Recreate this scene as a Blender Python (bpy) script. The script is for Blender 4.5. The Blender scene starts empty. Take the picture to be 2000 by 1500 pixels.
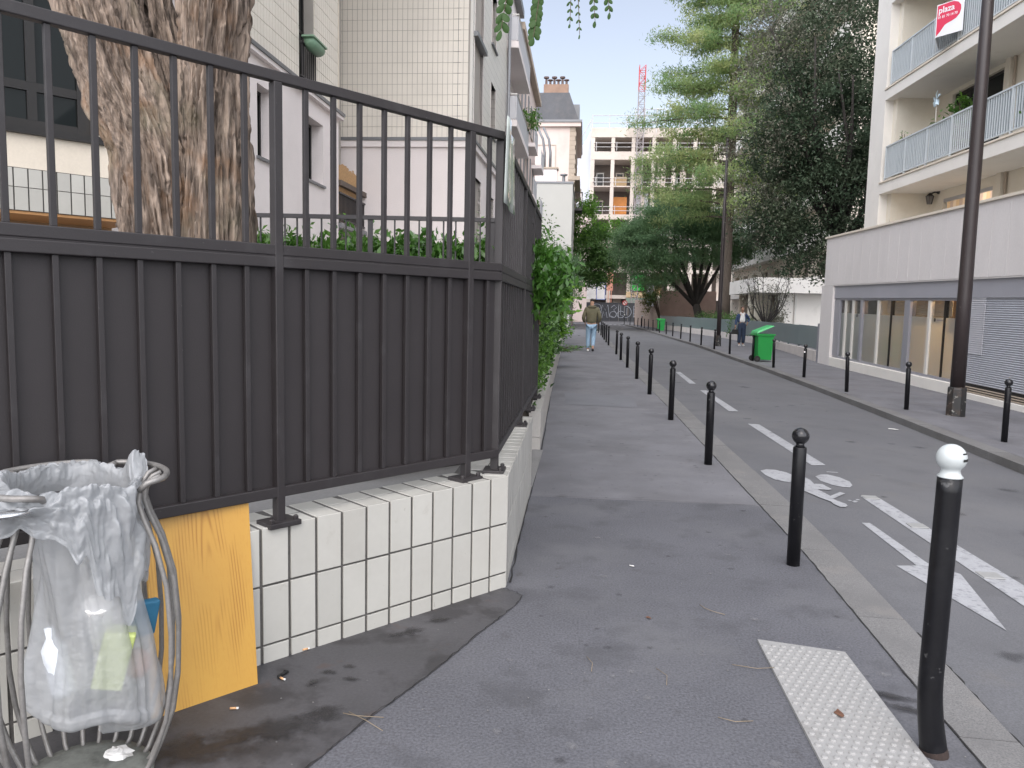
import bpy, bmesh, math, random
import numpy as np
from mathutils import Vector, Matrix

rnd = random.Random(11)
rng = np.random.default_rng(5)
scene = bpy.context.scene
COL = scene.collection
rad = math.radians

# ------------------------------------------------------------------ camera
cam_d = bpy.data.cameras.new('camera')
cam_d.sensor_width = 36.0
cam_d.lens = 27.0
cam_d.clip_start = 0.05
cam_d.clip_end = 2000
cam = bpy.data.objects.new('camera', cam_d)
COL.objects.link(cam)
cam.matrix_world = (Matrix.Translation((0, 0, 1.55)) @ Matrix.Rotation(rad(5.2), 4, 'Z')
                    @ Matrix.Rotation(rad(90 - 5.65), 4, 'X') @ Matrix.Rotation(rad(1.25), 4, 'Z'))
scene.camera = cam

# ------------------------------------------------------------------ sky, sun, exposure
SUN_EL, SUN_AZ = 48.0, -176.0          # degrees; azimuth measured from +Y towards +X
world = bpy.data.worlds.new('World')
scene.world = world
world.use_nodes = True
wn = world.node_tree
wn.nodes.clear()
sky = wn.nodes.new('ShaderNodeTexSky')
sky.sky_type = 'NISHITA'
sky.sun_disc = False
sky.sun_elevation = rad(SUN_EL)
sky.sun_rotation = rad(SUN_AZ)
sky.air_density = 1.0
sky.dust_density = 2.5
sky.ozone_density = 1.0
bg = wn.nodes.new('ShaderNodeBackground')
bg.inputs['Strength'].default_value = 0.074
wo = wn.nodes.new('ShaderNodeOutputWorld')
hz = wn.nodes.new('ShaderNodeHueSaturation')
hz.inputs['Saturation'].default_value = 0.56
wb = wn.nodes.new('ShaderNodeMix'); wb.data_type = 'RGBA'; wb.blend_type = 'MULTIPLY'
wb.inputs[0].default_value = 1.0
wb.inputs[7].default_value = (1.02, 1.0, 1.0, 1)
wn.links.new(sky.outputs[0], hz.inputs['Color'])
wn.links.new(hz.outputs[0], wb.inputs[6])
wn.links.new(wb.outputs[2], bg.inputs['Color'])
wn.links.new(bg.outputs[0], wo.inputs['Surface'])

sun_d = bpy.data.lights.new('sun', 'SUN')
sun_d.energy = 1.5
sun_d.angle = rad(135)
sun_d.color = (0.965, 0.97, 1.0)
sun = bpy.data.objects.new('sun', sun_d)
COL.objects.link(sun)
_d = Vector((math.sin(rad(SUN_AZ)) * math.cos(rad(SUN_EL)), math.cos(rad(SUN_AZ)) * math.cos(rad(SUN_EL)), math.sin(rad(SUN_EL))))
sun.rotation_euler = _d.to_track_quat('Z', 'Y').to_euler()
sun.location = (0, 0, 60)

vs = scene.view_settings
vs.view_transform = 'Standard'
vs.look = 'None'
vs.gamma = 1.0
vs.use_curve_mapping = False
vs.exposure = 1.72

# ------------------------------------------------------------------ materials
def _n(nt, t, **kw):
    n = nt.nodes.new(t)
    for k, v in kw.items():
        setattr(n, k, v)
    return n

def _noise(nt, vec, scale, detail=4, rough=0.55):
    n = _n(nt, 'ShaderNodeTexNoise')
    n.inputs['Scale'].default_value = scale
    n.inputs['Detail'].default_value = detail
    n.inputs['Roughness'].default_value = rough
    nt.links.new(vec, n.inputs['Vector'])
    return n.outputs['Fac']

def _math(nt, op, a, b=None, clamp=False):
    n = _n(nt, 'ShaderNodeMath', operation=op, use_clamp=clamp)
    for i, x in enumerate((a, b)):
        if x is None:
            continue
        if hasattr(x, 'node'):
            nt.links.new(x, n.inputs[i])
        else:
            n.inputs[i].default_value = x
    return n.outputs[0]

def _ramp(nt, fac, lo, hi):
    n = _n(nt, 'ShaderNodeMapRange')
    n.inputs['From Min'].default_value = lo
    n.inputs['From Max'].default_value = hi
    nt.links.new(fac, n.inputs['Value'])
    return n.outputs[0]

def _mixc(nt, fac, a, b):
    n = _n(nt, 'ShaderNodeMix', data_type='RGBA')
    for i, x in ((0, fac), (6, a), (7, b)):
        if hasattr(x, 'node'):
            nt.links.new(x, n.inputs[i])
        elif i == 0:
            n.inputs[0].default_value = x
        else:
            n.inputs[i].default_value = (*x, 1)
    return n.outputs[2]

def M(name, col, rough=0.6, var=0.12, vscale=1.5, fine=0.06, fscale=60, bump=0.1, bscale=120, metal=0.0,
      spec=0.5, world=False, tints=(), stretch=None, bdist=0.004, roughvar=0.0, objrand=0.0, fade=False):
    m = bpy.data.materials.new(name)
    m.use_nodes = True
    nt = m.node_tree
    p = nt.nodes['Principled BSDF']
    if world:
        vec = _n(nt, 'ShaderNodeNewGeometry').outputs['Position']
    else:
        vec = _n(nt, 'ShaderNodeTexCoord').outputs['Object']
    if stretch:
        mp = _n(nt, 'ShaderNodeMapping')
        mp.inputs['Scale'].default_value = stretch
        nt.links.new(vec, mp.inputs['Vector'])
        vec = mp.outputs[0]
    n1 = _noise(nt, vec, vscale, 5)
    n2 = _noise(nt, vec, fscale, 3)
    k = _math(nt, 'MULTIPLY_ADD', n1, var * 4)
    k.node.inputs[2].default_value = 1 - var * 2
    k2 = _math(nt, 'MULTIPLY_ADD', n2, fine * 4)
    k2.node.inputs[2].default_value = 1 - fine * 2
    kk = _math(nt, 'MULTIPLY', k, k2)
    if objrand:
        oi = _n(nt, 'ShaderNodeObjectInfo').outputs['Random']
        ko = _math(nt, 'MULTIPLY_ADD', oi, objrand * 2)
        ko.node.inputs[2].default_value = 1 - objrand
        kk = _math(nt, 'MULTIPLY', kk, ko)
    sc = _n(nt, 'ShaderNodeVectorMath', operation='SCALE')
    sc.inputs[0].default_value = col
    nt.links.new(kk, sc.inputs['Scale'])
    c = sc.outputs[0]
    for (tc, ts, lo, hi, amt) in tints:
        f = _ramp(nt, _noise(nt, vec, ts, 6, 0.6), lo, hi)
        f = _math(nt, 'MULTIPLY', f, amt)
        c = _mixc(nt, f, c, tc)
    nt.links.new(c, p.inputs['Base Color'])
    p.inputs['Roughness'].default_value = rough
    if roughvar:
        r = _math(nt, 'MULTIPLY_ADD', n1, roughvar * 4, clamp=True)
        r.node.inputs[2].default_value = rough - roughvar * 2
        nt.links.new(r, p.inputs['Roughness'])
    p.inputs['Metallic'].default_value = metal
    p.inputs['Specular IOR Level'].default_value = spec
    if bump:
        b = _n(nt, 'ShaderNodeBump')
        b.inputs['Strength'].default_value = bump
        b.inputs['Distance'].default_value = bdist
        nt.links.new(_noise(nt, vec, bscale, 4), b.inputs['Height'])
        nt.links.new(b.outputs[0], p.inputs['Normal'])
    if fade:
        at = _n(nt, 'ShaderNodeAttribute', attribute_name='fade').outputs['Fac']
        f = _math(nt, 'ADD', at, _math(nt, 'MULTIPLY_ADD', _noise(nt, vec, 22, 5, .65), 1.3))
        f.node.inputs[1].links[0].from_node.inputs[2].default_value = -.65
        nt.links.new(_math(nt, 'MULTIPLY', _ramp(nt, f, .12, .75), fade, clamp=True), p.inputs['Alpha'])
    return m

def leaf_mat(name, c1, c2, c3=None, trans=0.3, rough=0.45, spec=0.3):
    m = bpy.data.materials.new(name)
    m.use_nodes = True
    nt = m.node_tree
    p = nt.nodes['Principled BSDF']
    out = nt.nodes['Material Output']
    g = _n(nt, 'ShaderNodeNewGeometry')
    r = g.outputs['Random Per Island']
    c = _mixc(nt, r, c1, c2)
    if c3:
        f = _ramp(nt, _noise(nt, g.outputs['Position'], 0.55, 3), 0.45, 0.65)
        c = _mixc(nt, f, c, c3)
    nt.links.new(c, p.inputs['Base Color'])
    p.inputs['Roughness'].default_value = rough
    p.inputs['Specular IOR Level'].default_value = spec
    t = _n(nt, 'ShaderNodeBsdfTranslucent')
    nt.links.new(c, t.inputs['Color'])
    mx = _n(nt, 'ShaderNodeMixShader')
    mx.inputs[0].default_value = trans
    nt.links.new(p.outputs[0], mx.inputs[1])
    nt.links.new(t.outputs[0], mx.inputs[2])
    nt.links.new(mx.outputs[0], out.inputs['Surface'])
    return m

def emit_mat(name, col, strength):
    m = bpy.data.materials.new(name)
    m.use_nodes = True
    p = m.node_tree.nodes['Principled BSDF']
    p.inputs['Base Color'].default_value = (*col, 1)
    p.inputs['Emission Color'].default_value = (*col, 1)
    p.inputs['Emission Strength'].default_value = strength
    return m

# ------------------------------------------------------------------ geometry helpers
class F:
    """vertical-wall frame: s along the direction, t to its left (into the wall), z up"""
    def __init__(s, ox, oy, deg, shear=0.0, z0=0.0):
        s.o = (ox, oy); a = rad(deg); s.deg = deg
        s.d = (math.cos(a), math.sin(a)); s.n = (-math.sin(a), math.cos(a)); s.shear = shear; s.z0 = z0
    def __call__(s, S, T, Z):
        return (s.o[0] + s.d[0] * S + s.n[0] * T, s.o[1] + s.d[1] * S + s.n[1] * T, Z + s.shear * S + s.z0)

XY = F(0, 0, 0)

class MB:
    def __init__(s):
        s.v = []; s.f = []
    def add(s, vs_, fs):
        b = len(s.v)
        s.v += [tuple(v) for v in vs_]
        s.f += [tuple(i + b for i in f) for f in fs]
    def quad(s, a, b, c, d):
        s.add((a, b, c, d), ((0, 1, 2, 3),))
    def fbox(s, fr, s0, s1, t0, t1, z0, z1):
        P = [fr(*q) for q in ((s0, t0, z0), (s1, t0, z0), (s1, t1, z0), (s0, t1, z0), (s0, t0, z1), (s1, t0, z1), (s1, t1, z1), (s0, t1, z1))]
        s.add(P, ((0, 3, 2, 1), (4, 5, 6, 7), (0, 1, 5, 4), (1, 2, 6, 5), (2, 3, 7, 6), (3, 0, 4, 7)))
        return s
    def box(s, x0, x1, y0, y1, z0, z1):
        return s.fbox(XY, x0, x1, y0, y1, z0, z1)
    def tube(s, pts, r, n=8, closed=False, caps=True):
        pts = [Vector(p) for p in pts]
        m = len(pts)
        rr = r if isinstance(r, (list, tuple)) else [r] * m
        base = len(s.v)
        up = None
        for i, p in enumerate(pts):
            if closed:
                d = pts[(i + 1) % m] - pts[i - 1]
            else:
                d = pts[min(i + 1, m - 1)] - pts[max(i - 1, 0)]
            d = d.normalized() if d.length > 1e-9 else Vector((0, 0, 1))
            if up is None:
                up = Vector((0, 0, 1)) if abs(d.z) < 0.9 else Vector((1, 0, 0))
            a = d.cross(up)
            if a.length < 1e-6:
                a = d.cross(Vector((0.3, 1, 0.2)))
            a.normalize()
            b = a.cross(d).normalized()
            up = b
            for k in range(n):
                t = 2 * math.pi * k / n
                s.v.append(tuple(p + (a * math.cos(t) + b * math.sin(t)) * rr[i]))
        for i in range(m if closed else m - 1):
            j = (i + 1) % m
            for k in range(n):
                k2 = (k + 1) % n
                s.f.append((base + i * n + k, base + i * n + k2, base + j * n + k2, base + j * n + k))
        if caps and not closed:
            s.f.append(tuple(base + k for k in reversed(range(n))))
            s.f.append(tuple(base + (m - 1) * n + k for k in range(n)))
        return s
    def lathe(s, prof, n=20, c=(0, 0, 0), axis=None):
        base = len(s.v)
        for r, z in prof:
            for k in range(n):
                t = 2 * math.pi * k / n
                s.v.append((c[0] + r * math.cos(t), c[1] + r * math.sin(t), c[2] + z))
        for i in range(len(prof) - 1):
            for k in range(n):
                k2 = (k + 1) % n
                s.f.append((base + i * n + k, base + i * n + k2, base + (i + 1) * n + k2, base + (i + 1) * n + k))
        s.f.append(tuple(base + k for k in reversed(range(n))))
        s.f.append(tuple(base + (len(prof) - 1) * n + k for k in range(n)))
        return s
    def prism(s, poly, z0, z1, fr=None):
        """poly of (x,y) extruded in z; with fr: poly of (s,z) extruded from t=z0 to t=z1"""
        n = len(poly)
        if fr is None:
            a = [(x, y, z0) for x, y in poly]; b = [(x, y, z1) for x, y in poly]
        else:
            a = [fr(x, z0, y) for x, y in poly]; b = [fr(x, z1, y) for x, y in poly]
        s.add(a + b, [tuple(reversed(range(n))), tuple(range(n, 2 * n))] + [(i, (i + 1) % n, n + (i + 1) % n, n + i) for i in range(n)])
        return s
    def ball(s, c, r, n=12, m=8, sc=(1, 1, 1)):
        prof = []
        base = len(s.v)
        for i in range(1, m):
            ph = math.pi * i / m
            for k in range(n):
                t = 2 * math.pi * k / n
                s.v.append((c[0] + r * sc[0] * math.sin(ph) * math.cos(t), c[1] + r * sc[1] * math.sin(ph) * math.sin(t), c[2] - r * sc[2] * math.cos(ph)))
        for i in range(m - 2):
            for k in range(n):
                k2 = (k + 1) % n
                s.f.append((base + i * n + k, base + i * n + k2, base + (i + 1) * n + k2, base + (i + 1) * n + k))
        b0 = len(s.v)
        s.v.append((c[0], c[1], c[2] - r * sc[2])); s.v.append((c[0], c[1], c[2] + r * sc[2]))
        for k in range(n):
            k2 = (k + 1) % n
            s.f.append((b0, base + k2, base + k))
            s.f.append((b0 + 1, base + (m - 2) * n + k, base + (m - 2) * n + k2))
        return s
    def build(s, name, mat, parent=None, smooth=False, bevel=0.0, kind=None, loc=None):
        o_loc = wloc(parent) if parent else Vector((0, 0, 0))
        if loc is not None:
            base = Vector(loc)
        else:
            base = o_loc
        me = bpy.data.meshes.new(name)
        bx, by, bz = base
        me.from_pydata([(x - bx, y - by, z - bz) for x, y, z in s.v], [], s.f)
        me.update()
        ob = link(name, me, mat, parent, smooth)
        ob.location = base - o_loc
        if bevel:
            bv = ob.modifiers.new('bevel', 'BEVEL')
            bv.width = bevel; bv.segments = 2; bv.limit_method = 'ANGLE'; bv.angle_limit = rad(40)
        if kind:
            ob['kind'] = kind
        return ob

def wloc(o):
    l = Vector((0, 0, 0))
    while o is not None:
        l += o.location
        o = o.parent
    return l

def link(name, me, mat, parent=None, smooth=False):
    if mat is not None and len(me.materials) == 0:
        me.materials.append(mat)
    if smooth:
        me.polygons.foreach_set('use_smooth', [True] * len(me.polygons))
    ob = bpy.data.objects.new(name, me)
    COL.objects.link(ob)
    if parent is not None:
        ob.parent = parent
    return ob

def tag(o, label, cat, group=None, kind=None):
    o['label'] = label; o['category'] = cat
    if group: o['group'] = group
    if kind: o['kind'] = kind
    return o

def thing(name, label, cat, loc=(0, 0, 0), group=None):
    o = bpy.data.objects.new(name, None)
    o.empty_display_size = 0.2
    COL.objects.link(o)
    o.location = loc
    return tag(o, label, cat, group)

def struct(o):
    o['kind'] = 'structure'
    return o

KIDS = {}
def copy_tree(root, loc, label=None):
    kids = [o for o in bpy.data.objects if o.parent == root]
    r = root.copy(); COL.objects.link(r); r.location = loc
    if label: r['label'] = label
    for ch in kids:
        c = ch.copy(); COL.objects.link(c); c.parent = r
        for g in [o for o in bpy.data.objects if o.parent == ch]:
            d = g.copy(); COL.objects.link(d); d.parent = c
    return r

def np_mesh(name, V, nper, mat, parent=None, smooth=False, loc=None):
    """V: (N*nper,3) vertices of N separate polygons"""
    n = len(V)
    base = wloc(parent) if parent else Vector((0, 0, 0))
    V = V - np.array(base)
    me = bpy.data.meshes.new(name)
    me.vertices.add(n)
    me.vertices.foreach_set('co', V.astype(np.float32).ravel())
    me.loops.add(n)
    me.loops.foreach_set('vertex_index', np.arange(n, dtype=np.int32))
    me.polygons.add(n // nper)
    me.polygons.foreach_set('loop_start', np.arange(0, n, nper, dtype=np.int32))
    me.polygons.foreach_set('loop_total', np.full(n // nper, nper, dtype=np.int32))
    me.update(calc_edges=True)
    return link(name, me, mat, parent, smooth)

def grid_mesh(name, V, nu, nv, mat, parent=None, smooth=True, closed_u=False):
    base = wloc(parent) if parent else Vector((0, 0, 0))
    V = V.reshape(-1, 3) - np.array(base)
    idx = np.arange(nu * nv).reshape(nv, nu)
    if closed_u:
        idx = np.concatenate([idx, idx[:, :1]], 1)
    q = np.stack([idx[:-1, :-1], idx[:-1, 1:], idx[1:, 1:], idx[1:, :-1]], -1).reshape(-1, 4)
    me = bpy.data.meshes.new(name)
    me.vertices.add(len(V)); me.vertices.foreach_set('co', V.astype(np.float32).ravel())
    me.loops.add(q.size); me.loops.foreach_set('vertex_index', q.astype(np.int32).ravel())
    me.polygons.add(len(q))
    me.polygons.foreach_set('loop_start', np.arange(0, q.size, 4, dtype=np.int32))
    me.polygons.foreach_set('loop_total', np.full(len(q), 4, dtype=np.int32))
    me.update(calc_edges=True)
    return link(name, me, mat, parent, smooth)

def unit(v):
    return v / (np.linalg.norm(v, axis=-1, keepdims=True) + 1e-9)

def leaves(name, C, size, mat, parent, asp=0.5, axis=None, flat=0.0, jit=0.35, fold=0.18, droop=0.0):
    """one folded rhomb per centre; axis biases the leaf direction, flat biases the normal upward"""
    n = len(C)
    a = rng.normal(size=(n, 3))
    if axis is not None:
        a = a * 0.45 + np.asarray(axis)
    a[:, 2] -= droop
    a = unit(a)
    nn = rng.normal(size=(n, 3)); nn[:, 2] = np.abs(nn[:, 2]) + flat
    b = unit(np.cross(nn, a))
    nn = np.cross(a, b)
    L = (size * (1 + jit * rng.uniform(-1, 1, n)))[:, None]
    W = L * asp
    V = np.stack([C - a * L * .5, C + b * W * .5 + nn * W * fold - a * L * .06, C + a * L * .5, C - b * W * .5 + nn * W * fold - a * L * .06], 1)
    return np_mesh(name, V.reshape(-1, 3), 4, mat, parent)

def clump_points(blobs, sub, per, sig, shell=0.6, squash=0.75):
    """blobs: (x,y,z,rx,ry,rz,weight) -> sub-clump centres near the shell, gaussian leaf points round them"""
    w = np.array([b[6] if len(b) > 6 else b[3] * b[4] * b[5] for b in blobs], float); w /= w.sum()
    which = rng.choice(len(blobs), sub, p=w)
    B = np.array([b[:6] for b in blobs])[which]
    d = unit(rng.normal(size=(sub, 3)))
    r = shell + (1 - shell) * rng.uniform(0, 1, sub) ** 0.6
    r *= 1 + 0.12 * rng.normal(size=sub)
    cc = B[:, :3] + d * B[:, 3:6] * r[:, None]
    s = sig * np.exp(rng.normal(size=sub) * 0.3)
    pts = cc[:, None, :] + rng.normal(size=(sub, per, 3)) * s[:, None, None] * np.array([1, 1, squash])
    return pts.reshape(-1, 3), cc

# value noise for displacement
def vnoise(P, seed=0):
    P = np.asarray(P)
    i = np.floor(P).astype(np.int64); f = P - i
    f = f * f * (3 - 2 * f)
    def h(x, y, z):
        n = (x * 374761393 + y * 668265263 + z * 2147483647 + seed * 974634) & 0xFFFFFFFF
        n = ((n ^ (n >> 13)) * 1274126177) & 0xFFFFFFFF
        return ((n ^ (n >> 16)) & 0xFFFF) / 65535.0
    r = 0
    for dx in (0, 1):
        for dy in (0, 1):
            for dz in (0, 1):
                w = (f[..., 0] if dx else 1 - f[..., 0]) * (f[..., 1] if dy else 1 - f[..., 1]) * (f[..., 2] if dz else 1 - f[..., 2])
                r = r + w * h(i[..., 0] + dx, i[..., 1] + dy, i[..., 2] + dz)
    return r

def fbm(P, oct=4, seed=0):
    r = 0; a = 0.5; P = np.asarray(P, float)
    for k in range(oct):
        r = r + a * vnoise(P, seed + k * 17); P = P * 2.03; a *= 0.5
    return r

def lerp_table(tab, y):
    xs = [t[0] for t in tab]; ys = [t[1] for t in tab]
    return float(np.interp(y, xs, ys))

ORD = ['first', 'second', 'third', 'fourth', 'fifth', 'sixth', 'seventh', 'eighth', 'ninth', 'tenth', 'eleventh', 'twelfth',
       'thirteenth', 'fourteenth', 'fifteenth', 'sixteenth', 'seventeenth', 'eighteenth', 'nineteenth', 'twentieth', 'twenty-first', 'twenty-second']
# ------------------------------------------------------------------ shared materials
m_asph = M('pavement_asphalt', (0.095, 0.0955, 0.107), .8, var=.16, vscale=1.1, fine=.42, fscale=90, bump=.55, bscale=150, world=True,
           tints=(((.132, .132, .139), .8, .48, .66, .65), ((.058, .058, .064), 2.3, .53, .66, .6), ((.05, .047, .048), 7, .62, .72, .5), ((.27, .27, .285), 110, .64, .72, .5), ((.045, .045, .05), 90, .64, .72, .5)))
m_asph_far = M('pavement_asphalt_worn', (0.146, 0.145, 0.157), .8, var=.16, vscale=1.3, fine=.18, fscale=110, bump=.4, bscale=160, world=True,
           tints=(((.104, .102, .109), .9, .48, .66, .7), ((.17, .168, .175), 2.6, .53, .68, .5), ((.07, .066, .068), 5, .6, .72, .5)))
m_asph_wall = M('pavement_mastic', (0.063, 0.061, 0.065), .62, var=.22, vscale=2.2, fine=.14, fscale=80, bump=.25, bscale=110, world=True,
           tints=(((.095, .092, .097), 1.6, .52, .68, .6), ((.026, .024, .025), 2.6, .52, .6, .7), ((.08, .05, .04), 5, .62, .7, .5)), roughvar=.12)
m_patch = M('pavement_patch', (0.14, 0.142, 0.155), .8, var=.1, fine=.15, fscale=110, bump=.3, world=True)
m_road = M('road_asphalt', (0.108, 0.109, 0.117), .82, var=.12, vscale=.7, fine=.26, fscale=120, bump=.5, bscale=170, world=True,
           tints=(((.138, .137, .14), .45, .48, .66, .6), ((.08, .08, .085), 1.6, .52, .68, .5), ((.13, .122, .115), 3.5, .58, .72, .4)))
m_granite = M('granite', (0.155, 0.152, 0.15), .75, var=.16, vscale=1.2, fine=.45, fscale=150, bump=.3, bscale=140, world=True,
           tints=(((.125, .123, .123), 1.7, .48, .65, .6), ((.235, .215, .195), 3.1, .55, .7, .4)))
m_granite_r = M('granite_dark', (0.15, 0.147, 0.145), .75, var=.16, vscale=1.2, fine=.35, fscale=120, bump=.3, world=True,
           tints=(((.1, .095, .09), 1.3, .5, .66, .6),))
m_paint_road = M('road_paint', (0.33, 0.335, 0.35), .7, var=.12, vscale=6, fine=.12, fscale=90, bump=.3, bscale=150, world=True,
           tints=(((.15, .15, .16), 22, .52, .66, .7), ((.18, .18, .19), 3, .5, .7, .5)))
m_soil = M('soil', (0.05, 0.04, 0.03), .95, var=.25, fine=.2, bump=.8, bscale=40)
m_conc = M('yard_concrete', (0.22, 0.215, 0.21), .8, var=.15, fine=.1, world=True)
m_crack = M('crack_dark', (0.018, 0.017, 0.017), .95, var=.1, bump=0)
m_rust = M('rust', (0.028, 0.018, 0.015), .9, var=.3, vscale=30)

# ------------------------------------------------------------------ street section
def zr(x, y):
    s = min(1., max(0., (34 - y) / 22))
    return s * (-0.10 - 0.035 * max(0., x - 5.3))
KLI = [(-6, 1.44), (3, 1.43), (5, 1.48), (8.2, 1.45), (12.3, 1.42), (20.7, 1.28), (47, 1.05), (88, .8)]
KLO = [(-6, 1.66), (3, 1.66), (4.7, 1.745), (6.5, 1.77), (9.7, 1.73), (16, 1.72), (25, 1.56), (47, 1.30), (88, 1.05)]
KRO = [(-6, 4.7), (9, 5.0), (12, 5.15), (14.4, 5.22), (17.7, 5.30), (22.8, 5.37), (31, 5.37), (39, 5.42), (50, 5.25), (65, 5.15), (80, 4.78), (88, 4.45)]
kli = lambda y: lerp_table(KLI, y)
klo = lambda y: lerp_table(KLO, y)
kro = lambda y: lerp_table(KRO, y)
def zroad(x, y):
    a, b = klo(y), kro(y)
    t = min(1, max(0, (x - a) / (b - a)))
    za, zb = -.05, zr(5.3, y) - .1
    return za + (zb - za) * t + .025 * math.sin(math.pi * t)

YS = list(np.arange(-6, 12, .5)) + list(np.arange(12, 40, 1.)) + list(np.arange(40, 90, 2.))
def strip(name, mat, xa, xb, nz, zf, ys=YS, kind='structure'):
    V = []
    for y in ys:
        for i in range(nz + 1):
            x = xa(y) + (xb(y) - xa(y)) * i / nz
            V.append((x, y, zf(x, y)))
    o = grid_mesh(name, np.array(V), nz + 1, len(ys), mat, smooth=True)
    if kind: o['kind'] = kind
    return o

g = MB(); g.quad((-700, -700, -.7), (700, -700, -.7), (700, 900, -.7), (-700, 900, -.7))
struct(g.build('ground', m_asph_far))
pav = strip('pavement', m_asph, lambda y: -3.2, kli, 6, lambda x, y: 0.0, [y for y in YS if y <= 6.0] + [6.25])
pav2 = strip('pavement', m_asph_far, lambda y: -3.2, kli, 6, lambda x, y: 0.0, [6.25] + [y for y in YS if y > 6.4])
road = strip('road', m_road, lambda y: klo(y) - .03, lambda y: kro(y) + .05, 10, zroad)
pavr = strip('pavement', m_asph_far, lambda y: kro(y) + .26, lambda y: 24, 12, zr)
cross = MB(); cross.quad((-60, 87.9, -.06), (70, 87.9, -.06), (70, 106, -.06), (-60, 106, -.06))
struct(cross.build('cross_street', m_road))
far_p = MB(); far_p.box(-60, 70, 105.5, 130, -.3, .04)
struct(far_p.build('far_pavement', m_asph_far))
# tone of the mastic strip against the tiled wall, bounded by the crack line
CR = [(-.434, 4.12), (-.33, 4.06), (-.284, 4.009), (-.302, 3.897), (-.37, 3.70), (-.442, 3.521), (-.51, 3.32), (-.585, 3.106), (-.68, 2.87), (-.758, 2.69), (-.82, 2.52), (-.865, 2.382), (-1.02, 1.95), (-1.4, 1.0)]
sm = MB()
poly = [(x, y, .004) for x, y in CR] + [(-3.1, 1.0, .004), (-3.1, 1.9, .004), (-2.6, 2.0, .004), (-.42, 4.16, .004)]
sm.add(poly, [tuple(range(len(poly)))])
struct(sm.build('pavement_strip', m_asph_wall))
# damp and greasy stains with their own outlines on the mastic
m_stain = M('damp_stain', (0.026, 0.024, 0.025), .45, var=.3, vscale=6, fine=.2, fscale=90, bump=.2, bscale=110, world=True, fade=.7)
def stain(cx_, cy_, rx, ry, rot, seed, z=.0075):
    r_ = random.Random(seed); mb = MB(); n = 40; V = [(cx_, cy_, z)]
    ph = [r_.uniform(0, 6.28) for _ in range(6)]
    rx *= 1.35; ry *= 1.5
    for k in range(n):
        a = 2 * math.pi * k / n; q = 1 + sum(.28 / (m + 1) * math.sin((m + 2) * a + ph[m]) for m in range(6)) + r_.uniform(-.03, .03)
        x, y = rx * q * math.cos(a), ry * q * math.sin(a); c, s_ = math.cos(rot), math.sin(rot)
        V.append((cx_ + x * c - y * s_, cy_ + x * s_ + y * c, z))
    mb.add(V, [(0, k + 1, (k + 1) % n + 1) for k in range(n)])
    o = mb.build('damp_stain', m_stain)
    at = o.data.attributes.new('fade', 'FLOAT', 'POINT')
    at.data.foreach_set('value', [1.0] + [0.0] * n)
    return struct(o)
for i_, q_ in enumerate(((-1.10, 2.56, .17, .075, .7), (-1.28, 2.40, .15, .09, .4), (-.93, 2.70, .085, .04, .8), (-.78, 3.46, .07, .035, .5), (-1.02, 3.02, .032, .02, .3), (-.95, 3.08, .022, .017, 0), (-1.06, 2.92, .03, .016, .6), (-.92, 2.97, .024, .018, .2), (-.66, 3.62, .05, .025, .9), (-1.18, 2.20, .16, .05, .6), (1.28, 3.13, .10, .028, -.2), (1.33, 3.02, .09, .03, -.5))):
    stain(*q_, 40 + i_, z=.0075 + .0004 * i_)
def crack(pts, w, z, name='pavement_crack', wob=.006, seg=7):
    P = []
    for (a, b) in zip(pts[:-1], pts[1:]):
        for k in range(seg):
            t = k / seg
            P.append((a[0] + (b[0] - a[0]) * t + rnd.uniform(-wob, wob), a[1] + (b[1] - a[1]) * t + rnd.uniform(-wob, wob)))
    P.append(pts[-1])
    mb = MB(); V = []; 
    for i, p in enumerate(P):
        q = P[min(i + 1, len(P) - 1)]; r = P[max(i - 1, 0)]
        d = Vector((q[0] - r[0], q[1] - r[1])).normalized(); n = Vector((-d.y, d.x)) * w * rnd.uniform(.25, 1) * .5
        zz = z(p[0], p[1]) if callable(z) else z
        V += [(p[0] + n.x, p[1] + n.y, zz), (p[0] - n.x, p[1] - n.y, zz)]
    mb.add(V, [(2 * i, 2 * i + 1, 2 * i + 3, 2 * i + 2) for i in range(len(P) - 1)])
    return struct(mb.build(name, m_crack))
crack(CR, .0055, .008)
crack([(kli(y), y) for y in np.arange(1.5, 14, .45)], .007, .006, wob=.004)
crack([(klo(y) + .012, y) for y in np.arange(1.5, 4.1, .3)], .022, -.03, wob=.006)
crack([(-.37, 4.2), (-.385, 5.0), (-.40, 6.4), (-.41, 8.2), (-.54, 13.5)], .014, .005, wob=.006)
crack([(-.38, 6.26), (.5, 6.27), (1.43, 6.24)], .006, .005, wob=.003)
pp = MB(); pp.add([(-.317, 14.265, .004), (.925, 14.02, .004), (.91, 12.33, .004), (-.24, 12.5, .004)], [(3, 2, 1, 0)])
struct(pp.build('pavement_patch', m_patch))

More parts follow.
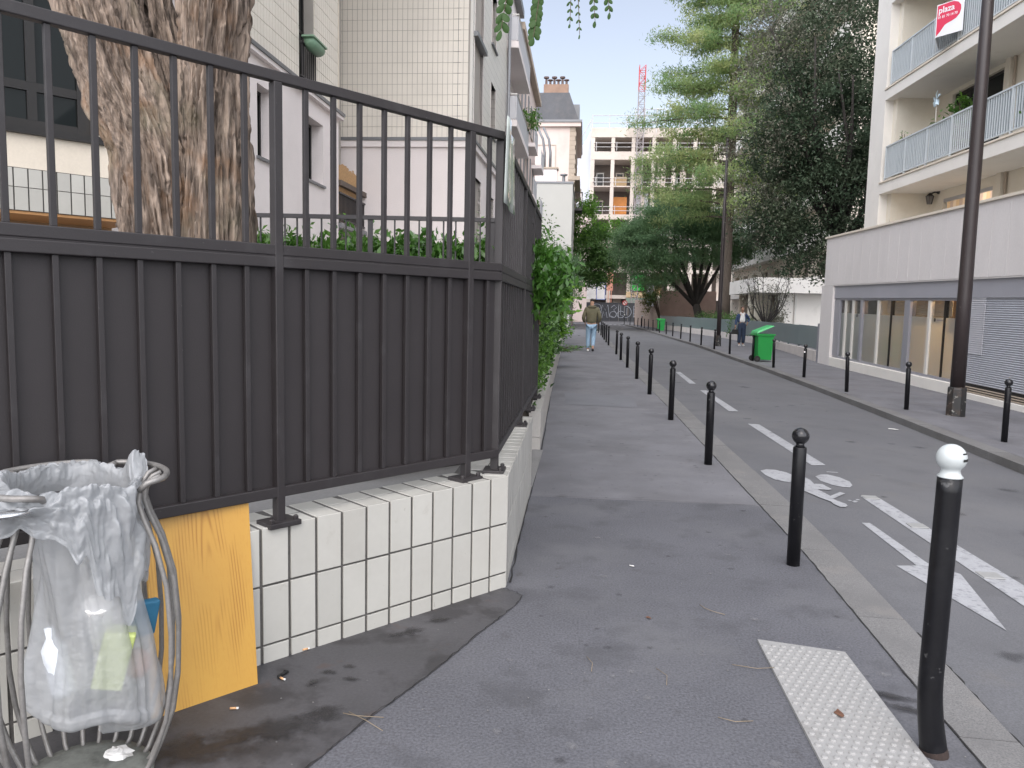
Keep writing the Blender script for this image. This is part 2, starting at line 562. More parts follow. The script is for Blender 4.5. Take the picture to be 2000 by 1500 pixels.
# kerb stones
def kerb(name, mat, xi, xo, zf, y0, y1, L, depth, nose):
    root = bpy.data.objects.new(name, None); COL.objects.link(root); root['kind'] = 'structure'
    y = y0; i = 0
    while y < y1:
        l = L * rnd.uniform(.85, 1.2); yb = min(y + l, y1)
        a = y + .004; b = yb - .004
        dz = rnd.uniform(-.003, .003) + .004
        mb = MB()
        P = []
        for yy in (a, b):
            x0, x1 = xi(yy), xo(yy)
            z0, z1 = zf(x0, yy) + dz, zf(x1, yy) + dz - .006
            P += [(x0, yy, z0 - .25), (x1, yy, z1 - .25), (x1, yy, z1 - nose), (x1 + (x0 - x1) * .08, yy, z1), (x0, yy, z0)]
        mb.add(P, [(0, 1, 2, 3, 4)[::1], (9, 8, 7, 6, 5), (1, 6, 7, 2), (2, 7, 8, 3), (3, 8, 9, 4), (4, 9, 5, 0)])
        mb.build('kerb_stone', mat, root)
        y = yb
        if y > 45: L = 3.0
    return root
kerb('kerb', m_granite, lambda y: kli(y) + .003, klo, lambda x, y: 0.0, -5, 88, 1.25, .25, .02)
kerb('kerb', m_granite_r, lambda y: kro(y), lambda y: kro(y) + .26, lambda x, y: zr(x, y), -3, 88, 1.1, .25, .0)

# road paint, parts of the road
def paint(name, poly, dz=.004, sub=False):
    mb = MB(); V = [(x, y, zroad(x, y) + dz) for x, y in poly]
    ar = sum(poly[i - 1][0] * poly[i][1] - poly[i][0] * poly[i - 1][1] for i in range(len(poly)))
    if ar < 0: V = V[::-1]
    mb.add(V, [tuple(range(len(V)))])
    return mb.build(name, m_paint_road, road)
for d in ([(2.485, 20.77), (2.62, 20.83), (2.568, 17.567), (2.42, 17.518)], [(2.445, 16.11), (2.576, 16.15), (2.593, 12.88), (2.43, 12.83)],
          [(2.445, 11.43), (2.607, 11.42), (2.659, 8.48), (2.494, 8.41)], [(2.525, 7.042), (2.68, 7.035), (2.735, 4.82), (2.76, 3.4), (2.54, 3.4), (2.53, 4.9)]):
    paint('lane_dash', d)
paint('bicycle_marking', [(2.358, 7.814), (2.444, 7.931), (2.519, 7.952), (2.605, 7.844), (2.642, 7.662), (2.61, 7.493), (2.553, 7.393), (2.485, 7.381), (2.41, 7.455), (2.349, 7.607)])
paint('bicycle_marking', [(1.847, 7.932), (1.925, 8.022), (2.018, 8.021), (2.102, 7.927), (2.151, 7.74), (2.142, 7.568), (2.074, 7.45), (1.982, 7.456), (1.898, 7.522), (1.848, 7.717)])
paint('bicycle_marking', [(2.1, 7.75), (2.227, 7.72), (2.246, 7.604), (2.234, 7.423), (2.254, 7.433), (2.312, 7.437), (2.34, 7.241), (2.302, 7.195), (2.199, 7.194), (2.236, 6.946), (2.38, 7.138), (2.412, 7.091), (2.224, 6.834), (2.255, 6.746), (2.282, 6.673), (2.274, 6.608), (2.238, 6.557), (2.194, 6.557), (2.17, 6.641), (2.173, 6.732), (2.122, 6.843), (2.051, 7.084), (2.03, 7.5)], .008)
for x, y in ((2.352, 6.809), (2.401, 6.799), (2.44, 6.861), (2.38, 6.77)):
    paint('paint_fleck', [(x, y), (x + .03, y + .01), (x + .025, y + .05), (x - .005, y + .04)])
paint('paint_fleck', [(2.552, 8.075), (2.669, 8.08), (2.665, 8.12), (2.555, 8.11)])
paint('arrow_marking', [(2.207, 6.084), (2.274, 6.095), (2.30, 5.146), (2.424, 4.961), (2.234, 4.062), (2.062, 5.039), (2.202, 5.075)])
for (x, y) in ((2.60, 7.0), (2.63, 6.1), (2.605, 4.97)):
    mb = MB(); mb.box(x - .065, x + .065, y - .06, y + .06, zroad(x, y) + .004, zroad(x, y) + .012)
    mb.build('reflector_plate', M('plate', (.27, .27, .265), .5), road, bevel=.004)
for i in range(7):
    x = 1.35 + i * .5
    mb = MB(); mb.box(x, x + .27, 84.6, 87.2, zroad(x, 85) + .004, zroad(x, 85) + .006)
    mb.build('crossing_stripe', m_paint_road, road)

# tactile paving slab with domes
m_tact = M('tactile_white', (0.29, 0.286, 0.28), .6, var=.1, vscale=5, fine=.06, fscale=90, bump=.1, tints=(((.15, .14, .13), 5, .55, .68, .6),))
TX0, TX1, TY0, TY1 = .858, 1.245, 1.9, 3.56
tac = MB(); tac.add([(.868, 3.604, .012), (1.243, 3.52, .012), (1.243, 1.9, .012), (.862, 1.9, .012), (.868, 3.604, -.02), (1.243, 3.52, -.02), (1.243, 1.9, -.02), (.862, 1.9, -.02)],
                    [(3, 2, 1, 0), (0, 1, 5, 4), (1, 2, 6, 5), (2, 3, 7, 6), (3, 0, 4, 7)])
tact = tac.build('tactile_paving', m_tact, loc=(1.05, 2.7, 0)); struct(tact)
dm = None; rest = MB()
def dome_prof(): return [(.0128, 0), (.0112, .0042), (.008, .0058), (.003, .0062)]
for j in range(44):
    y = 3.535 - j * .0375
    for i in range(10):
        x = .885 + i * .0425 + (.021 if j % 2 else 0)
        if x > 1.232 or y > 3.604 - (x - .868) * .224 - .02: continue
        if y < 2.45:
            rest.lathe(dome_prof(), 8, (x, y, .012)); continue
        if dm is None:
            d = MB(); d.lathe(dome_prof(), 10, (x, y, .012))
            o = d.build('dome', m_tact, tact, loc=(x, y, .012)); dm = o
        else:
            o = dm.copy(); COL.objects.link(o); o.parent = tact
            o.location = Vector((x, y, .012)) - tact.location
o = rest.build('domes', m_tact, tact); o['kind'] = 'stuff'

# trodden gum and oil spots, part of the ground
def spots(name, n, xr, yr, zf, seed, r0, r1, mat):
    r_ = random.Random(seed); mb = MB(); vals = []
    for _ in range(n):
        x = r_.uniform(*xr); y = yr[0] + (yr[1] - yr[0]) * r_.random() ** 1.6; r = r_.uniform(r0, r1)
        V = [(x, y, zf(x, y))]; vals.append(1.0)
        for k in range(10):
            a = 2 * math.pi * k / 10; q = r * r_.uniform(.75, 1.2); V.append((x + q * math.cos(a), y + q * .9 * math.sin(a), zf(x, y))); vals.append(0.0)
        mb.add(V, [(0, k + 1, (k + 1) % 10 + 1) for k in range(10)])
    o = mb.build(name, mat); at = o.data.attributes.new('fade', 'FLOAT', 'POINT'); at.data.foreach_set('value', vals); o['kind'] = 'stuff'; return o
m_spot = M('gum_spot', (.05, .049, .052), .7, var=.2, bump=0, world=True, fade=.35)
m_spot_l = M('pale_spot', (.24, .235, .24), .8, var=.2, bump=0, world=True, fade=.3)
spots('gum_spots', 60, (-.3, 1.4), (2.4, 20), lambda x, y: .0055, 3, .015, .035, m_spot)
spots('gum_spots', 60, (-.3, 1.4), (2.4, 16), lambda x, y: .0052, 9, .012, .04, m_spot_l)
spots('oil_spots', 30, (1.9, 4.6), (3.5, 26), lambda x, y: zroad(x, y) + .006, 5, .03, .16, m_spot)
spots('pale_spots', 40, (1.9, 4.6), (3.5, 26), lambda x, y: zroad(x, y) + .0065, 6, .03, .10, m_spot_l)
# ------------------------------------------------------------------ left: tiled wall
m_tile = M('white_tile', (0.45, 0.44, 0.405), .3, var=.04, vscale=3, fine=.02, fscale=30, bump=.05, bscale=9, bdist=.003, world=True, objrand=.07,
           tints=(((.36, .335, .295), 1.6, .52, .75, .3), ((.22, .2, .18), 30, .68, .74, .4), ((.30, .27, .23), 9, .64, .76, .35)))
m_grout = M('dark_grout', (0.085, 0.08, 0.075), .9, var=.2, vscale=8, fine=.2, fscale=70, bump=.4, world=True)
m_metal = M('anthracite_paint', (0.023, 0.0195, 0.0205), .5, var=.08, vscale=4, fine=.06, fscale=140, bump=.12, bscale=200, world=True,
            tints=(((.05, .047, .049), 5, .55, .72, .45), ((.13, .125, .12), 55, .70, .74, .6), ((.09, .045, .025), 18, .73, .77, .6)))
m_panel = M('anthracite_sheet', (0.0235, 0.0195, 0.0205), .6, var=.12, vscale=1.6, fine=.05, fscale=160, bump=.14, bscale=240, world=True, tints=(((.033, .029, .03), 1.1, .48, .7, .5), ((.09, .085, .08), 40, .74, .78, .4)))

_tiles = {}
def tile_mesh(w, h, d=.009, c=.0018):
    key = (round(w, 4), round(h, 4), d)
    if key not in _tiles:
        mb = MB()
        mb.add([(0, 0, 0), (w, 0, 0), (w, 0, h), (0, 0, h), (0, -d + c, 0), (w, -d + c, 0), (w, -d + c, h), (0, -d + c, h),
                (c, -d, c), (w - c, -d, c), (w - c, -d, h - c), (c, -d, h - c)],
               [(8, 9, 10, 11), (4, 5, 9, 8), (5, 6, 10, 9), (6, 7, 11, 10), (7, 4, 8, 11), (0, 1, 5, 4), (1, 2, 6, 5), (2, 3, 7, 6), (3, 0, 4, 7)])
        me = bpy.data.meshes.new('tile'); me.from_pydata(mb.v, [], mb.f); me.update()
        _tiles[key] = me
    return _tiles[key]

def put_tile(parent, fr, s, z, w, h, mat=None, t=0.0, flat=False, tilt=.003):
    """a tile on the outer (right) side of the frame; flat=True lays it on a top face"""
    me = tile_mesh(w, h)
    o = link('tile', me, mat or m_tile, parent)
    if flat:
        p = Vector(fr(s, t, z))
        rot = Matrix.Rotation(rad(fr.deg), 4, 'Z') @ Matrix.Rotation(rad(-90), 4, 'X')
    else:
        p = Vector(fr(s, t, z))
        rot = Matrix.Rotation(rad(fr.deg), 4, 'Z')
    rot = rot @ Matrix.Rotation(rnd.gauss(0, tilt), 4, 'X') @ Matrix.Rotation(rnd.gauss(0, tilt), 4, 'Z')
    o.rotation_euler = rot.to_euler()
    o.location = p - wloc(parent)
    return o

W = F(-.386, 4.132, 48.85)
WT = .27
tw = thing('tiled_wall', 'low wall of long cream tiles with dark joints under the dark metal fence', 'wall', (-.9, 3.6, 0))
core = MB()
P1, P2 = W(-4.2, .009, 0), W(-4.2, WT, 0)
def wz(s): return .632 + .023 * min(0, s)
ptop = [W(-4.2, .009, 0), W(-.0, .009, 0)]
A0 = (-.395, 4.137); A1 = (-.418, 6.52); B1 = (-.70, 6.52); B0 = W(-.16, WT, 0)[:2]
pts = [W(-4.2, .009, 0)[:2], A0, A1, B1, B0, W(-4.2, WT, 0)[:2]]
zs = [wz(-4.2) + .005, .637, .637, .637, .635, wz(-4.2) + .005]
core.add([(x, y, -.05) for x, y in pts] + [(x, y, z - .011) for (x, y), z in zip(pts, zs)],
         [(0, 1, 7, 6), (1, 2, 8, 7), (2, 3, 9, 8), (3, 4, 10, 9), (4, 5, 11, 10), (5, 0, 6, 11), (6, 7, 10, 11), (7, 8, 9, 10)])
core.build('masonry', m_grout, tw)
PITCH, J = .1308, .0140
for i in range(24):
    s = -(i + 1) * PITCH + J
    zt = wz(s)
    for (z0, z1) in ((0.0, .081), (.092, .360), (.371, .632)):
        z0_, z1_ = z0 * zt / .632, z1 * zt / .632
        put_tile(tw, W, s, z0_, PITCH - J, round(z1_ - z0_, 3), t=.009)
    for r in range(2):
        l = PITCH - J if i or r == 0 else (PITCH - J) * .55
        s2 = s
        put_tile(tw, W, s2 - (0 if r == 0 else .0), zt - .011, l, .128, t=.010 + r * .134 , flat=True, tilt=.002)
S = F(-.386, 4.140, 90.5)
for i in range(18):
    s = i * PITCH + .004
    for (z0, z1) in ((0.0, .084), (.090, .362), (.369, .632)):
        put_tile(tw, S, s, z0, PITCH - J, z1 - z0, t=.009, tilt=.0015)
    for r in range(2):
        if i == 0 and r == 1: continue
        put_tile(tw, S, s, .621, PITCH - J, .128, t=.010 + r * .134, flat=True, tilt=.0015)

# raised yard behind the wall, with its tiled upstand
yb = MB()
yard = [(-.70, 6.52), (-.72, 8.3), (-1.6, 8.3), (-1.6, 24), (-12, 24), (-12, -1), W(-4.2, WT, 0)[:2], B0]
yb.prism([p for p in yard][::-1], -.1, .57)
struct(yb.build('yard', m_conc))
U = F(*W(-.62, .62, 0)[:2], 48.85)
us = thing('tiled_upstand', 'cream tiled upstand inside the yard, glimpsed under the fence near the corner', 'wall', U(.3, 0, .57))
ub = MB(); ub.fbox(U, 0, .9, .009, .16, .5, .86); ub.build('masonry', m_grout, us)
for i in range(7):
    put_tile(us, U, i * PITCH + .002, .575, PITCH - J, .28, t=.009)
gd = MB(); gd.box(-.72, -.40, 6.53, 8.3, .0, .012); struct(gd.build('threshold', m_conc))

# ------------------------------------------------------------------ left: metal fence
FN = F(-1.291, 3.158, 52.6)
FS = F(*FN(1.34, 0, 0)[:2], 90.0)
fence = thing('metal_fence', 'tall anthracite metal fence of square bars over solid panels on the tiled wall', 'fence', FN(0, 0, .6))
L1, L2 = 1.34, 3.75
# rails
for (z0, z1, nm) in ((2.452, 2.495, 'top_rail'), (1.748, 1.792, 'middle_rail'), (1.697, 1.742, 'middle_rail'), (.716, .762, 'bottom_rail')):
    r = MB(); r.fbox(FN, -3.3, L1 + .02, -.02, .02, z0, z1); r.build(nm, m_metal, fence, bevel=.004)
    r = MB(); r.fbox(FS, .02, L2, -.02, .02, z0, z1); r.build(nm, m_metal, fence, bevel=.004)
lk = MB(); lk.fbox(FN, -3.3, L1, -.016, .016, 1.74, 1.75); lk.fbox(FS, .02, L2, -.016, .016, 1.74, 1.75)
lk.build('joining_strip', m_panel, fence)
def post(fr, s):
    b = MB(); b.fbox(fr, s - .0195, s + .0195, -.0225, .0225, .60, 2.452); p = b.build('post', m_metal, fence, bevel=.004)
    pl = MB(); zp = .632 + (.023 * (s - 1.36) if fr is FN else 0); pl.fbox(fr, s - .075, s + .075, -.06, .06, zp - .01, zp + .013); pl.build('base_plate', m_metal, p, bevel=.003)
    for q in (-.058, .058):
        bl = MB(); bl.lathe([(.012, zp + .013), (.012, zp + .027), (.007, zp + .032)], 6, fr(s + q, -.04, 0)); bl.build('bolt', m_metal, p)
for s in (-2.24, -1.12, 0, 1.12): post(FN, s)
for s in (.03, 1.75, 2.75, L2 - .03): post(FS, s)
bar_u = bar_l = None
def bars(fr, ss):
    for s in ss:
        for (z0, z1, t, tag_) in ((1.792, 2.452, 0, 'u'), (.762, 1.697, 0, 'l')):
            b = MB(); b.fbox(fr, s - .0105, s + .0105, t - .0105, t + .0105, z0, z1); b.build('bar', m_metal, fence, bevel=.002)
bars(FN, [k * .14 for k in range(-23, 10) if k % 8])
bars(FS, [.14 + k * .14 for k in range(26) if k not in (11, 12, 19)])
pn = MB(); pn.fbox(FN, -3.3, L1 - .001, .0175, .0215, .74, 1.72); pn.build('sheet_panel', m_panel, fence)
pn = MB(); pn.fbox(FS, .03, L2, .0175, .0215, .74, 1.72); pn.build('sheet_panel', m_panel, fence)
pn = MB(); pn.fbox(FS, 1.6, L2, .0175, .0215, 1.79, 2.45); pn.build('sheet_panel', m_panel, fence)

# glossy plate on the street side of the fence
m_gloss = M('clear_plate', (0.42, 0.46, 0.43), .06, var=.1, vscale=3, fine=.02, bump=.25, bscale=5, bdist=.02, spec=.8)
V = []
for j in range(9):
    for i in range(9):
        y = 4.15 + .57 * i / 8; z = 2.11 + .45 * j / 8
        V.append((-.440 + .006 * math.sin(i * .9) + .012 * (j / 8) * math.sin(i * .5 + 1), y, z - .0))
pl_o = grid_mesh('notice_plate', np.array(V), 9, 9, m_gloss)
so = pl_o.modifiers.new('thick', 'SOLIDIFY'); so.thickness = .004
tag(pl_o, 'glossy greenish plastic plate fixed to the street side of the dark metal fence', 'sign')

# ------------------------------------------------------------------ planter, hedge, roadside shrubs
m_plant_wall = M('planter_render', (0.42, 0.40, 0.375), .7, var=.1, vscale=1.5, fine=.05, world=True, tints=(((.25, .22, .2), 2.5, .55, .7, .5),))
def pwx(y): return float(np.interp(y, [8.2, 13.5, 20, 35, 50], [-.43, -.545, -.66, -.90, -1.14]))
pw = thing('planter_wall', 'low pale planter wall along the pavement under the leafy hedge', 'wall', (-.5, 9, 0))
y = 8.3
while y < 46:
    l = .30 if y < 16 else 1.0
    for (z0, z1) in ((0, .145), (.150, .436)):
        b = MB(); a, c = y + .003, min(y + l, 46) - .003
        b.add([(pwx(a), a, z0), (pwx(c), c, z0), (pwx(c) - .13, c, z0), (pwx(a) - .13, a, z0), (pwx(a), a, z1), (pwx(c), c, z1), (pwx(c) - .13, c, z1), (pwx(a) - .13, a, z1)],
              [(0, 3, 2, 1), (4, 5, 6, 7), (0, 1, 5, 4), (1, 2, 6, 5), (2, 3, 7, 6), (3, 0, 4, 7)])
        b.build('block', m_plant_wall, pw)
    y += l
sb = MB(); sb.prism([(-.58, 8.32), (pwx(20) - .14, 20), (pwx(46) - .14, 46), (-2.4, 46), (-2.4, 8.32)], -.05, .38); struct(sb.build('planting_bed', m_soil))

lm_hedge = leaf_mat('hedge_leaf', (.04, .105, .018), (.085, .19, .032), (.13, .27, .04), trans=.4, rough=.3, spec=.6)
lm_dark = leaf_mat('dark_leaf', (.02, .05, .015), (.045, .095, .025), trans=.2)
lm_light = leaf_mat('bright_leaf', (.10, .24, .03), (.17, .34, .04), trans=.4)
m_twig = M('twig_bark', (.09, .065, .045), .9, var=.25, bump=.3)
hd = thing('hedge', 'tall glossy green laurel hedge growing over the low planter wall beyond the dark fence', 'hedge', (-1.0, 12, .4))
bl = []
for i in range(26):
    y = 8.45 + i * .5
    bl.append((pwx(y) - .42 + rnd.uniform(-.05, .07), y, 1.35 + rnd.uniform(-.1, .12), .46, .45, 1.0 + rnd.uniform(-.1, .12), 1.0))
P, cc = clump_points(bl, 1700, 46, .10, shell=.74, squash=1)
keep = (P[:, 0] < np.interp(P[:, 1], [8, 13.5, 20, 35], [-.34, -.42, -.5, -.7])) & (P[:, 2] > .47) & (P[:, 1] > 8.22) & ((P[:, 2] > .8) | (P[:, 0] < np.interp(P[:, 1], [8, 13.5, 20, 35], [-.43, -.53, -.64, -.88])))
leaves('foliage', P[keep], .052, lm_hedge, hd, asp=.52, flat=.3)
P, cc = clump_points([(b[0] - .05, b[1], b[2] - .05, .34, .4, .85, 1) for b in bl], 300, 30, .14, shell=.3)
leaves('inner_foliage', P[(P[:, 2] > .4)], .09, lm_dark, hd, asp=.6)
st = MB()
for i in range(24):
    y = 8.5 + i * .5; x = pwx(y) - .4
    st.tube([(x, y, .35), (x + rnd.uniform(-.1, .1), y + rnd.uniform(-.1, .1), 1.2), (x + rnd.uniform(-.2, .2), y + rnd.uniform(-.2, .2), 1.9)], [.02, .015, .006], 5)
st.build('stems', m_twig, hd)

def pinnate(mb_stem, C, A, base, d, L, n, w, up=(0, 0, 1)):
    d = Vector(d).normalized(); p0 = Vector(base)
    pts = [p0 + d * L * t + Vector((0, 0, -.25 * L * t * t)) for t in np.linspace(0, 1, 6)]
    mb_stem.tube(pts, [.004, .003, .003, .002, .002, .0015], 4)
    side = d.cross(Vector(up)).normalized()
    for k in range(n):
        t = .15 + .85 * k / n
        p = p0 + d * L * t + Vector((0, 0, -.25 * L * t * t))
        for sg in (-1, 1):
            C.append(p + side * sg * w * .55); A.append(side * sg * 2 + d * .5 + Vector((0, 0, -.5)))
def sumac(name, label, cat, base, stems, lm, leaf=.1, nn=8):
    t = thing(name, label, cat, base)
    mb = MB(); C = []; A = []
    for (dx, dy, h, lean) in stems:
        top = Vector(base) + Vector((dx, dy, h))
        mb.tube([base, Vector(base).lerp(top, .5) + Vector((dx * .1, dy * .1, .1)), top], [.02, .014, .006], 5)
        for k in range(11):
            f = .35 + .65 * k / 10
            q = Vector(base).lerp(top, f)
            an = k * 2.4 + dx * 9
            pinnate(mb, C, A, q, (math.cos(an), math.sin(an), .45), .42 + .1 * rnd.random(), nn, leaf)
    mb.build('stems', m_twig, t)
    leaves('foliage', np.array(C), leaf, lm, t, asp=.36, axis=np.array(A), flat=1.2)
    return t
sumac('sumac_shrub', 'bright lime green shrub with feathery leaves leaning over the pavement behind the hedge', 'shrub', (-.78, 15.6, .4),
      [(.10, -.3, 1.8, 0), (.34, .0, 1.62, 0), (.05, .5, 1.55, 0), (.42, .4, 1.4, 0), (-.2, -.6, 1.7, 0), (.22, -.5, 1.25, 0), (.15, .1, 1.45, 0)], lm_light, .155)
sumac('sumac_sprig', 'low green sprig poking out of the planter wall over the pavement edge', 'plant', (-.75, 20.5, .40), [(.45, -.2, .02, 0), (.65, .2, .1, 0)], lm_hedge, .10, 6)
sumac('pavement_weed', 'yellowish leafy weed hanging over the far end of the hedge by the white post', 'plant', (-1.0, 24.0, .40), [(.35, -.3, .8, 0), (.45, .2, .55, 0), (.3, .6, 1.0, 0)], lm_light, .12, 7)

# ------------------------------------------------------------------ the old tree behind the fence
def bark_mat():
    m = bpy.data.materials.new('furrowed_bark'); m.use_nodes = True
    nt = m.node_tree; p = nt.nodes['Principled BSDF']
    vec = _n(nt, 'ShaderNodeTexCoord').outputs['Object']
    mp = _n(nt, 'ShaderNodeMapping'); mp.inputs['Scale'].default_value = (1, 1, .11)
    nt.links.new(vec, mp.inputs['Vector'])
    a = _noise(nt, mp.outputs[0], 24, 6, .65)
    b = _noise(nt, vec, 3.2, 3); c = _noise(nt, mp.outputs[0], 70, 4, .6)
    col = _mixc(nt, _ramp(nt, a, .36, .62), (.055, .038, .028), (.33, .255, .20))
    col = _mixc(nt, _math(nt, 'MULTIPLY', _ramp(nt, b, .54, .66), .55), col, (.22, .12, .06))
    b2 = _noise(nt, vec, 1.7, 3)
    col = _mixc(nt, _math(nt, 'MULTIPLY', _ramp(nt, b2, .55, .7), .45), col, (.13, .13, .07))
    col = _mixc(nt, _math(nt, 'MULTIPLY', _ramp(nt, c, .55, .75), .5), col, (.36, .305, .27))
    nt.links.new(col, p.inputs['Base Color'])
    p.inputs['Roughness'].default_value = .9
    bm_ = _n(nt, 'ShaderNodeBump'); bm_.inputs['Strength'].default_value = .9; bm_.inputs['Distance'].default_value = .02
    h = _math(nt, 'ADD', a, _math(nt, 'MULTIPLY', c, .5))
    nt.links.new(h, bm_.inputs['Height']); nt.links.new(bm_.outputs[0], p.inputs['Normal'])
    return m
m_bark = bark_mat()
tree = thing('old_tree', 'old tree with thick shaggy furrowed trunk forking behind the dark metal fence', 'tree', (-2.42, 4.62, .57))
def limb(name, path, seed, nu=220, nv=420, amp=.055, twist=.8):
    path = [(Vector(p[:3]), p[3], p[4]) for p in path]
    zs = np.linspace(0, 1, nv); n = len(path) - 1
    V = np.zeros((nv, nu, 3))
    th = np.linspace(0, 2 * np.pi, nu, endpoint=False)
    for k, t in enumerate(zs):
        x = t * n; i = min(int(x), n - 1); f = x - i
        f2 = f * f * (3 - 2 * f)
        p = path[i][0].lerp(path[i + 1][0], f)
        ra = path[i][1] * (1 - f2) + path[i + 1][1] * f2; rb = path[i][2] * (1 - f2) + path[i + 1][2] * f2
        tt = th + twist * t
        q = np.stack([np.cos(tt) * 2.1, np.sin(tt) * 2.1, np.full(nu, t * 2.6)], -1)
        lob = fbm(q + seed, 3, seed) - .5
        r1 = np.abs(fbm(np.stack([np.cos(tt) * 6.5, np.sin(tt) * 6.5, np.full(nu, t * 3.6) + lob * 2], -1), 4, seed + 3) - .5) * 2
        r2 = fbm(np.stack([np.cos(tt) * 15, np.sin(tt) * 15, np.full(nu, t * 8.)], -1), 3, seed + 9) - .5
        r3 = fbm(np.stack([np.cos(tt) * 5, np.sin(tt) * 5, np.full(nu, t * 22.)], -1), 3, seed + 21) - .5
        r4 = np.abs(fbm(np.stack([np.cos(tt) * 13 + r3 * 2, np.sin(tt) * 13, np.full(nu, t * 6.)], -1), 3, seed + 41) - .45) * 2
        plate = np.clip(r4 * 2.2, 0, 1)
        dr = lob * amp * 2.4 + (r1 - .25) * amp * 1.5 + (plate - .6) * amp * 1.0 + r2 * amp * .8 + r3 * amp * .5
        V[k, :, 0] = p.x + np.cos(th) * (ra + dr)
        V[k, :, 1] = p.y + np.sin(th) * (rb + dr)
        V[k, :, 2] = p.z
    return grid_mesh(name, V, nu, nv, m_bark, tree, closed_u=True)
limb('trunk', [(-2.54, 4.60, .50, .30, .32), (-2.58, 4.58, 1.3, .235, .27), (-2.60, 4.58, 1.9, .215, .25), (-2.64, 4.58, 2.4, .235, .26), (-2.86, 4.59, 2.9, .245, .25), (-3.0, 4.60, 3.4, .26, .25), (-3.15, 4.62, 4.2, .22, .22), (-3.5, 4.7, 6.2, .15, .15)], 3)
limb('trunk', [(-2.30, 4.64, .50, .27, .30), (-2.31, 4.64, 1.3, .225, .25), (-2.32, 4.64, 1.9, .215, .24), (-2.325, 4.66, 2.5, .205, .22), (-2.315, 4.68, 2.95, .195, .22), (-2.285, 4.70, 3.4, .215, .24), (-2.25, 4.74, 4.2, .2, .2), (-1.9, 4.9, 6.4, .13, .13)], 31, twist=-.5)
limb('limb', [(-2.45, 4.86, 1.5, .20, .16), (-2.46, 4.83, 2.3, .20, .17), (-2.58, 4.82, 2.75, .13, .13), (-2.74, 4.85, 3.4, .085, .09), (-2.95, 4.95, 4.4, .08, .08)], 57, nu=90, nv=140, amp=.035)
# peeling bark flakes
m_flake = M('bark_flake', (.34, .29, .25), .9, var=.25, vscale=14, fine=.15, bump=.5, bscale=60, stretch=(1, 1, .2))
dgr = bpy.context.evaluated_depsgraph_get()
for k in range(0):
    an = rnd.uniform(-2.6, .3); z = rnd.uniform(1.9, 3.3)
    left = rnd.random() < .55
    cx = float(np.interp(z, [1.9, 2.4, 2.9, 3.4], [-2.60, -2.64, -2.86, -3.0])) if left else -2.32
    cy = 4.58 if left else 4.65
    rr = .225 if left else .205
    L = rnd.uniform(.06, .2); w = rnd.uniform(.012, .03); lean = float(-.4 if left and z > 2.4 else rnd.uniform(-.12, .12))
    b = MB(); rows = []
    for j in range(4):
        f = j / 3; r = rr + .006 + .022 * (1 - f) ** 2 + (.012 if j == 0 else 0)
        for sg in (-1, 1):
            a2 = an + sg * w / rr * (.5 + .5 * math.sin(math.pi * (f * .8 + .15)))
            rows.append((cx + lean * L * (f - .5) + math.cos(a2) * r, cy + math.sin(a2) * r, z + L * f))
    b.add(rows, [(0, 1, 3, 2), (2, 3, 5, 4), (4, 5, 7, 6)])
    o = b.build('bark_flake', m_flake, tree); s_ = o.modifiers.new('thick', 'SOLIDIFY'); s_.thickness = .005
# crown above the frame and the long branch reaching over the fence
lm_rob = leaf_mat('robinia_leaf', (.03, .075, .018), (.055, .12, .028), trans=.4)
lb = MB()
lb.tube([(-2.27, 4.74, 4.0), (-1.6, 4.55, 4.25), (-.8, 4.35, 4.0), (-.2, 4.22, 3.75), (.35, 4.2, 3.6)], [.10, .07, .045, .025, .012], 8)
for e in ((-5.2, 4.2, 8.2), (-3.2, 6.4, 8.6), (-1.0, 3.4, 8.4), (-.6, 6.0, 8.2), (-2.4, 2.2, 8.0), (-4.4, 2.8, 7.6)):
    b0 = (-3.2, 4.65, 5.2) if e[0] < -2.5 else (-2.05, 4.85, 5.4)
    mid = Vector(b0).lerp(Vector(e), .5) + Vector((rnd.uniform(-.3, .3), rnd.uniform(-.3, .3), .3))
    lb.tube([b0, mid, e], [.09, .06, .02], 7)
lb.build('branches', m_bark, tree, smooth=True)
P, cc = clump_points([(-2.6, 4.3, 9.3, 3.6, 3.2, 1.7, 1), (-4.6, 3.4, 8.6, 1.8, 2.0, 1.2, .4), (-.6, 4.6, 8.8, 1.8, 2.2, 1.2, .4)], 150, 16, .28, shell=.4)
P = P[P[:, 2] > 7.0]
leaves('crown', P, .16, lm_rob, tree, asp=.42, flat=.6)
# hanging pinnate leaves: each leaflet a sub-part of its twig
lf_me = None
def leaflet(parent, p, d, nrm, L, Wd):
    global lf_me
    if lf_me is None:
        v = []; f = []
        prof = [(0, .05), (.15, .55), (.4, .95), (.65, 1.0), (.85, .75), (1, .12)]
        for t, w in prof:
            v += [(-w * .5, t, -.06 * w), (0, t, .05 * w), (w * .5, t, -.06 * w)]
        for i in range(5):
            f += [(3 * i, 3 * i + 1, 3 * i + 4, 3 * i + 3), (3 * i + 1, 3 * i + 2, 3 * i + 5, 3 * i + 4)]
        lf_me = bpy.data.meshes.new('leaflet'); lf_me.from_pydata(v, [], f); lf_me.update()
    o = link('leaflet', lf_me, lm_rob, parent, True)
    d = Vector(d).normalized(); n = Vector(nrm); x = d.cross(n).normalized(); n = x.cross(d)
    m = Matrix((x, d, n)).transposed().to_4x4()
    o.matrix_local = Matrix.Translation(Vector(p) - wloc(parent)) @ m @ Matrix.Diagonal((Wd, L, L, 1))
    return o
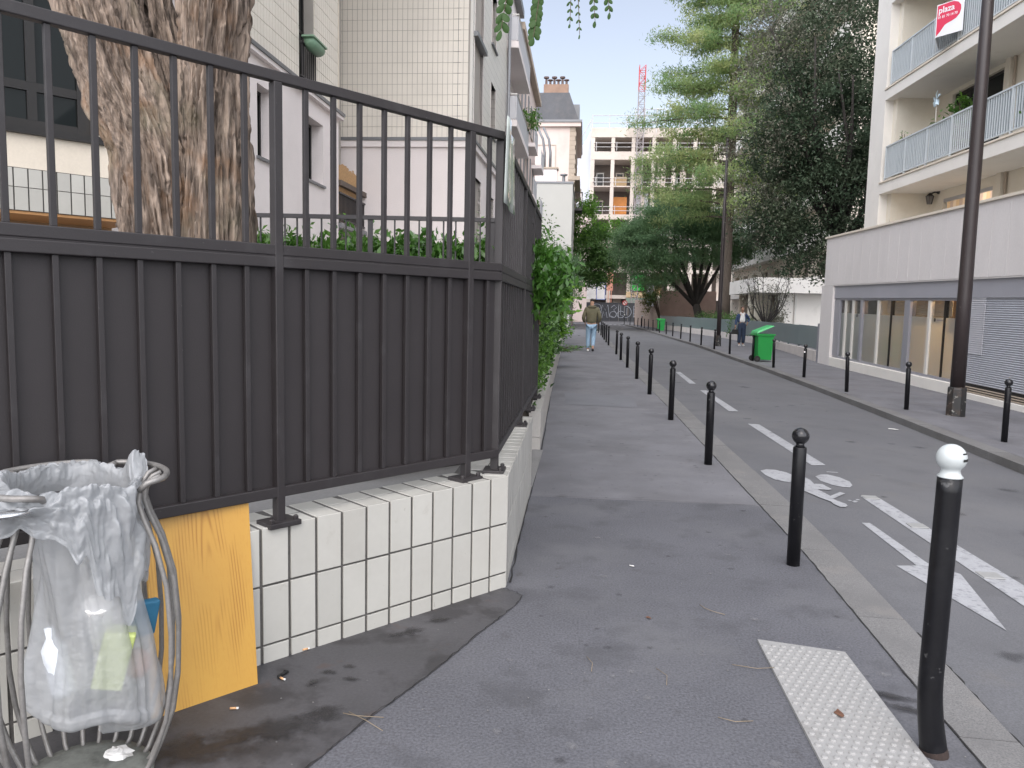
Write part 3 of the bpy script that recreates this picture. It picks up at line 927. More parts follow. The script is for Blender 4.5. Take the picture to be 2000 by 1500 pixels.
TW = [((-.40, 4.16, 3.62), (-.475, 4.14, 2.99), 11, .062, .036), ((-.245, 4.17, 3.62), (-.305, 4.145, 2.955), 17, .050, .033), ((-.135, 4.18, 3.62), (-.118, 4.175, 3.03), 12, .026, .012),
      ((-.135, 4.18, 3.62), (-.066, 4.17, 2.975), 13, .026, .010), ((-.06, 4.185, 3.6), (.012, 4.18, 3.045), 11, .036, .020), ((.0, 4.19, 3.6), (.085, 4.19, 3.09), 11, .038, .020)]
for (a, b, n, L, wd) in TW:
    a = Vector(a); b = Vector(b)
    tm = MB(); tm.tube([a, a.lerp(b, .5) + Vector((.012, 0, 0)), b], [.004, .0028, .0015], 5)
    tw_o = tm.build('hanging_twig', m_twig, tree)
    d = (b - a).normalized()
    for k in range(n):
        p = a.lerp(b, .30 + .70 * k / (n - 1))
        for sg in (-1, 1):
            if k == n - 1 and sg == 1: continue
            out = Vector((sg * .75, rnd.uniform(-.25, .25), 0)) + d * (rnd.uniform(.9, 1.5) if k < n - 1 else 3)
            leaflet(tw_o, p, out, (rnd.uniform(-.35, .35), -1, rnd.uniform(-.25, .3)), L * rnd.uniform(.85, 1.12), wd * rnd.uniform(.9, 1.1))

# ------------------------------------------------------------------ inner railing and clipped hedge
RI = F(-3.35, 6.62, 5.0)
m_rail = M('dark_rail', (.035, .032, .034), .5, var=.1)
ir = thing('garden_railing', 'thin dark garden railing standing in front of the clipped hedge behind the fence', 'railing', RI(1.3, 0, 1.0))
b = MB(); b.fbox(RI, 0, 2.9, -.02, .02, 2.30, 2.335); b.build('top_rail', m_rail, ir)
k = 0
s = .05
while s < 2.88:
    w = .022 if k % 10 == 3 else .0065
    b = MB(); b.fbox(RI, s - w, s + w, -.008, .008, 1.35, 2.30); b.build('baluster', m_rail, ir); s += .108; k += 1
pb = MB(); pb.fbox(RI, -.9, 2.75, -.08, 1.0, .5, 1.45); struct(pb.build('raised_bed', m_conc))
ch = thing('clipped_hedge', 'clipped bright green shrub row behind the thin garden railing', 'hedge', RI(1.3, .4, 1.5))
lm_clip = leaf_mat('clipped_leaf', (.035, .10, .015), (.11, .24, .035), (.06, .16, .025), trans=.3, rough=.3, spec=.6)
bl = [(*RI(-.1 + i * .22, .34 + rnd.uniform(-.05, .05), 1.86), .26, .28, .25 + rnd.uniform(-.02, .03), 1) for i in range(15)]
P, cc = clump_points(bl, 950, 36, .06, shell=.7, squash=1)
leaves('foliage', P, .075, lm_clip, ch, asp=.45, flat=.1, axis=np.array([0, 0, .6]))
b = MB()
for x in bl: b.tube([(x[0], x[1], 1.4), (x[0] + rnd.uniform(-.05, .05), x[1], 1.95)], [.012, .006], 5)
b.build('stems', m_twig, ch)

# ------------------------------------------------------------------ street litter bin with its bag, and the leaning board
m_galv = M('galvanised', (.235, .225, .215), .42, var=.14, vscale=9, fine=.12, fscale=90, metal=.35, bump=.15, bscale=120, tints=(((.16, .15, .14), 14, .55, .68, .7),))
BC = Vector((-1.551, 2.196, 0))
VW = Vector((-.577, .817)); RT = Vector((.817, .577))   # away from the viewer, to the right
def bp(ang, r, z):
    """ang 0 = towards viewer, 90 = right"""
    a = rad(ang); q = -VW * math.cos(a) + RT * math.sin(a)
    return Vector((BC.x + q.x * r, BC.y + q.y * r, z))
lbin = thing('litter_bin', 'tulip shaped street litter bin of bent grey metal rods beside the leaning board', 'litter bin', BC)
PROF = [(.175, .015), (.200, .045), (.235, .125), (.268, .22), (.285, .34), (.290, .50), (.278, .66), (.246, .79), (.212, .875), (.198, .925), (.203, .960), (.220, .985), (.246, .996)]
angs = [i * 15.0 for i in range(24)]
angs = [a for a in angs if 60 <= a <= 337]
angs = [a if a < 320 else a for a in angs]
for i, a in enumerate(angs):
    pts = [bp(a + rnd.uniform(-1, 1) * .6, r, z) for r, z in PROF]
    b = MB(); b.tube(pts, .0080, 8)
    b.build('rod', m_galv, lbin, smooth=True)
for (a0, a1) in ((58, 152), (163, 240), (250, 339)):
    pts = [bp(a0, .205, .965), bp(a0 - 1, .232, .990), bp(a0 + 3, .255, .997)] + [bp(a, .262, .998) for a in np.arange(a0 + 9, a1 - 8, 6)] + [bp(a1 - 3, .255, .997), bp(a1 + 1, .232, .990), bp(a1, .205, .965)]
    b = MB(); b.tube(pts, .0098, 8); b.build('rim_loop', m_galv, lbin, smooth=True)
b = MB(); b.tube([bp(k * 10, .150, .925) for k in range(36)], .006, 6, closed=True); b.build('bag_ring', m_rail, lbin, smooth=True)
b = MB(); b.lathe([(.19, 0), (.205, .012), (.2, .03), (.15, .036), (.02, .03)], 32, BC); b.build('base_disc', M('bin_base', (.17, .18, .165), .75, var=.2, vscale=9, fine=.15, tints=(((.06, .06, .055), 12, .5, .7, .7),)), lbin, smooth=True)
b = MB()
ca = bp(318, .25, .955)
b.lathe([(.08, 0), (.085, .006), (.08, .012), (.01, .014)], 24, ca); b.build('ashtray_lid', M('polished_steel', (.55, .56, .57), .2, metal=.9, var=.05), lbin, smooth=True)

def bag_mat():
    m = bpy.data.materials.new('clear_bag_film'); m.use_nodes = True
    nt = m.node_tree; p = nt.nodes['Principled BSDF']; out = nt.nodes['Material Output']
    p.inputs['Base Color'].default_value = (.62, .635, .65, 1); p.inputs['Roughness'].default_value = .22; p.inputs['Specular IOR Level'].default_value = .7
    vec = _n(nt, 'ShaderNodeTexCoord').outputs['Object']
    bu = _n(nt, 'ShaderNodeBump'); bu.inputs['Strength'].default_value = .55; bu.inputs['Distance'].default_value = .02
    h = _math(nt, 'ADD', _noise(nt, vec, 14, 3, .5), _math(nt, 'MULTIPLY', _noise(nt, vec, 42, 3, .5), .35))
    nt.links.new(h, bu.inputs['Height']); nt.links.new(bu.outputs[0], p.inputs['Normal'])
    tl = _n(nt, 'ShaderNodeBsdfTranslucent'); tl.inputs['Color'].default_value = (.50, .515, .53, 1)
    mx = _n(nt, 'ShaderNodeMixShader'); mx.inputs[0].default_value = .42
    nt.links.new(p.outputs[0], mx.inputs[1]); nt.links.new(tl.outputs[0], mx.inputs[2])
    tr = _n(nt, 'ShaderNodeBsdfTransparent')
    m2 = _n(nt, 'ShaderNodeMixShader'); m2.inputs[0].default_value = .40
    nt.links.new(mx.outputs[0], m2.inputs[1]); nt.links.new(tr.outputs[0], m2.inputs[2])
    nt.links.new(m2.outputs[0], out.inputs['Surface'])
    return m
m_bag = bag_mat()
m_bag2 = bag_mat(); m_bag2.name = 'clear_bag_folded'
[n for n in m_bag2.node_tree.nodes if n.type == 'MIX_SHADER'][-1].inputs[0].default_value = .20
[n for n in m_bag2.node_tree.nodes if n.type == 'BSDF_PRINCIPLED'][0].inputs['Base Color'].default_value = (.50, .515, .53, 1)
bag = thing('rubbish_bag', 'crumpled translucent plastic bag hanging in the rod litter bin and spilling over its rim', 'bag', BC + Vector((0, 0, .2)))
OFF = RT * .05
nu, nv = 150, 90
V = np.zeros((nv, nu, 3))
for j in range(nv):
    t = j / (nv - 1)
    z = .93 - .70 * t
    r = .118 + .062 * min(1, t * 1.25) ** 1.2
    if t < .1: r += .05 * (1 - t / .1)
    if t > .94: r *= math.sqrt(max(0, 1 - ((t - .94) / .06) ** 2)) * .97 + .03
    for i in range(nu):
        a = 2 * math.pi * i / nu
        cr = abs(float(fbm(np.array([math.cos(a) * 1.9 + 5, math.sin(a) * 1.9, t * .9]), 2, 4)) - .45) * 2
        cr2 = abs(float(fbm(np.array([math.cos(a) * 6 + 2, math.sin(a) * 6, t * 2.4 + math.cos(a)]), 3, 24)) - .45) * 2
        fold = (cr - .3) * .085 + (cr2 - .3) * .014 
        rr = r + fold * (1 if t < .9 else .6)
        sag = -.05 * math.sin(a * 1 + .4) * max(0, t - .5) * 2 + .03 * math.sin(a * 3 + 1) * max(0, t - .7) * 3
        q = -VW * math.cos(a) * rr * .95 + RT * math.sin(a) * rr * 1.05 + OFF * min(1, t * 1.6)
        V[j, i] = (BC.x + q.x, BC.y + q.y, z + sag)
grid_mesh('bag_body', V, nu, nv, m_bag, bag, closed_u=True)
# the cuff: rises out of the ring, turns over the rim and flops down in loose creased flaps
nu, nv = 300, 90
V = np.zeros((nv, nu, 3))
def gd_(deg, c, w): return math.exp(-(((deg - c + 180) % 360 - 180) / w) ** 2)
def cuff_len(deg): return .06 + .33 * gd_(deg, 52, 20) + .24 * gd_(deg, 84, 14) + .21 * gd_(deg, 20, 20) + .07 * gd_(deg, 345, 25) + .09 * gd_(deg, 285, 30)
def cuff_up(deg): return .045 + .03 * gd_(deg, 20, 50) + .085 * gd_(deg, 118, 8) + .03 * gd_(deg, 150, 30) + .045 * gd_(deg, 200, 40) + .065 * gd_(deg, 275, 38) + .012 * gd_(deg, 340, 30)
for j in range(nv):
    t = j / (nv - 1)
    for i in range(nu):
        deg = 360 * i / nu; a = rad(deg)
        L = cuff_len(deg) * (1 + .5 * (float(vnoise(np.array([math.cos(a) * 7 + 9, math.sin(a) * 7, 2.]), 8)) - .5)); up = cuff_up(deg)
        left = gd_(deg, 290, 45)
        if t < .3:
            f = t / .3; r = .172 + .022 * f * f; z = .925 + up * math.sin(f * math.pi / 2)
        else:
            f = (t - .3) / .7
            z = .925 + up - L * f ** 1.25
            r = .194 + (.030 + .085 * left) * min(1, f * 3.5) ** .7 - .022 * f * min(1, L / .2)
        cr = float(fbm(np.array([math.cos(a) * 2.4, math.sin(a) * 2.4, t * 2.0]), 2, 5)) - .45
        c2 = abs(float(fbm(np.array([math.cos(a) * 6 + t * 3, math.sin(a) * 6, t * 4.]), 3, 15)) - .45) * 2
        c3 = abs(float(fbm(np.array([math.cos(a) * 13 - t * 3, math.sin(a) * 13, t * 6.]), 2, 35)) - .37) * 2
        w_ = min(1, t * 3)
        r += (cr * .12 + (c2 - .3) * .036 + (c3 - .3) * .009) * w_
        z += ((c2 - .3) * .05 - cr * .04) * w_ * (1 - .5 * t)
        q = -VW * math.cos(a) * r + RT * math.sin(a) * r
        V[j, i] = (BC.x + q.x, BC.y + q.y, z)
grid_mesh('bag_cuff', V, nu, nv, m_bag2, bag, closed_u=True)

def rub(name, label, cat, ang, r, z, size, col, rot, rough=.5, shape='box'):
    c = bp(ang, r, z) + Vector((OFF.x, OFF.y, 0))
    b = MB()
    if shape == 'box': b.box(-size[0] / 2, size[0] / 2, -size[1] / 2, size[1] / 2, 0, size[2])
    elif shape == 'cup': b.lathe([(size[0] * .38, 0), (size[0] * .5, size[2] * .95), (size[0] * .52, size[2]), (size[0] * .3, size[2] * 1.02)], 16)
    elif shape == 'bottle': b.lathe([(size[0] * .48, 0), (size[0] * .5, .02), (size[0] * .5, size[2] * .7), (size[0] * .2, size[2] * .86), (size[0] * .2, size[2])], 14)
    else: b.ball((0, 0, size[2] * .5), size[0] * .5, 12, 8, (1, .8, size[2] / size[0]))
    o = b.build(name, M(name + '_col', col, rough, var=.15, vscale=12), None, bevel=.006 if shape == 'box' else 0, smooth=shape != 'box')
    o.location = c; o.rotation_euler = rot
    return tag(o, label, cat)
rub('drink_carton', 'pale green and yellow drink carton inside the plastic bag', 'carton', 20, .06, .34, (.09, .07, .19), (.45, .52, .18), (.1, .25, .5))
rub('black_tray', 'black food tray lying at the bottom of the plastic bag', 'tray', 0, .07, .27, (.15, .1, .05), (.02, .02, .025), (.1, -.06, .3))
rub('paper_cup', 'white paper cup inside the upper middle of the plastic bag', 'cup', 5, .05, .50, (.085, .085, .13), (.75, .74, .72), (.3, .2, 0), shape='cup')
rub('blue_packet', 'dark blue and teal packet pressed against the right side of the plastic bag', 'packet', 80, .12, .47, (.09, .03, .12), (.03, .14, .24), (.2, .1, 1.0))
rub('paper_wad', 'orange brown paper wad low at the right of the plastic bag', 'paper', 80, .10, .33, (.10, .1, .10), (.45, .24, .17), (0, .2, 0), shape='ball')
rub('water_bottle', 'white plastic bottle at the left inside the plastic bag', 'bottle', 300, .11, .34, (.07, .07, .22), (.65, .68, .72), (.1, -.12, 0), shape='bottle')

def wood_mat():
    m = bpy.data.materials.new('pine_panel'); m.use_nodes = True
    nt = m.node_tree; p = nt.nodes['Principled BSDF']
    vec = _n(nt, 'ShaderNodeTexCoord').outputs['Object']
    mp = _n(nt, 'ShaderNodeMapping'); mp.inputs['Scale'].default_value = (1, 1, .10)
    nt.links.new(vec, mp.inputs['Vector'])
    sp = _n(nt, 'ShaderNodeSeparateXYZ'); nt.links.new(vec, sp.inputs[0])
    wob = _noise(nt, mp.outputs[0], 9, 2)
    xx = _math(nt, 'ADD', sp.outputs[0], -.045)
    zz = _math(nt, 'MULTIPLY_ADD', sp.outputs[2], .05)
    zz.node.inputs[2].default_value = .022
    rr_ = _math(nt, 'SQRT', _math(nt, 'ADD', _math(nt, 'MULTIPLY', xx, xx), _math(nt, 'MULTIPLY', zz, zz)))
    ph = _math(nt, 'ADD', _math(nt, 'MULTIPLY', rr_, 520.), _math(nt, 'MULTIPLY', wob, 9.))
    rings = _math(nt, 'POWER', _math(nt, 'MULTIPLY_ADD', _math(nt, 'SINE', ph), .5), 3.)
    rings.node.inputs[0].links[0].from_node.inputs[2].default_value = .5
    band = _ramp(nt, _noise(nt, mp.outputs[0], 11, 2), .46, .60)
    n2 = _noise(nt, mp.outputs[0], 160, 3); n3 = _noise(nt, mp.outputs[0], 4, 3)
    c = _mixc(nt, _math(nt, 'MULTIPLY', _math(nt, 'MULTIPLY', rings, band), .8), (.50, .272, .05), (.30, .125, .018))
    c = _mixc(nt, _math(nt, 'MULTIPLY', _ramp(nt, n3, .45, .65), .5), c, (.57, .32, .055))
    c = _mixc(nt, _math(nt, 'MULTIPLY', _ramp(nt, n2, .5, .8), .3), c, (.43, .19, .03))
    nt.links.new(c, p.inputs['Base Color']); p.inputs['Roughness'].default_value = .42
    return m
bd = MB()
Nw = Vector((.753, -.658, .248 * .753)).normalized() * .018
q = [Vector((-1.276, 2.888, .002)), Vector((-1.545, 2.575, .002)), Vector((-1.648, 2.745, .757)), Vector((-1.3786, 3.048, .738))]
bd.add(q + [p - Nw for p in q], [(0, 1, 2, 3)[::-1], (4, 5, 6, 7), (0, 1, 5, 4), (1, 2, 6, 5), (2, 3, 7, 6), (3, 0, 4, 7)])
bo = bd.build('wooden_board', wood_mat(), None, loc=(-1.46, 2.81, .37))
# local frame: rotate mesh so the board grain runs up its height
R_ = Matrix.Rotation(rad(-49.5), 4, 'Z')
bo.data.transform(R_); bo.rotation_euler = (0, 0, rad(49.5))
tag(bo, 'orange pine board leaning against the low tiled wall beside the litter bin', 'board')

# ------------------------------------------------------------------ small litter
m_white = M('white_paper', (.72, .71, .69), .7, var=.1)
m_orange = M('filter_tip', (.62, .36, .18), .8, var=.15)
m_black = M('black_bits', (.012, .012, .012), .7, var=.2)
m_straw = M('dry_stem', (.22, .175, .12), .8, var=.2)
m_dead = M('dead_leaf', (.13, .06, .035), .8, var=.3, vscale=30)
def butt(x, y, a, label):
    t = thing('cigarette_butt', label, 'cigarette butt', (x, y, .012))
    d = Vector((math.cos(a), math.sin(a), 0)); c = Vector((x, y, .012))
    b = MB(); b.tube([c - d * .014, c + d * .010], .0042, 8); b.build('filter', m_orange, t, smooth=True)
    b = MB(); b.tube([c + d * .010, c + d * .018], .0042, 8); b.build('paper_end', m_white, t, smooth=True)
butt(-1.192, 3.205, .7, 'orange cigarette butt against the foot of the low tiled wall right of the board')
butt(-1.28, 2.68, .2, 'orange cigarette butt lying on the stained pavement below the board')
butt(-1.19, 2.93, -.5, 'orange cigarette butt touching the bent black strip by the board')
b = MB(); b.tube([(-1.205, 2.99, .012), (-1.19, 2.985, .014), (-1.205, 2.965, .012), (-1.212, 2.945, .012), (-1.2, 2.935, .012)], .007, 6)
tag(b.build('rubber_strip', m_black, None, smooth=True), 'bent black rubber strip on the pavement near the foot of the board', 'strip')
def twig(pts, r, label, m=m_straw):
    b = MB(); b.tube(pts, r, 5); tag(b.build('dry_twig', m, None, smooth=True), label, 'twig')
twig([(.66, 4.02, .006), (.68, 3.96, .01), (.72, 3.92, .01), (.77, 3.90, .006)], .0016, 'curved dry stem in the middle of the pavement')
twig([(.56, 2.87, .006), (.62, 2.84, .009), (.69, 2.86, .006)], .0016, 'dry stem left of the white tactile slab')
twig([(-.86, 2.70, .012), (-.8, 2.685, .014), (-.70, 2.69, .012)], .0016, 'dry stem lying across the pavement crack')
twig([(-.84, 2.71, .013), (-.76, 2.66, .013), (-.68, 2.60, .012)], .0014, 'second dry stem crossing the first at the pavement crack')
twig([(.06, 3.32, .006), (.085, 3.25, .01), (.08, 3.18, .006)], .0015, 'short curved dry stem on the coarse near pavement')
twig([(.70, 3.33, .006), (.8, 3.30, .009), (.88, 3.31, .014)], .0014, 'dry stem touching the left edge of the tactile slab')
twig([(.36, 3.25, .006), (.40, 3.18, .009), (.39, 3.10, .006)], .0013, 'thin pale stem alone on the pavement left of the slab')
def scrap(x, y, z, r, label, m, name='paper_scrap', cat='litter'):
    b = MB(); n = 7; V = [(0, 0, .006)]
    for k in range(n):
        a = 2 * math.pi * k / n; q = r * rnd.uniform(.6, 1.2)
        V.append((math.cos(a) * q * 1.3, math.sin(a) * q * .8, rnd.uniform(0.001, .008)))
    b.add(V, [(0, k + 1, (k + 1) % n + 1) for k in range(n)])
    o = b.build(name, m, None); o.location = (x, y, z); o.rotation_euler = (0, 0, rnd.uniform(0, 6))
    sm_ = o.modifiers.new('thick', 'SOLIDIFY'); sm_.thickness = .002
    tag(o, label, cat)
scrap(1.03, 2.93, .017, .024, 'brown dead leaf lying on the white tactile slab', m_dead, 'dead_leaf', 'leaf')
scrap(.375, 3.80, .004, .012, 'small brown leaf scrap on the pavement near the middle', m_dead, 'dead_leaf', 'leaf')
scrap(.34, 4.59, .004, .017, 'white paper scrap on the middle of the pavement level with the wall corner', m_white)
scrap(2.75, 5.9, zroad(2.75, 5.9) + .004, .03, 'brown leaf on the road beside the white line', m_dead, 'dead_leaf', 'leaf')
scrap(1.40, 2.2 + .9, .006, .012, 'pale scrap at the foot of the white headed bollard', M('yellow_scrap', (.6, .5, .28), .7), 'paper_scrap')
scrap(4.75, 12.1, zroad(4.75, 12.1) + .006, .07, 'white crumpled paper in the far gutter opposite the lamp post', m_white)
pebbles = MB()
for k in range(260):
    x = rnd.uniform(-1.2, 1.4); y = rnd.uniform(2.2, 8) ** 1.0
    if x < -.4 and y > 3 + (x + 1.3) * 1.2: continue
    r = rnd.uniform(.0012, .0035)
    pebbles.ball((x, y, .004 + r * .3), r, 5, 4, (1.4, 1, .6))
o = pebbles.build('grit', m_granite, None); o['kind'] = 'stuff'; o['label'] = 'scattered pale grit on the pavement'
for (an, r, sx, lab) in ((300, .13, .05, 'crumpled white tissue on the base of the litter bin at left'), (120, .12, .06, 'crumpled white paper on the base of the litter bin at right')):
    c = bp(an, r, .04); b = MB(); b.ball(c, sx * .6, 14, 9, (1.2, .9, .5))
    o = b.build('tissue', m_white, None, loc=c)
    dm_ = [v.co for v in o.data.vertices]
    for v in o.data.vertices: v.co *= 1 + rnd.uniform(-.25, .25)
    tag(o, lab, 'tissue')
# ------------------------------------------------------------------ left buildings
m_render = M('pinkish_render', (0.80, 0.735, 0.715), .85, var=.06, vscale=.6, fine=.04, fscale=40, bump=.15, bscale=60, world=True,
             tints=(((.68, .62, .60), .9, .55, .75, .35),))
m_cream = M('cream_render', (0.70, 0.63, 0.53), .85, var=.06, vscale=.7, fine=.04, fscale=40, bump=.15, bscale=60, world=True,
            tints=(((.45, .39, .30), 1.1, .56, .75, .4),))
m_btile = M('facade_tile', (0.77, 0.715, 0.63), .35, var=.06, vscale=1.2, fine=.02, fscale=30, bump=0, world=True)
m_joint = M('facade_joint', (0.38, 0.35, 0.315), .9, var=.1)
m_dframe = M('dark_window_frame', (0.010, 0.0085, 0.008), .4, var=.1)
m_wframe = M('white_window_frame', (0.62, 0.60, 0.56), .4, var=.05)
m_zinc = M('zinc', (0.20, 0.205, 0.215), .45, var=.1, vscale=.8, fine=.05, metal=.3, world=True)
m_slate = M('slate', (0.075, 0.078, 0.088), .55, var=.2, vscale=1.0, fine=.2, fscale=25, world=True, tints=(((.13, .12, .12), 1.2, .5, .7, .5),))
m_pink = M('pink_plaster', (0.68, 0.565, 0.52), .85, var=.07, vscale=.5, fine=.04, world=True, tints=(((.43, .34, .30), .6, .55, .75, .4),))
m_stone = M('stone_trim', (0.42, 0.35, 0.28), .85, var=.1, world=True)
m_grey_r = M('grey_green_render', (0.46, 0.455, 0.425), .85, var=.06, vscale=.4, fine=.03, world=True)
def glass_mat(name, col=(.010, .013, .013), rough=.03):
    m = bpy.data.materials.new(name); m.use_nodes = True
    p = m.node_tree.nodes['Principled BSDF']
    p.inputs['Base Color'].default_value = (*col, 1); p.inputs['Roughness'].default_value = rough; p.inputs['Specular IOR Level'].default_value = .12
    return m
m_glass = glass_mat('window_glass')
m_glass_l = glass_mat('curtained_glass', (.20, .19, .18), .08)
def brick_mat(name, w, h, col, joint, mort, angle_axis='x', rough=.4):
    """tile grid too fine or too oblique to count, on real wall slabs: colour of tile and joint"""
    m = bpy.data.materials.new(name); m.use_nodes = True
    nt = m.node_tree; p = nt.nodes['Principled BSDF']
    vec = _n(nt, 'ShaderNodeNewGeometry').outputs['Position']
    sp = _n(nt, 'ShaderNodeSeparateXYZ'); nt.links.new(vec, sp.inputs[0])
    cb = _n(nt, 'ShaderNodeCombineXYZ')
    nt.links.new(sp.outputs[1 if angle_axis == 'y' else 0], cb.inputs[0]); nt.links.new(sp.outputs[2], cb.inputs[1])
    br = _n(nt, 'ShaderNodeTexBrick'); br.offset = 0; br.squash = 1
    br.inputs['Scale'].default_value = 1; br.inputs['Brick Width'].default_value = w; br.inputs['Row Height'].default_value = h
    br.inputs['Mortar Size'].default_value = mort; br.inputs['Mortar Smooth'].default_value = 0
    br.inputs['Color1'].default_value = (*col, 1); br.inputs['Color2'].default_value = (*[c * .94 for c in col], 1); br.inputs['Mortar'].default_value = (*joint, 1)
    nt.links.new(cb.outputs[0], br.inputs['Vector'])
    nt.links.new(br.outputs[0], p.inputs['Base Color']); p.inputs['Roughness'].default_value = rough
    return m
m_tgrid_y = brick_mat('street_side_tiles', .131, .265, (.72, .69, .63), (.36, .33, .30), .006, 'y')

def wall_open(mb, fr, t, s0, s1, z0, z1, ops, depth=.25):
    """wall skin with real openings and reveals"""
    ss = sorted({s0, s1, *[q for o in ops for q in (o[0], o[1]) if s0 < q < s1]})
    zz = sorted({z0, z1, *[q for o in ops for q in (o[2], o[3]) if z0 < q < z1]})
    for a, b in zip(ss[:-1], ss[1:]):
        for c, d in zip(zz[:-1], zz[1:]):
            ms, mz = (a + b) / 2, (c + d) / 2
            if any(o[0] < ms < o[1] and o[2] < mz < o[3] for o in ops): continue
            mb.quad(fr(a, t, c), fr(b, t, c), fr(b, t, d), fr(a, t, d))
    for (a, b, c, d) in ops:
        for (p, q) in (((a, c), (b, c)), ((b, c), (b, d)), ((b, d), (a, d)), ((a, d), (a, c))):
            mb.quad(fr(p[0], t, p[1]), fr(q[0], t, q[1]), fr(q[0], t + depth, q[1]), fr(p[0], t + depth, p[1]))

def window(parent, fr, a, b, c, d, t, mf, mg=None, nv=1, nh=0, fw=.06, sill=None):
    w = MB()
    w.fbox(fr, a, b, t, t + .05, c, c + fw); w.fbox(fr, a, b, t, t + .05, d - fw, d)
    w.fbox(fr, a, a + fw, t + .001, t + .049, c + fw, d - fw); w.fbox(fr, b - fw, b, t + .001, t + .049, c + fw, d - fw)
    for i in range(nv):
        s = a + (b - a) * (i + 1) / (nv + 1); w.fbox(fr, s - fw / 2, s + fw / 2, t + .002, t + .048, c + fw, d - fw)
    for i in range(nh):
        z = c + (d - c) * (i + 1) / (nh + 1); w.fbox(fr, a + fw, b - fw, t + .004, t + .046, z - fw / 2, z + fw / 2)
    o = w.build('window', mf, parent)
    g_ = MB(); g_.fbox(fr, a + .01, b - .01, t + .02, t + .03, c + .01, d - .01); g_.build('pane', mg or m_glass, o)
    if sill:
        s_ = MB(); s_.fbox(fr, a - .06, b + .06, -.05, t, c - .05, c - .002); s_.build('sill', sill, o)
    return o

# -- wing with the wide dark windows, parallel to the fence
A1 = F(-5.64, 7.585, 50)
wing = thing('tiled_wing', 'cream wing with wide dark windows over a white tile band at far left', 'building', A1(-2, 0, .6))
mb = MB(); ops = [(-4.3, .55, 3.28, 6.2)]
wall_open(mb, A1, 0, -5, 1.0, 2.86, 9, ops, .22)
mb.quad(A1(1.0, 0, 2.43), A1(1.0, 3, 2.43), A1(1.0, 3, 9), A1(1.0, 0, 9))
mb.build('wall', m_cream, wing)
mb = MB(); mb.fbox(A1, -5, .99, .01, .3, 2.43, 2.86); mb.build('tile_backing', m_grout, wing)
for i in range(38):
    s = -4.0 + i * PITCH
    if s > .87: break
    for (z0, z1) in ((2.435, 2.662), (2.669, 2.855)):
        put_tile(wing, A1, s, z0, PITCH - J, round(z1 - z0, 3), t=.010)
mb = MB(); mb.fbox(A1, -5, .98, .02, 2.5, 2.40, 2.43); mb.build('soffit', M('orange_wood', (.42, .22, .09), .7, var=.15), wing)
mb = MB(); mb.fbox(A1, -5, .98, .9, 1.1, .57, 2.40); mb.build('recessed_wall', M('ochre_wall', (.42, .27, .15), .8, var=.1), wing)
mb = MB(); mb.fbox(A1, -5, .99, .30, 3, 2.45, 9); mb.build('inner_block', m_dframe, wing)
for (a, b) in ((-4.3, -1.9), (-1.9, -.55), (-.55, .55)):
    wd = MB(); fw = .07
    for z in (3.28, 3.66, 6.12): wd.fbox(A1, a, b, .10, .16, z, z + .09)
    wd.fbox(A1, a, a + .13, .095, .165, 3.2801, 6.2); wd.fbox(A1, b - .13, b, .095, .165, 3.2801, 6.2)
    m_ = (a + b) / 2; wd.fbox(A1, m_ - .045, m_ + .045, .098, .162, 3.37, 3.66); wd.fbox(A1, m_ - .045, m_ + .045, .098, .162, 3.75, 6.12)
    o = wd.build('window', m_dframe, wing)
    g_ = MB(); g_.fbox(A1, a + .02, b - .02, .125, .135, 3.3, 6.18); g_.build('pane', m_glass, o)
sl = MB(); sl.fbox(A1, -4.4, .65, -.05, .10, 3.20, 3.278); sl.build('sill', m_dframe, wing)

# -- main tiled building: courtyard face and end wall
A2 = F(-5.8, 9.0, 90)
EW = F(-8.6, 20.0, 0)
SF = F(-3.0, 20.0, 88.8)
bld = thing('tiled_building', 'pale apartment building with pinkish ground floor and small cream tiles above', 'building', (-5, 20, 0))
mb = MB()
w1 = (13.37 - 9, 14.04 - 9, 4.12, 5.37); w2 = (15.68 - 9, 16.80 - 9, 4.13, 5.42)
wall_open(mb, A2, 0, 0, 8.87, .5, 5.80, [w1, w2], .32)
mb.quad(A2(8.87, 0, .5), A2(8.87, 3.2, .5), A2(8.87, 3.2, 5.8), A2(8.87, 0, 5.8))
mb.build('render_wall', m_render, bld)
mb = MB(); mb.fbox(A2, 0, 8.8, .33, .5, .5, 13); mb.build('inner_wall', m_dframe, bld)
mb = MB(); mb.fbox(A2, 0, 8.97, -.10, 3.0, 5.802, 5.88); mb.build('ledge', m_render, bld)
mb = MB(); mb.fbox(A2, 0, 8.98, -.13, 3.0, 5.882, 5.95); mb.build('flashing', m_zinc, bld)
uo = (15.43 - 9, 16.25 - 9, 6.0, 8.3)
mb = MB(); wall_open(mb, A2, .02, 0, 8.87, 5.952, 13, [uo, (4.2, 4.95, 7.55, 9)], .30)
mb.quad(A2(8.87, .02, 5.95), A2(8.87, 3.2, 5.95), A2(8.87, 3.2, 13), A2(8.87, .02, 13))
mb.build('upper_wall', m_joint, bld)
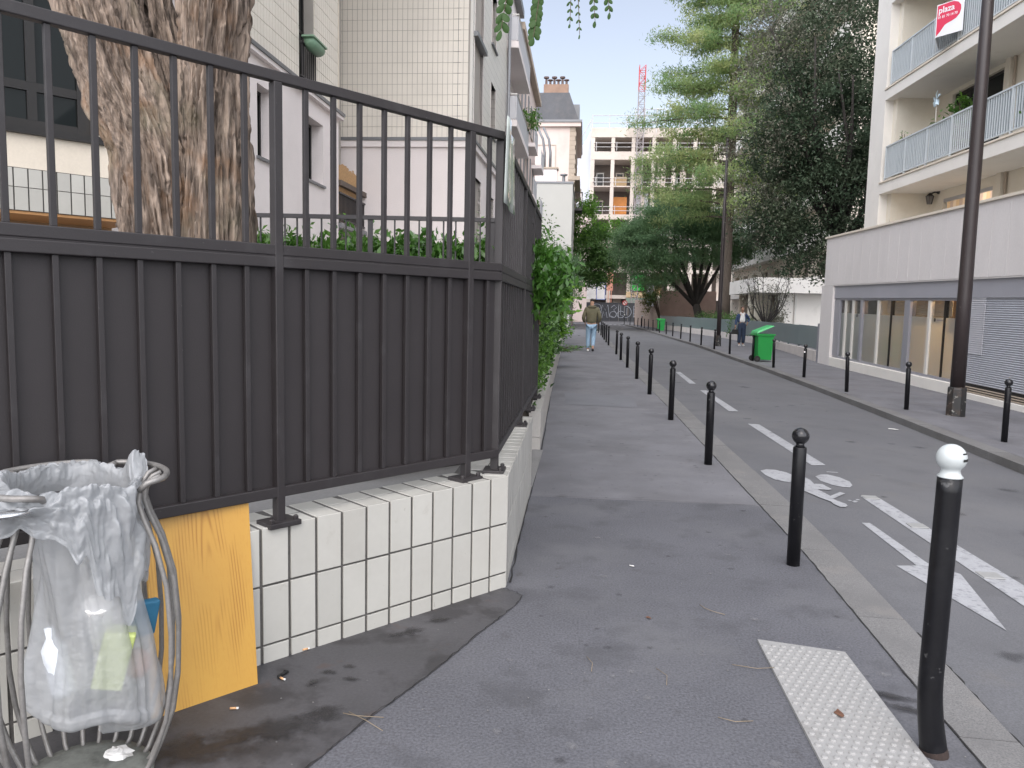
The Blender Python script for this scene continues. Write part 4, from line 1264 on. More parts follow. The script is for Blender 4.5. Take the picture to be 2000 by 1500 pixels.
# tiles of the courtyard face, seen at a slant, and of the end wall
def tile_field(fr, s0, s1, z0, z1, skip, mat, d=.008, j=.010):
    mb = MB(); s = s0; 
    while s < s1 - .02:
        e = min(s + .131, s1)
        z = z0
        while z < z1 - .02:
            zt = min(z + .265, z1)
            ms, mz = (s + e) / 2, (z + zt) / 2
            if not any(o[0] < ms < o[1] and o[2] < mz < o[3] for o in skip):
                mb.fbox(fr, s + j / 2, e - j / 2, -d, .02, z + j / 2, zt - j / 2)
            z += .265
        s += .131
    return mb
tf = tile_field(A2, 1.0, 8.80, 5.965, 9.2, [uo, (4.2, 4.95, 7.55, 9)], m_btile).build('facade_tiles', m_btile, bld); tf['kind'] = 'stuff'
mb = MB(); mb.fbox(A2, 8.80, 8.872, -.02, .02, 5.96, 13); mb.build('corner_strip', m_cream, bld)
window(bld, A2, *w1, .22, m_dframe, nv=1, sill=m_zinc)
o2 = window(bld, A2, *w2, .26, m_dframe, nv=1, sill=m_zinc)
sh = MB()
for k in range(22): sh.fbox(A2, 15.70 - 9, 15.98 - 9, .04, .055, 4.16 + k * .056, 4.16 + k * .056 + .04)
sh.fbox(A2, 15.69 - 9, 15.72 - 9, .03, .06, 4.14, 5.42); sh.build('louvred_shutter', m_zinc, bld)
window(bld, A2, *uo, .22, m_dframe, nv=1, nh=1)
window(bld, A2, 4.2, 4.95, 7.55, 9, .22, m_dframe, nv=0, sill=m_zinc)
ug = MB(); ug.fbox(A2, uo[0] - .03, uo[1] + .03, -.05, -.02, 6.72, 6.76); ug.fbox(A2, uo[0] - .03, uo[1] + .03, -.05, -.02, 6.08, 6.11)
for k in range(8): ug.fbox(A2, uo[0] + .02 + k * .11, uo[0] + .045 + k * .11, -.045, -.025, 6.11, 6.72)
ug.build('window_guard', m_rail, bld)
# flower box, hangs from the guard
fb = thing('flower_box', 'green planter hooked on the dark window guard of the tiled upper floor', 'planter', A2(uo[0] + .4, -.12, 6.76))
b = MB(); b.tube([A2(uo[0] + .05, -.16, 6.80), A2(uo[0] + .2, -.16, 6.76), A2(uo[1] - .2, -.16, 6.76), A2(uo[1] - .05, -.16, 6.80)], [.10, .13, .13, .10], 10)
b.build('tub', M('green_plastic', (.16, .27, .18), .5, var=.15), fb, smooth=True)
b = MB(); b.fbox(A2, uo[0] + .0, uo[1], -.29, -.03, 6.84, 6.88); b.build('rim', M('green_rim', (.20, .32, .22), .5), fb, bevel=.01)

# end wall towards the viewer
mb = MB(); wall_open(mb, EW, 0, 0, 5.6, .5, 5.62, [], .2); mb.build('render_wall', m_render, bld)
mb = MB(); mb.fbox(EW, 0, 5.64, -.07, .2, 5.622, 5.78); mb.build('ledge', m_render, bld)
mb = MB(); mb.fbox(EW, 0, 5.66, -.10, .2, 5.782, 5.86); mb.build('flashing', m_zinc, bld)
mb = MB(); wall_open(mb, EW, .012, 0, 5.6, 5.862, 13, [], .2); mb.build('upper_wall', m_joint, bld)
n = 0; far_t = MB()
me_b = None
for r in range(20):
    for c in range(28):
        s = 2.0 + c * .131 - .05
        z = 5.875 + r * .265
        if s + .131 > 5.60: continue
        if n < 300 and r < 11:
            if me_b is None:
                q = MB(); q.fbox(XY, .005, .126, -.009, .0, .005, .26)
                me_b = bpy.data.meshes.new('tile'); me_b.from_pydata(q.v, [], q.f); me_b.update()
            o = link('tile', me_b, m_btile, bld)
            o.location = Vector(EW(s, .012, z)) - wloc(bld)
            o.rotation_euler = (rnd.gauss(0, .004), 0, rnd.gauss(0, .004)); n += 1
        else:
            far_t.fbox(EW, s + .005, s + .126, .003, .012, z + .005, z + .26)
o = far_t.build('upper_tiles', m_btile, bld); o['kind'] = 'stuff'
mb = MB(); mb.box(-2.995 - .075, -2.998, 19.985, 20.0, 5.87, 13); mb.build('corner_strip', m_wframe, bld)
# street face: glazed bay, tiled piers, small windows
sw = [(.3, 1.7, 3.3, 5.0), (.3, 1.75, 5.85, 13), (3.3, 4.3, 3.3, 4.9), (3.3, 4.3, 6.7, 8.2), (3.3, 4.3, 9.3, 10.8), (3.3, 4.3, 11.6, 12.9)]
mb = MB(); wall_open(mb, SF, 0, 0, 7.0, .5, 5.62, sw, .3); mb.build('render_wall', m_render, bld)
mb = MB(); wall_open(mb, SF, .01, 0, 7.0, 5.86, 13, sw, .3); mb.build('upper_wall', m_tgrid_y, bld)
mb = MB(); mb.fbox(SF, -.02, 7.0, -.07, .15, 5.622, 5.78); mb.build('ledge', m_render, bld)
mb = MB(); mb.fbox(SF, -.05, 7.0, -.10, .15, 5.782, 5.855); mb.build('flashing', m_zinc, bld)
mb = MB(); mb.fbox(SF, 0, 7, .31, .5, .5, 13); mb.build('inner_wall', m_dframe, bld)
for q in sw[:1] + sw[2:]: window(bld, SF, *q, .15, m_dframe, nv=1, sill=m_zinc)
for z in np.arange(5.86, 12.5, 1.3): window(bld, SF, .32, 1.73, z, z + 1.25, .10, m_dframe, m_glass if int(z * 2) % 3 else m_glass_l, nv=1, nh=0, fw=.09)
for z in (8.45, 11.05):
    mb = MB(); mb.fbox(SF, .2, 1.85, -.10, .1, z, z + .12); mb.build('spandrel_rail', m_zinc, bld)
mb = MB(); mb.tube([SF(6.75, -.09, .5), SF(6.75, -.09, 13)], .055, 10); mb.build('drainpipe', m_zinc, bld, smooth=True)
mb = MB(); mb.box(-8.6, -3.05, 20.3, 26.9, .5, 13); mb.box(-12, -6.4, 9, 19.9, .5, 13); mb.build('core', m_joint, bld)
mb = MB(); mb.box(-12, -2.9, 8.9, 27, 13, 13.2); mb.build('roof', m_zinc, bld)

# terrace railing with bamboo screen between courtyard face and end wall
tr_ = thing('terrace_railing', 'dark terrace railing backed by a bamboo screen in the inner corner of the tiled building', 'railing', (-5.8, 19, 3.4))
T = F(-5.8, 17.9, 90)
b = MB(); b.fbox(T, 0, 2.1, -.08, .08, 3.35, 3.46); b.build('slab', m_zinc, tr_)
b = MB(); b.fbox(T, 0, 2.1, -.03, .03, 4.14, 4.18); b.fbox(T, 0, 2.1, -.02, .02, 3.54, 3.57); b.build('rail', m_rail, tr_)
b = MB(); b.fbox(T, 0, 2.1, -.06, .06, 4.33, 4.45); b.build('top_rail', M('wood_rail', (.10, .075, .06), .6, var=.2), tr_)
for k in range(21):
    b = MB(); b.fbox(T, .04 + k * .1, .06 + k * .1, -.012, .012, 3.57, 4.14); b.build('baluster', m_rail, tr_)
m_bamb = M('bamboo', (.46, .28, .13), .7, var=.25, vscale=18)
for k in range(24):
    h = 4.84 + rnd.uniform(-.05, .05)
    b = MB(); b.fbox(T, .02 + k * .083, .085 + k * .083, .05, .07, 3.6, h); b.build('bamboo_cane', m_bamb, tr_)

# -- balcony building and pink building further along the street
def street_block(name, label, fr, L, zt, mat, ops, depth=7):
    t = thing(name, label, 'building', fr(L / 2, 3, 0))
    mb = MB(); wall_open(mb, fr, 0, 0, L, .0, zt, ops, .25); mb.build('wall', mat, t)
    mb = MB(); mb.fbox(fr, .01, L - .01, .26, depth, 0, zt - .01); mb.build('core', mat, t)
    for q in ops: window(t, fr, *q, .15, m_wframe, m_glass, nv=1, sill=m_stone)
    return t
SC = F(-3.1, 27.05, 90)
ops = [(a, a + 1.5, z, z + 2.0) for z in (2.4, 5.0, 7.85, 10.45) for a in (.5, 3.6)]
bc = street_block('balcony_building', 'pale building with solid fronted balconies just past the grey drainpipe', SC, 6.3, 13.6, m_render, ops)
m_balc = M('balcony_front', (.52, .52, .54), .6, var=.06)
for z in (5.1, 7.75, 10.35):
    s_ = MB(); s_.fbox(SC, -.1, 5.6, -.62, .0, z, z + .22); o = s_.build('balcony', m_render, bc, bevel=.01)
    f_ = MB(); f_.fbox(SC, -.08, 5.58, -.60, -.56, z + .26, z + 1.02); f_.fbox(SC, -.08, -.05, -.55, 0, z + .26, z + 1.02); f_.build('balcony_front', m_balc, o)
    r_ = MB(); r_.tube([SC(-.1, 0, z + 1.08), SC(-.1, -.6, z + 1.08), SC(5.6, -.6, z + 1.08)], .025, 6); r_.build('handrail', m_wframe, o)
mb = MB(); mb.fbox(SC, -.1, 6.3, -.25, 7, 13.6, 13.9); mb.build('cornice', m_zinc, bc)
SD = F(-3.1, 33.4, 90)
ops = [(a, a + .95, z, z + 1.55) for z in (2.6, 5.2, 7.9, 10.6) for a in (.8, 2.6, 4.4, 6.6, 8.6, 10.4)]
bdm = street_block('pink_building', 'pink plastered building with shuttered windows and small balconies next to the balcony building', SD, 12.4, 13.2, m_pink, ops)
for q in ops:
    b = MB(); b.fbox(SD, q[0] - .42, q[0] - .02, -.04, -.01, q[2] - .05, q[3]); b.build('shutter', m_zinc, bdm)
for (a, z) in ((3.9, 9.2), (3.9, 6.8), (9.6, 6.6), (9.6, 9.2)):
    s_ = MB(); s_.fbox(SD, a, a + 2.3, -.55, 0, z, z + .18); o = s_.build('balcony', m_render, bdm)
    f_ = MB(); f_.fbox(SD, a, a + 2.3, -.54, -.51, z + .2, z + 1.0); f_.build('balcony_front', m_balc, o)
mb = MB(); mb.fbox(SD, 0, 12.5, -.28, 7, 13.2, 13.5); mb.build('cornice', m_stone, bdm)
mb = MB(); mb.add([SD(0, .2, 13.5), SD(12.4, .2, 13.5), SD(12.4, 1.8, 15.2), SD(0, 1.8, 15.2), SD(0, 7, 15.2), SD(12.4, 7, 15.2), SD(0, 7, 13.5), SD(12.4, 7, 13.5)],
                  [(0, 1, 2, 3), (3, 2, 5, 4), (0, 3, 4, 6), (1, 7, 5, 2)]); mb.build('roof', m_slate, bdm)
# plants on balconies
for (x, y, z, lab) in ((-2.75, 38.6, 10.4, 'green plant on the upper balcony of the pink building'), (-2.9, 45.2, 7.0, 'trailing plant at the far low corner of the pink building'), (-2.5, 31.8, 8.75, 'leafless plant on the lower balcony front past the drainpipe')):
    t = thing('balcony_plant', lab, 'plant', (x, y, z))
    P, cc = clump_points([(x, y, z + .35, .3, .45, .4, 1)], 24, 14, .12); leaves('foliage', P, .12, lm_hedge, t)
    b = MB(); b.lathe([(.12, 0), (.16, .22), (.12, .24)], 8, (x, y, z)); b.build('pot', m_stone, t)

# -- grey lower wall building and mansard house
lw = thing('grey_gable_building', 'low blank grey green gable wall below the mansard house', 'building', (-4, 60, 0))
mb = MB(); mb.box(-9, -1.13, 60, 69.6, 0, 11.1); mb.build('wall', m_grey_r, lw)
mb = MB(); mb.box(-9, -1.08, 59.95, 69.6, 11.1, 11.25); mb.build('coping', m_zinc, lw)
mb = MB(); mb.box(-3.9, -2.4, 60.6, 61.5, 11.25, 12.3); mb.build('chimney', m_render, lw)
mb = MB(); mb.box(-4.0, -2.3, 60.5, 61.6, 12.3, 12.42); mb.build('chimney_cap', m_stone, lw)
mb = MB()
for k in range(2): mb.tube([(-3.4 + k * .45, 61, 12.4), (-3.4 + k * .45, 61, 13.6), (-3.55 + k * .45, 61, 14.6), (-4.0 + k * .45, 61, 15.5)], [.11, .10, .09, .09], 8)
mb.build('flue', m_zinc, lw, smooth=True)
mb = MB(); mb.lathe([(.12, 0), (.12, .5), (.28, .52), (.28, .62)], 10, (-1.85, 60.5, 11.25)); mb.build('vent', m_zinc, lw)
ms = thing('mansard_house', 'tall pink stone house with grey slate mansard roof and a row of chimney pots', 'building', (-4, 75, 0))
mb = MB(); mb.box(-9, -1.72, 70, 84, 0, 17.6); mb.build('wall', m_pink, ms)
mb = MB()
for k in range(44): mb.box(-1.72, -1.15 - (.06 if k % 2 else 0), 69.97, 84, k * .4 + .01, k * .4 + .395)
mb.build('quoins', m_stone, ms)
mb = MB(); mb.box(-9, -.75, 69.7, 84.3, 17.6, 17.95); mb.build('cornice', m_pink, ms)
mb = MB(); mb.box(-9, -.65, 69.6, 84.4, 17.95, 18.15); mb.build('gutter', m_zinc, ms)
mb = MB(); mb.add([(-9, 70, 18.15), (-.95, 70, 18.15), (-.95, 84, 18.15), (-9, 84, 18.15), (-9, 70.2, 20.6), (-1.85, 70.2, 20.6), (-1.85, 83.8, 20.6), (-9, 83.8, 20.6)],
                  [(0, 1, 5, 4), (1, 2, 6, 5), (4, 5, 6, 7), (2, 3, 7, 6)]); rf = mb.build('roof', m_slate, ms)
mb = MB(); mb.box(-4.15, -1.95, 70.3, 71.2, 20.6, 21.35); ck = mb.build('chimney', M('brick_chimney', (.30, .2, .15), .9, var=.2), ms)
for k in range(6):
    h = .75 if k % 2 == 0 else .5
    b = MB(); x = -3.95 + k * .36; b.lathe([(.11, 0), (.10, h * .8), (.24, h * .84), (.24, h)], 10, (x, 70.75, 21.35)); b.build('chimney_pot', M('pot', (.13, .09, .08), .8), ck)
mb = MB(); mb.box(-1.7, -.95, 73, 75, 18.3, 20.3); mb.build('dormer', m_zinc, ms)
mb = MB(); mb.box(-8, -2.9, 69.96, 70, 16.0, 16.05); mb.box(-8, -2.8, 69.9, 70, 13.6, 13.8); mb.box(-2.95, -2.9, 69.96, 70, 13.8, 16.0); mb.build('blind_window', m_stone, ms)
mb = MB(); mb.box(-1.75, -.7, 69.9, 84, 13.0, 13.35); mb.build('string_course', m_stone, ms)
mb = MB(); mb.box(-1.15, -.45, 72, 74.4, 10.6, 10.8)
for k in range(9): mb.box(-.47, -.44, 72 + k * .29, 72.03 + k * .29, 10.8, 12.2)
for k in range(4): mb.box(-1.15 + k * .2, -1.12 + k * .2, 71.99, 72.02, 10.8, 12.2)
mb.box(-1.15, -.42, 71.98, 72.04, 12.2, 12.27); mb.box(-.5, -.42, 72, 74.4, 12.2, 12.27); mb.build('balcony', m_rail, ms)

# ------------------------------------------------------------------ right: podium building with shop front and balconies
RB = F(7.914, 25.734, -88.6, shear=-.0125, z0=-.03)
m_podium = M('podium_concrete', (0.68, 0.645, 0.63), .8, var=.05, vscale=.8, fine=.05, fscale=50, bump=.2, bscale=70, world=True,
             tints=(((.58, .545, .53), 1.0, .5, .75, .4),), stretch=(1, 1, .35))
m_white_r = M('white_render', (0.76, 0.73, 0.68), .8, var=.05, vscale=.8, fine=.04, world=True, tints=(((.45, .42, .37), 1.2, .56, .75, .35),))
m_ivory = M('ivory_render', (0.76, 0.705, 0.60), .85, var=.05, vscale=.8, fine=.04, world=True, tints=(((.62, .55, .44), 1.0, .55, .72, .4),))
m_soffit = M('soffit_paint', (0.66, 0.66, 0.63), .85, var=.05, world=True)
m_alu = M('grey_aluminium', (0.30, 0.30, 0.335), .4, var=.04, fine=.02, metal=.25)
m_alu_l = M('light_aluminium', (0.46, 0.46, 0.48), .4, var=.04, metal=.2)
m_band = M('grey_fascia', (0.34, 0.34, 0.375), .5, var=.06, vscale=.7, world=True)
m_shut = M('shutter_slat', (0.50, 0.51, 0.55), .45, var=.05, metal=.2, bump=0)
m_frost = M('frosted_film', (0.36, 0.38, 0.36), .22, var=.05, vscale=.8, bump=0)
m_clear = glass_mat('shop_glass', (.05, .05, .045), .05)
m_warm = M('warm_interior', (.55, .36, .18), .9, var=.1)
def clearglass(name, t=.75):
    m = bpy.data.materials.new(name); m.use_nodes = True
    nt = m.node_tree; p = nt.nodes['Principled BSDF']; out = nt.nodes['Material Output']
    p.inputs['Base Color'].default_value = (.03, .035, .03, 1); p.inputs['Roughness'].default_value = .04
    tr = _n(nt, 'ShaderNodeBsdfTransparent'); mx = _n(nt, 'ShaderNodeMixShader'); mx.inputs[0].default_value = t
    nt.links.new(p.outputs[0], mx.inputs[1]); nt.links.new(tr.outputs[0], mx.inputs[2]); nt.links.new(mx.outputs[0], out.inputs['Surface'])
    return m
m_seeglass = clearglass('see_through_glass')
def frostglass():
    m = bpy.data.materials.new('frosted_pane'); m.use_nodes = True
    nt = m.node_tree; p = nt.nodes['Principled BSDF']; out = nt.nodes['Material Output']
    p.inputs['Base Color'].default_value = (.34, .36, .34, 1); p.inputs['Roughness'].default_value = .12
    tl = _n(nt, 'ShaderNodeBsdfTranslucent'); tl.inputs['Color'].default_value = (.8, .8, .76, 1)
    mx = _n(nt, 'ShaderNodeMixShader'); mx.inputs[0].default_value = .45
    nt.links.new(p.outputs[0], mx.inputs[1]); nt.links.new(tl.outputs[0], mx.inputs[2]); nt.links.new(mx.outputs[0], out.inputs['Surface'])
    return m
m_frostp = frostglass()
rb = thing('balcony_block', 'white apartment block with grey shop front below long railed balconies on the right', 'building', RB(8, 2, 0))
LR = 24.0
# podium panels
k = 0; s = -.72
while s < LR:
    e = min(s + .62, LR)
    b = MB(); b.fbox(RB, s + .003, e - .003, 0, .12, 2.53, 4.05); b.build('wall_panel', m_podium, rb, bevel=.004); s = e
b = MB(); b.fbox(RB, -.72, LR, .01, .30, 2.50, 4.0); b.build('parapet', m_podium, rb)
b = MB(); b.fbox(RB, -.78, LR, -.05, .36, 4.05, 4.11); b.build('coping', m_cream, rb, bevel=.006)
b = MB(); b.fbox(RB, -.95, .14, .0, .5, -.3, 2.528); b.fbox(RB, -.95, -.7, .5, 6, -.3, 4.0); b.build('corner_pier', m_podium, rb)
b = MB(); b.fbox(RB, .142, 8.35, .0, .28, -.35, .235); b.build('plinth', m_white_r, rb, bevel=.01)
b = MB(); b.fbox(RB, 8.352, LR, .0, .28, -.35, .11); b.build('plinth', m_white_r, rb, bevel=.01)
b = MB(); b.fbox(RB, .142, LR, .06, .30, 2.115, 2.50); b.build('fascia', m_band, rb)
b = MB(); b.fbox(RB, .142, LR, .05, .3, 2.498, 2.53); b.build('soffit', m_soffit, rb)
# shop windows: (s0, s1) panes between members
b = MB()
b.fbox(RB, .142, 8.3, .10, .22, .237, .30); b.fbox(RB, .142, 8.3, .10, .22, 2.05, 2.113)
for (a, c) in ((.142, .62), (2.30, 2.46), (5.25, 5.56)):
    b.fbox(RB, a, c, .08, .24, .30, 2.05)
b.build('shopfront_frame', m_alu, rb, bevel=.004)
for (a, c, mt) in ((1.60, 1.72, m_wframe), (3.48, 3.60, m_wframe), (6.48, 6.60, m_wframe), (4.37, 4.40, m_dframe), (7.27, 7.30, m_dframe), (.98, 1.10, m_wframe)):
    b = MB(); b.fbox(RB, a, c, .10, .20, .30, 2.05); b.build('mullion', mt, rb)
for (a, c) in ((.62, .98), (1.10, 1.60), (1.72, 2.30), (2.46, 3.48), (3.60, 4.37), (4.40, 5.25), (5.56, 6.48), (6.60, 7.27), (7.30, 8.28)):
    b = MB(); b.fbox(RB, a, c, .145, .152, .30, 1.66); w_ = b.build('frosted_pane', m_frostp, rb)
    b = MB(); b.fbox(RB, a, c, .145, .151, 1.662, 2.05); b.build('clear_pane', m_seeglass, rb)
# room behind
b = MB(); b.fbox(RB, .2, 12, 2.6, 2.7, -.2, 2.5); b.build('shop_back_wall', m_warm, rb)
b = MB(); b.fbox(RB, .2, 12, .30, 2.6, -.2, -.15); b.fbox(RB, .2, 12, .3, 2.6, 2.46, 2.5); b.build('shop_floor', m_soffit, rb)
b = MB(); b.fbox(RB, .15, .2, .3, 2.7, -.2, 2.5); b.fbox(RB, 2.42, 2.46, .5, 2.6, -.15, 2.46); b.build('partition', m_soffit, rb)
for k in range(9):
    b = MB(); b.fbox(RB, 3.6, 7.2, .32, .33, 1.70 + k * .042, 1.725 + k * .042); b.build('blind_slat', m_soffit, rb)
b = MB(); b.fbox(RB, 7.4, 8.3, .5, .52, 1.7, 2.3); b.build('green_panel', M('green_panel', (.03, .09, .05), .5), rb)
b = MB(); b.fbox(RB, 7.3, 7.9, .7, 1.3, 2.40, 2.44)
b.build('lit_ceiling_lamp', emit_mat('lamp_glow', (1.0, .62, .28), 26.0), rb)
b = MB(); b.fbox(RB, 4.6, 5.0, .7, 1.1, 2.40, 2.44); b.build('lit_ceiling_lamp', emit_mat('lamp_glow_dim', (1.0, .62, .28), 9.0), rb)
# small prints on the glass
b = MB(); b.lathe([(.045, 0), (.045, .002)], 14, (0, 0, 0)); 
def decal(s, z, r, name='window_emblem'):
    b = MB(); n = 12
    b.add([RB(s, .140, z)] + [RB(s + r * math.cos(2 * math.pi * k / n), .140, z + r * (1.25 if k in (2, 3, 4) else 1) * math.sin(2 * math.pi * k / n)) for k in range(n)], [(0, (k + 1) % n + 1, k + 1) for k in range(n)])
    b.build(name, m_dframe, rb)
decal(1.93, 1.60, .05); decal(6.78, 1.60, .045)
for (a, l) in ((2.02, .2), (6.88, .32)):
    b = MB(); b.fbox(RB, a, a + l, .139, .1415, 1.585, 1.612); b.build('window_print', m_alu, rb)
# roller shutter: curved slats, and the pale panel on it
b = MB(); prof = []
nsl = 41
for k in range(nsl):
    z = .30 + k * .0443
    pts = [(z, .05), (z + .008, .030), (z + .022, .022), (z + .036, .030), (z + .0443, .05)]
    prof += pts[:-1]
prof.append((.30 + nsl * .0443, .05))
V = []
for sx in (8.42, LR):
    V.append([RB(sx, .06 + t, z) for z, t in prof])
n_ = len(prof)
b.add(V[0] + V[1], [(i, n_ + i, n_ + i + 1, i + 1) for i in range(n_ - 1)])
b.fbox(RB, 8.42, LR, .13, .16, .30, 2.11)
b.build('roller_shutter', m_shut, rb)
b = MB(); b.fbox(RB, 8.30, 8.42, .05, .2, .12, 2.11); b.build('shutter_guide', m_alu_l, rb)
b = MB()
for k in range(27):
    z = .93 + k * .0443; b.fbox(RB, 8.43, 9.05, .070, .082, z + .006, z + .040)
b.build('pale_patch', M('pale_slat', (.56, .56, .60), .5), rb)
b = MB(); b.fbox(RB, 8.42, LR, .12, .14, .11, .30); b.build('gap_shade_strip', m_dframe, rb)  # dark strip painted in as the shade of the gap under the shutter
for k in range(3):
    b = MB(); b.fbox(RB, 8.42, LR, .04 + .015 * k, .11, .125 + k * .045, .145 + k * .045); b.build('grille_bar', m_stone, rb)

# upper storeys
TB = 1.2                     # balcony fronts stand back from the podium front
b = MB(); b.fbox(RB, -.85, .22, TB, TB + .26, 3.2, 16); b.build('front_pier', m_white_r, rb)
b = MB(); b.fbox(RB, -.85, -.3, TB + .26, 9, 3.2, 16); b.build('gable_wall', m_white_r, rb)
b = MB(); b.fbox(RB, -.29, .5, TB + .261, TB + 1.5, 3.2, 16); b.build('pier_cheek', m_ivory, rb)
TBK = TB + 1.45
wins = [(1.30, 4.0, 2.85, 5.12), (1.40, 4.1, 5.75, 8.12), (1.4, 4.1, 8.65, 11.0), (7.5, 10, 2.85, 5.12), (7.5, 10, 5.75, 8.12)]
mb = MB(); wall_open(mb, RB, TBK, .4, LR, 3.0, 16, wins, .2); mb.build('back_wall', m_ivory, rb)
b = MB(); b.fbox(RB, .4, LR, TBK + .5, TBK + 5, 3.0, 16); b.build('core', m_dframe, rb)
for i, q in enumerate(wins):
    window(rb, RB, *q, TBK + .10, m_wframe if i != 1 else m_dframe, m_glass_l if i == 0 else m_glass, nv=1, fw=.07)
    if i == 0:
        for k in range(14):
            b = MB(); b.fbox(RB, q[0] + .1 + k * .18, q[0] + .26 + k * .18, TBK + .085, TBK + .098, q[2] + .1, q[3] - .10)
            b.build('curtain_fold', emit_mat('lit_curtain%d' % (k % 3), ((.50, .33, .18), (.38, .27, .20), (.55, .40, .26))[k % 3], .55 if k > 9 else .16), rb)  # room light put into the cloth as emission, stronger in the last folds
b = MB(); b.fbox(RB, 1.25, 4.05, TBK + .02, TBK + .12, 5.02, 5.12); b.build('shutter_box', m_alu_l, rb)
for a in (4.35,):
    b = MB(); b.fbox(RB, a, a + .22, TBK - .12, TBK - .002, 3.0, 16); b.build('pilaster', m_ivory, rb)
    b = MB(); b.tube([RB(a + .32, TBK - .05, 3.2), RB(a + .32, TBK - .05, 16)], .035, 8); b.build('downpipe', m_stone, rb)
m_railgrey = M('grey_railing', (.54, .58, .60), .45, var=.05, metal=.1)
m_infill = M('balcony_infill', (.20, .25, .275), .3, var=.06, vscale=1.5)
for (z0, z1) in ((5.38, 5.70), (8.24, 8.55), (11.12, 11.43)):
    b = MB(); b.fbox(RB, .20, LR, TB - .005, TBK + .2, z0, z1); o = b.build('balcony_slab', m_white_r, rb, bevel=.006)
    b = MB(); b.fbox(RB, .18, LR, TB - .04, TB + .3, z1 + .002, z1 + .045); b.build('slab_edge', m_cream, o)
    if z0 > 11: continue
    zb, zt = z1 + .13, z1 + 1.12
    b = MB(); b.fbox(RB, .40, LR, TB + .04, TB + .09, zt - .04, zt); b.fbox(RB, .40, LR, TB + .045, TB + .085, zb, zb + .03)
    r_ = b.build('railing', m_railgrey, rb)
    s = .43; kk = 0; me0 = None
    while s < 16.5:
        if me0 is None:
            q = MB(); q.fbox(RB, s, s + .02, TB + .05, TB + .08, zb + .03, zt - .04); o1 = q.build('baluster', m_railgrey, r_); me0 = o1; s00 = s
        else:
            o1 = me0.copy(); COL.objects.link(o1); o1.location = me0.location + (Vector(RB(s, 0, 0)) - Vector(RB(s00, 0, 0)))
        s += .105; kk += 1
    for s in np.arange(.4, LR, 1.36):
        q = MB(); q.fbox(RB, s, s + .03, TB + .035, TB + .095, z1 + .045, zt - .04); q.build('railing_post', m_railgrey, r_)
    for j, s in enumerate(np.arange(.45, 13, 1.36)):
        if z0 < 6 and j in (3, 6): continue
        q = MB(); q.fbox(RB, s + .02, s + 1.3, TB + .095, TB + .10, zb + .03, zt - .06); q.build('infill_panel', m_infill, r_)
b = MB(); b.fbox(RB, -.9, LR, TB - .1, 9, 16, 16.3); b.build('roof', m_zinc, rb)

# wall lantern
ln = thing('wall_lantern', 'small old style wall lantern beside the curtained window above the podium', 'lantern', RB(.86, TBK - .15, 5.0))
b = MB(); b.tube([RB(1.02, TBK, 5.36), RB(.98, TBK - .12, 5.36), RB(.86, TBK - .17, 5.32)], .022, 6); b.ball(RB(1.03, TBK - .02, 5.36), .06, 8, 6); b.build('bracket', m_dframe, ln)
b = MB(); b.lathe([(.065, 0), (.115, .24)], 6, RB(.84, TBK - .18, 5.02)); b.build('lamp_glass', m_glass_l, ln)
b = MB(); b.lathe([(.13, .24), (.03, .32), (.01, .34)], 6, RB(.84, TBK - .18, 5.02)); b.build('cap', m_dframe, ln)
b = MB()
for k in range(6):
    a = k * math.pi / 3; c = Vector(RB(.84, TBK - .18, 5.02)); b.tube([c + Vector((.068 * math.cos(a), .068 * math.sin(a), 0)), c + Vector((.12 * math.cos(a), .12 * math.sin(a), .24))], .008, 4)
b.build('cage', m_dframe, ln)
# arched hoop on the balcony wall
b = MB(); cpt = []
for k in range(15):
    a = math.pi * k / 14; cpt.append(RB(6.1 - .62 * math.cos(a), TBK - .1, 7.45 + .62 * math.sin(a)))
b.tube([RB(5.48, TBK - .1, 5.75)] + cpt + [RB(6.72, TBK - .1, 5.75)], .018, 6)
for z in (6.5, 7.2): b.tube([RB(5.48, TBK - .1, z), RB(6.72, TBK - .1, z)], .01, 5)
tag(b.build('trellis_hoop', m_rail, None), 'thin dark arched trellis hoop against the ivory wall of the middle balcony', 'trellis')
# balcony things
def pot_plant(s, t, z, lab, n=26, sz=.13, m=None, h=.5):
    p = RB(s, t, z); T_ = thing('potted_plant', lab, 'plant', p)
    q = MB(); q.lathe([(.13, 0), (.18, .28), (.15, .30)], 10, p); q.build('pot', m_stone, T_)
    P, cc = clump_points([(p[0], p[1], p[2] + .3 + h * .6, .28, .4, h * .6, 1)], n, 12, .09); leaves('foliage', P, sz, m or lm_hedge, T_, flat=.4)
    q = MB()
    for k in range(4): q.tube([p, (p[0] + rnd.uniform(-.2, .2), p[1] + rnd.uniform(-.2, .2), p[2] + .3 + h)], .008, 4)
    q.build('stems', m_twig, T_)
pot_plant(4.1, TB + .45, 5.72, 'leafy green plant before the dark window on the middle balcony', 26, .16, lm_hedge, 1.25)
pot_plant(1.2, TB + .3, 5.72, 'nearly bare plant sticking up over the middle balcony rail near the pier', 5, .08, None, 1.0)
pot_plant(8.2, TB + .35, 5.72, 'plant behind the middle balcony railing right of the lamp post', 30, .14, None, .6)
pw_ = RB(3.35, TB + .15, 7.5); pwt = thing('toy_windmill', 'pale blue toy windmill at the left edge of the dark balcony window', 'toy windmill', RB(3.35, TB + .15, 5.72))
b = MB(); b.tube([RB(3.35, TB + .15, 5.72), pw_], .012, 5); b.build('stick', m_wframe, pwt)
m_lb = M('pale_blue_plastic', (.50, .62, .68), .4)
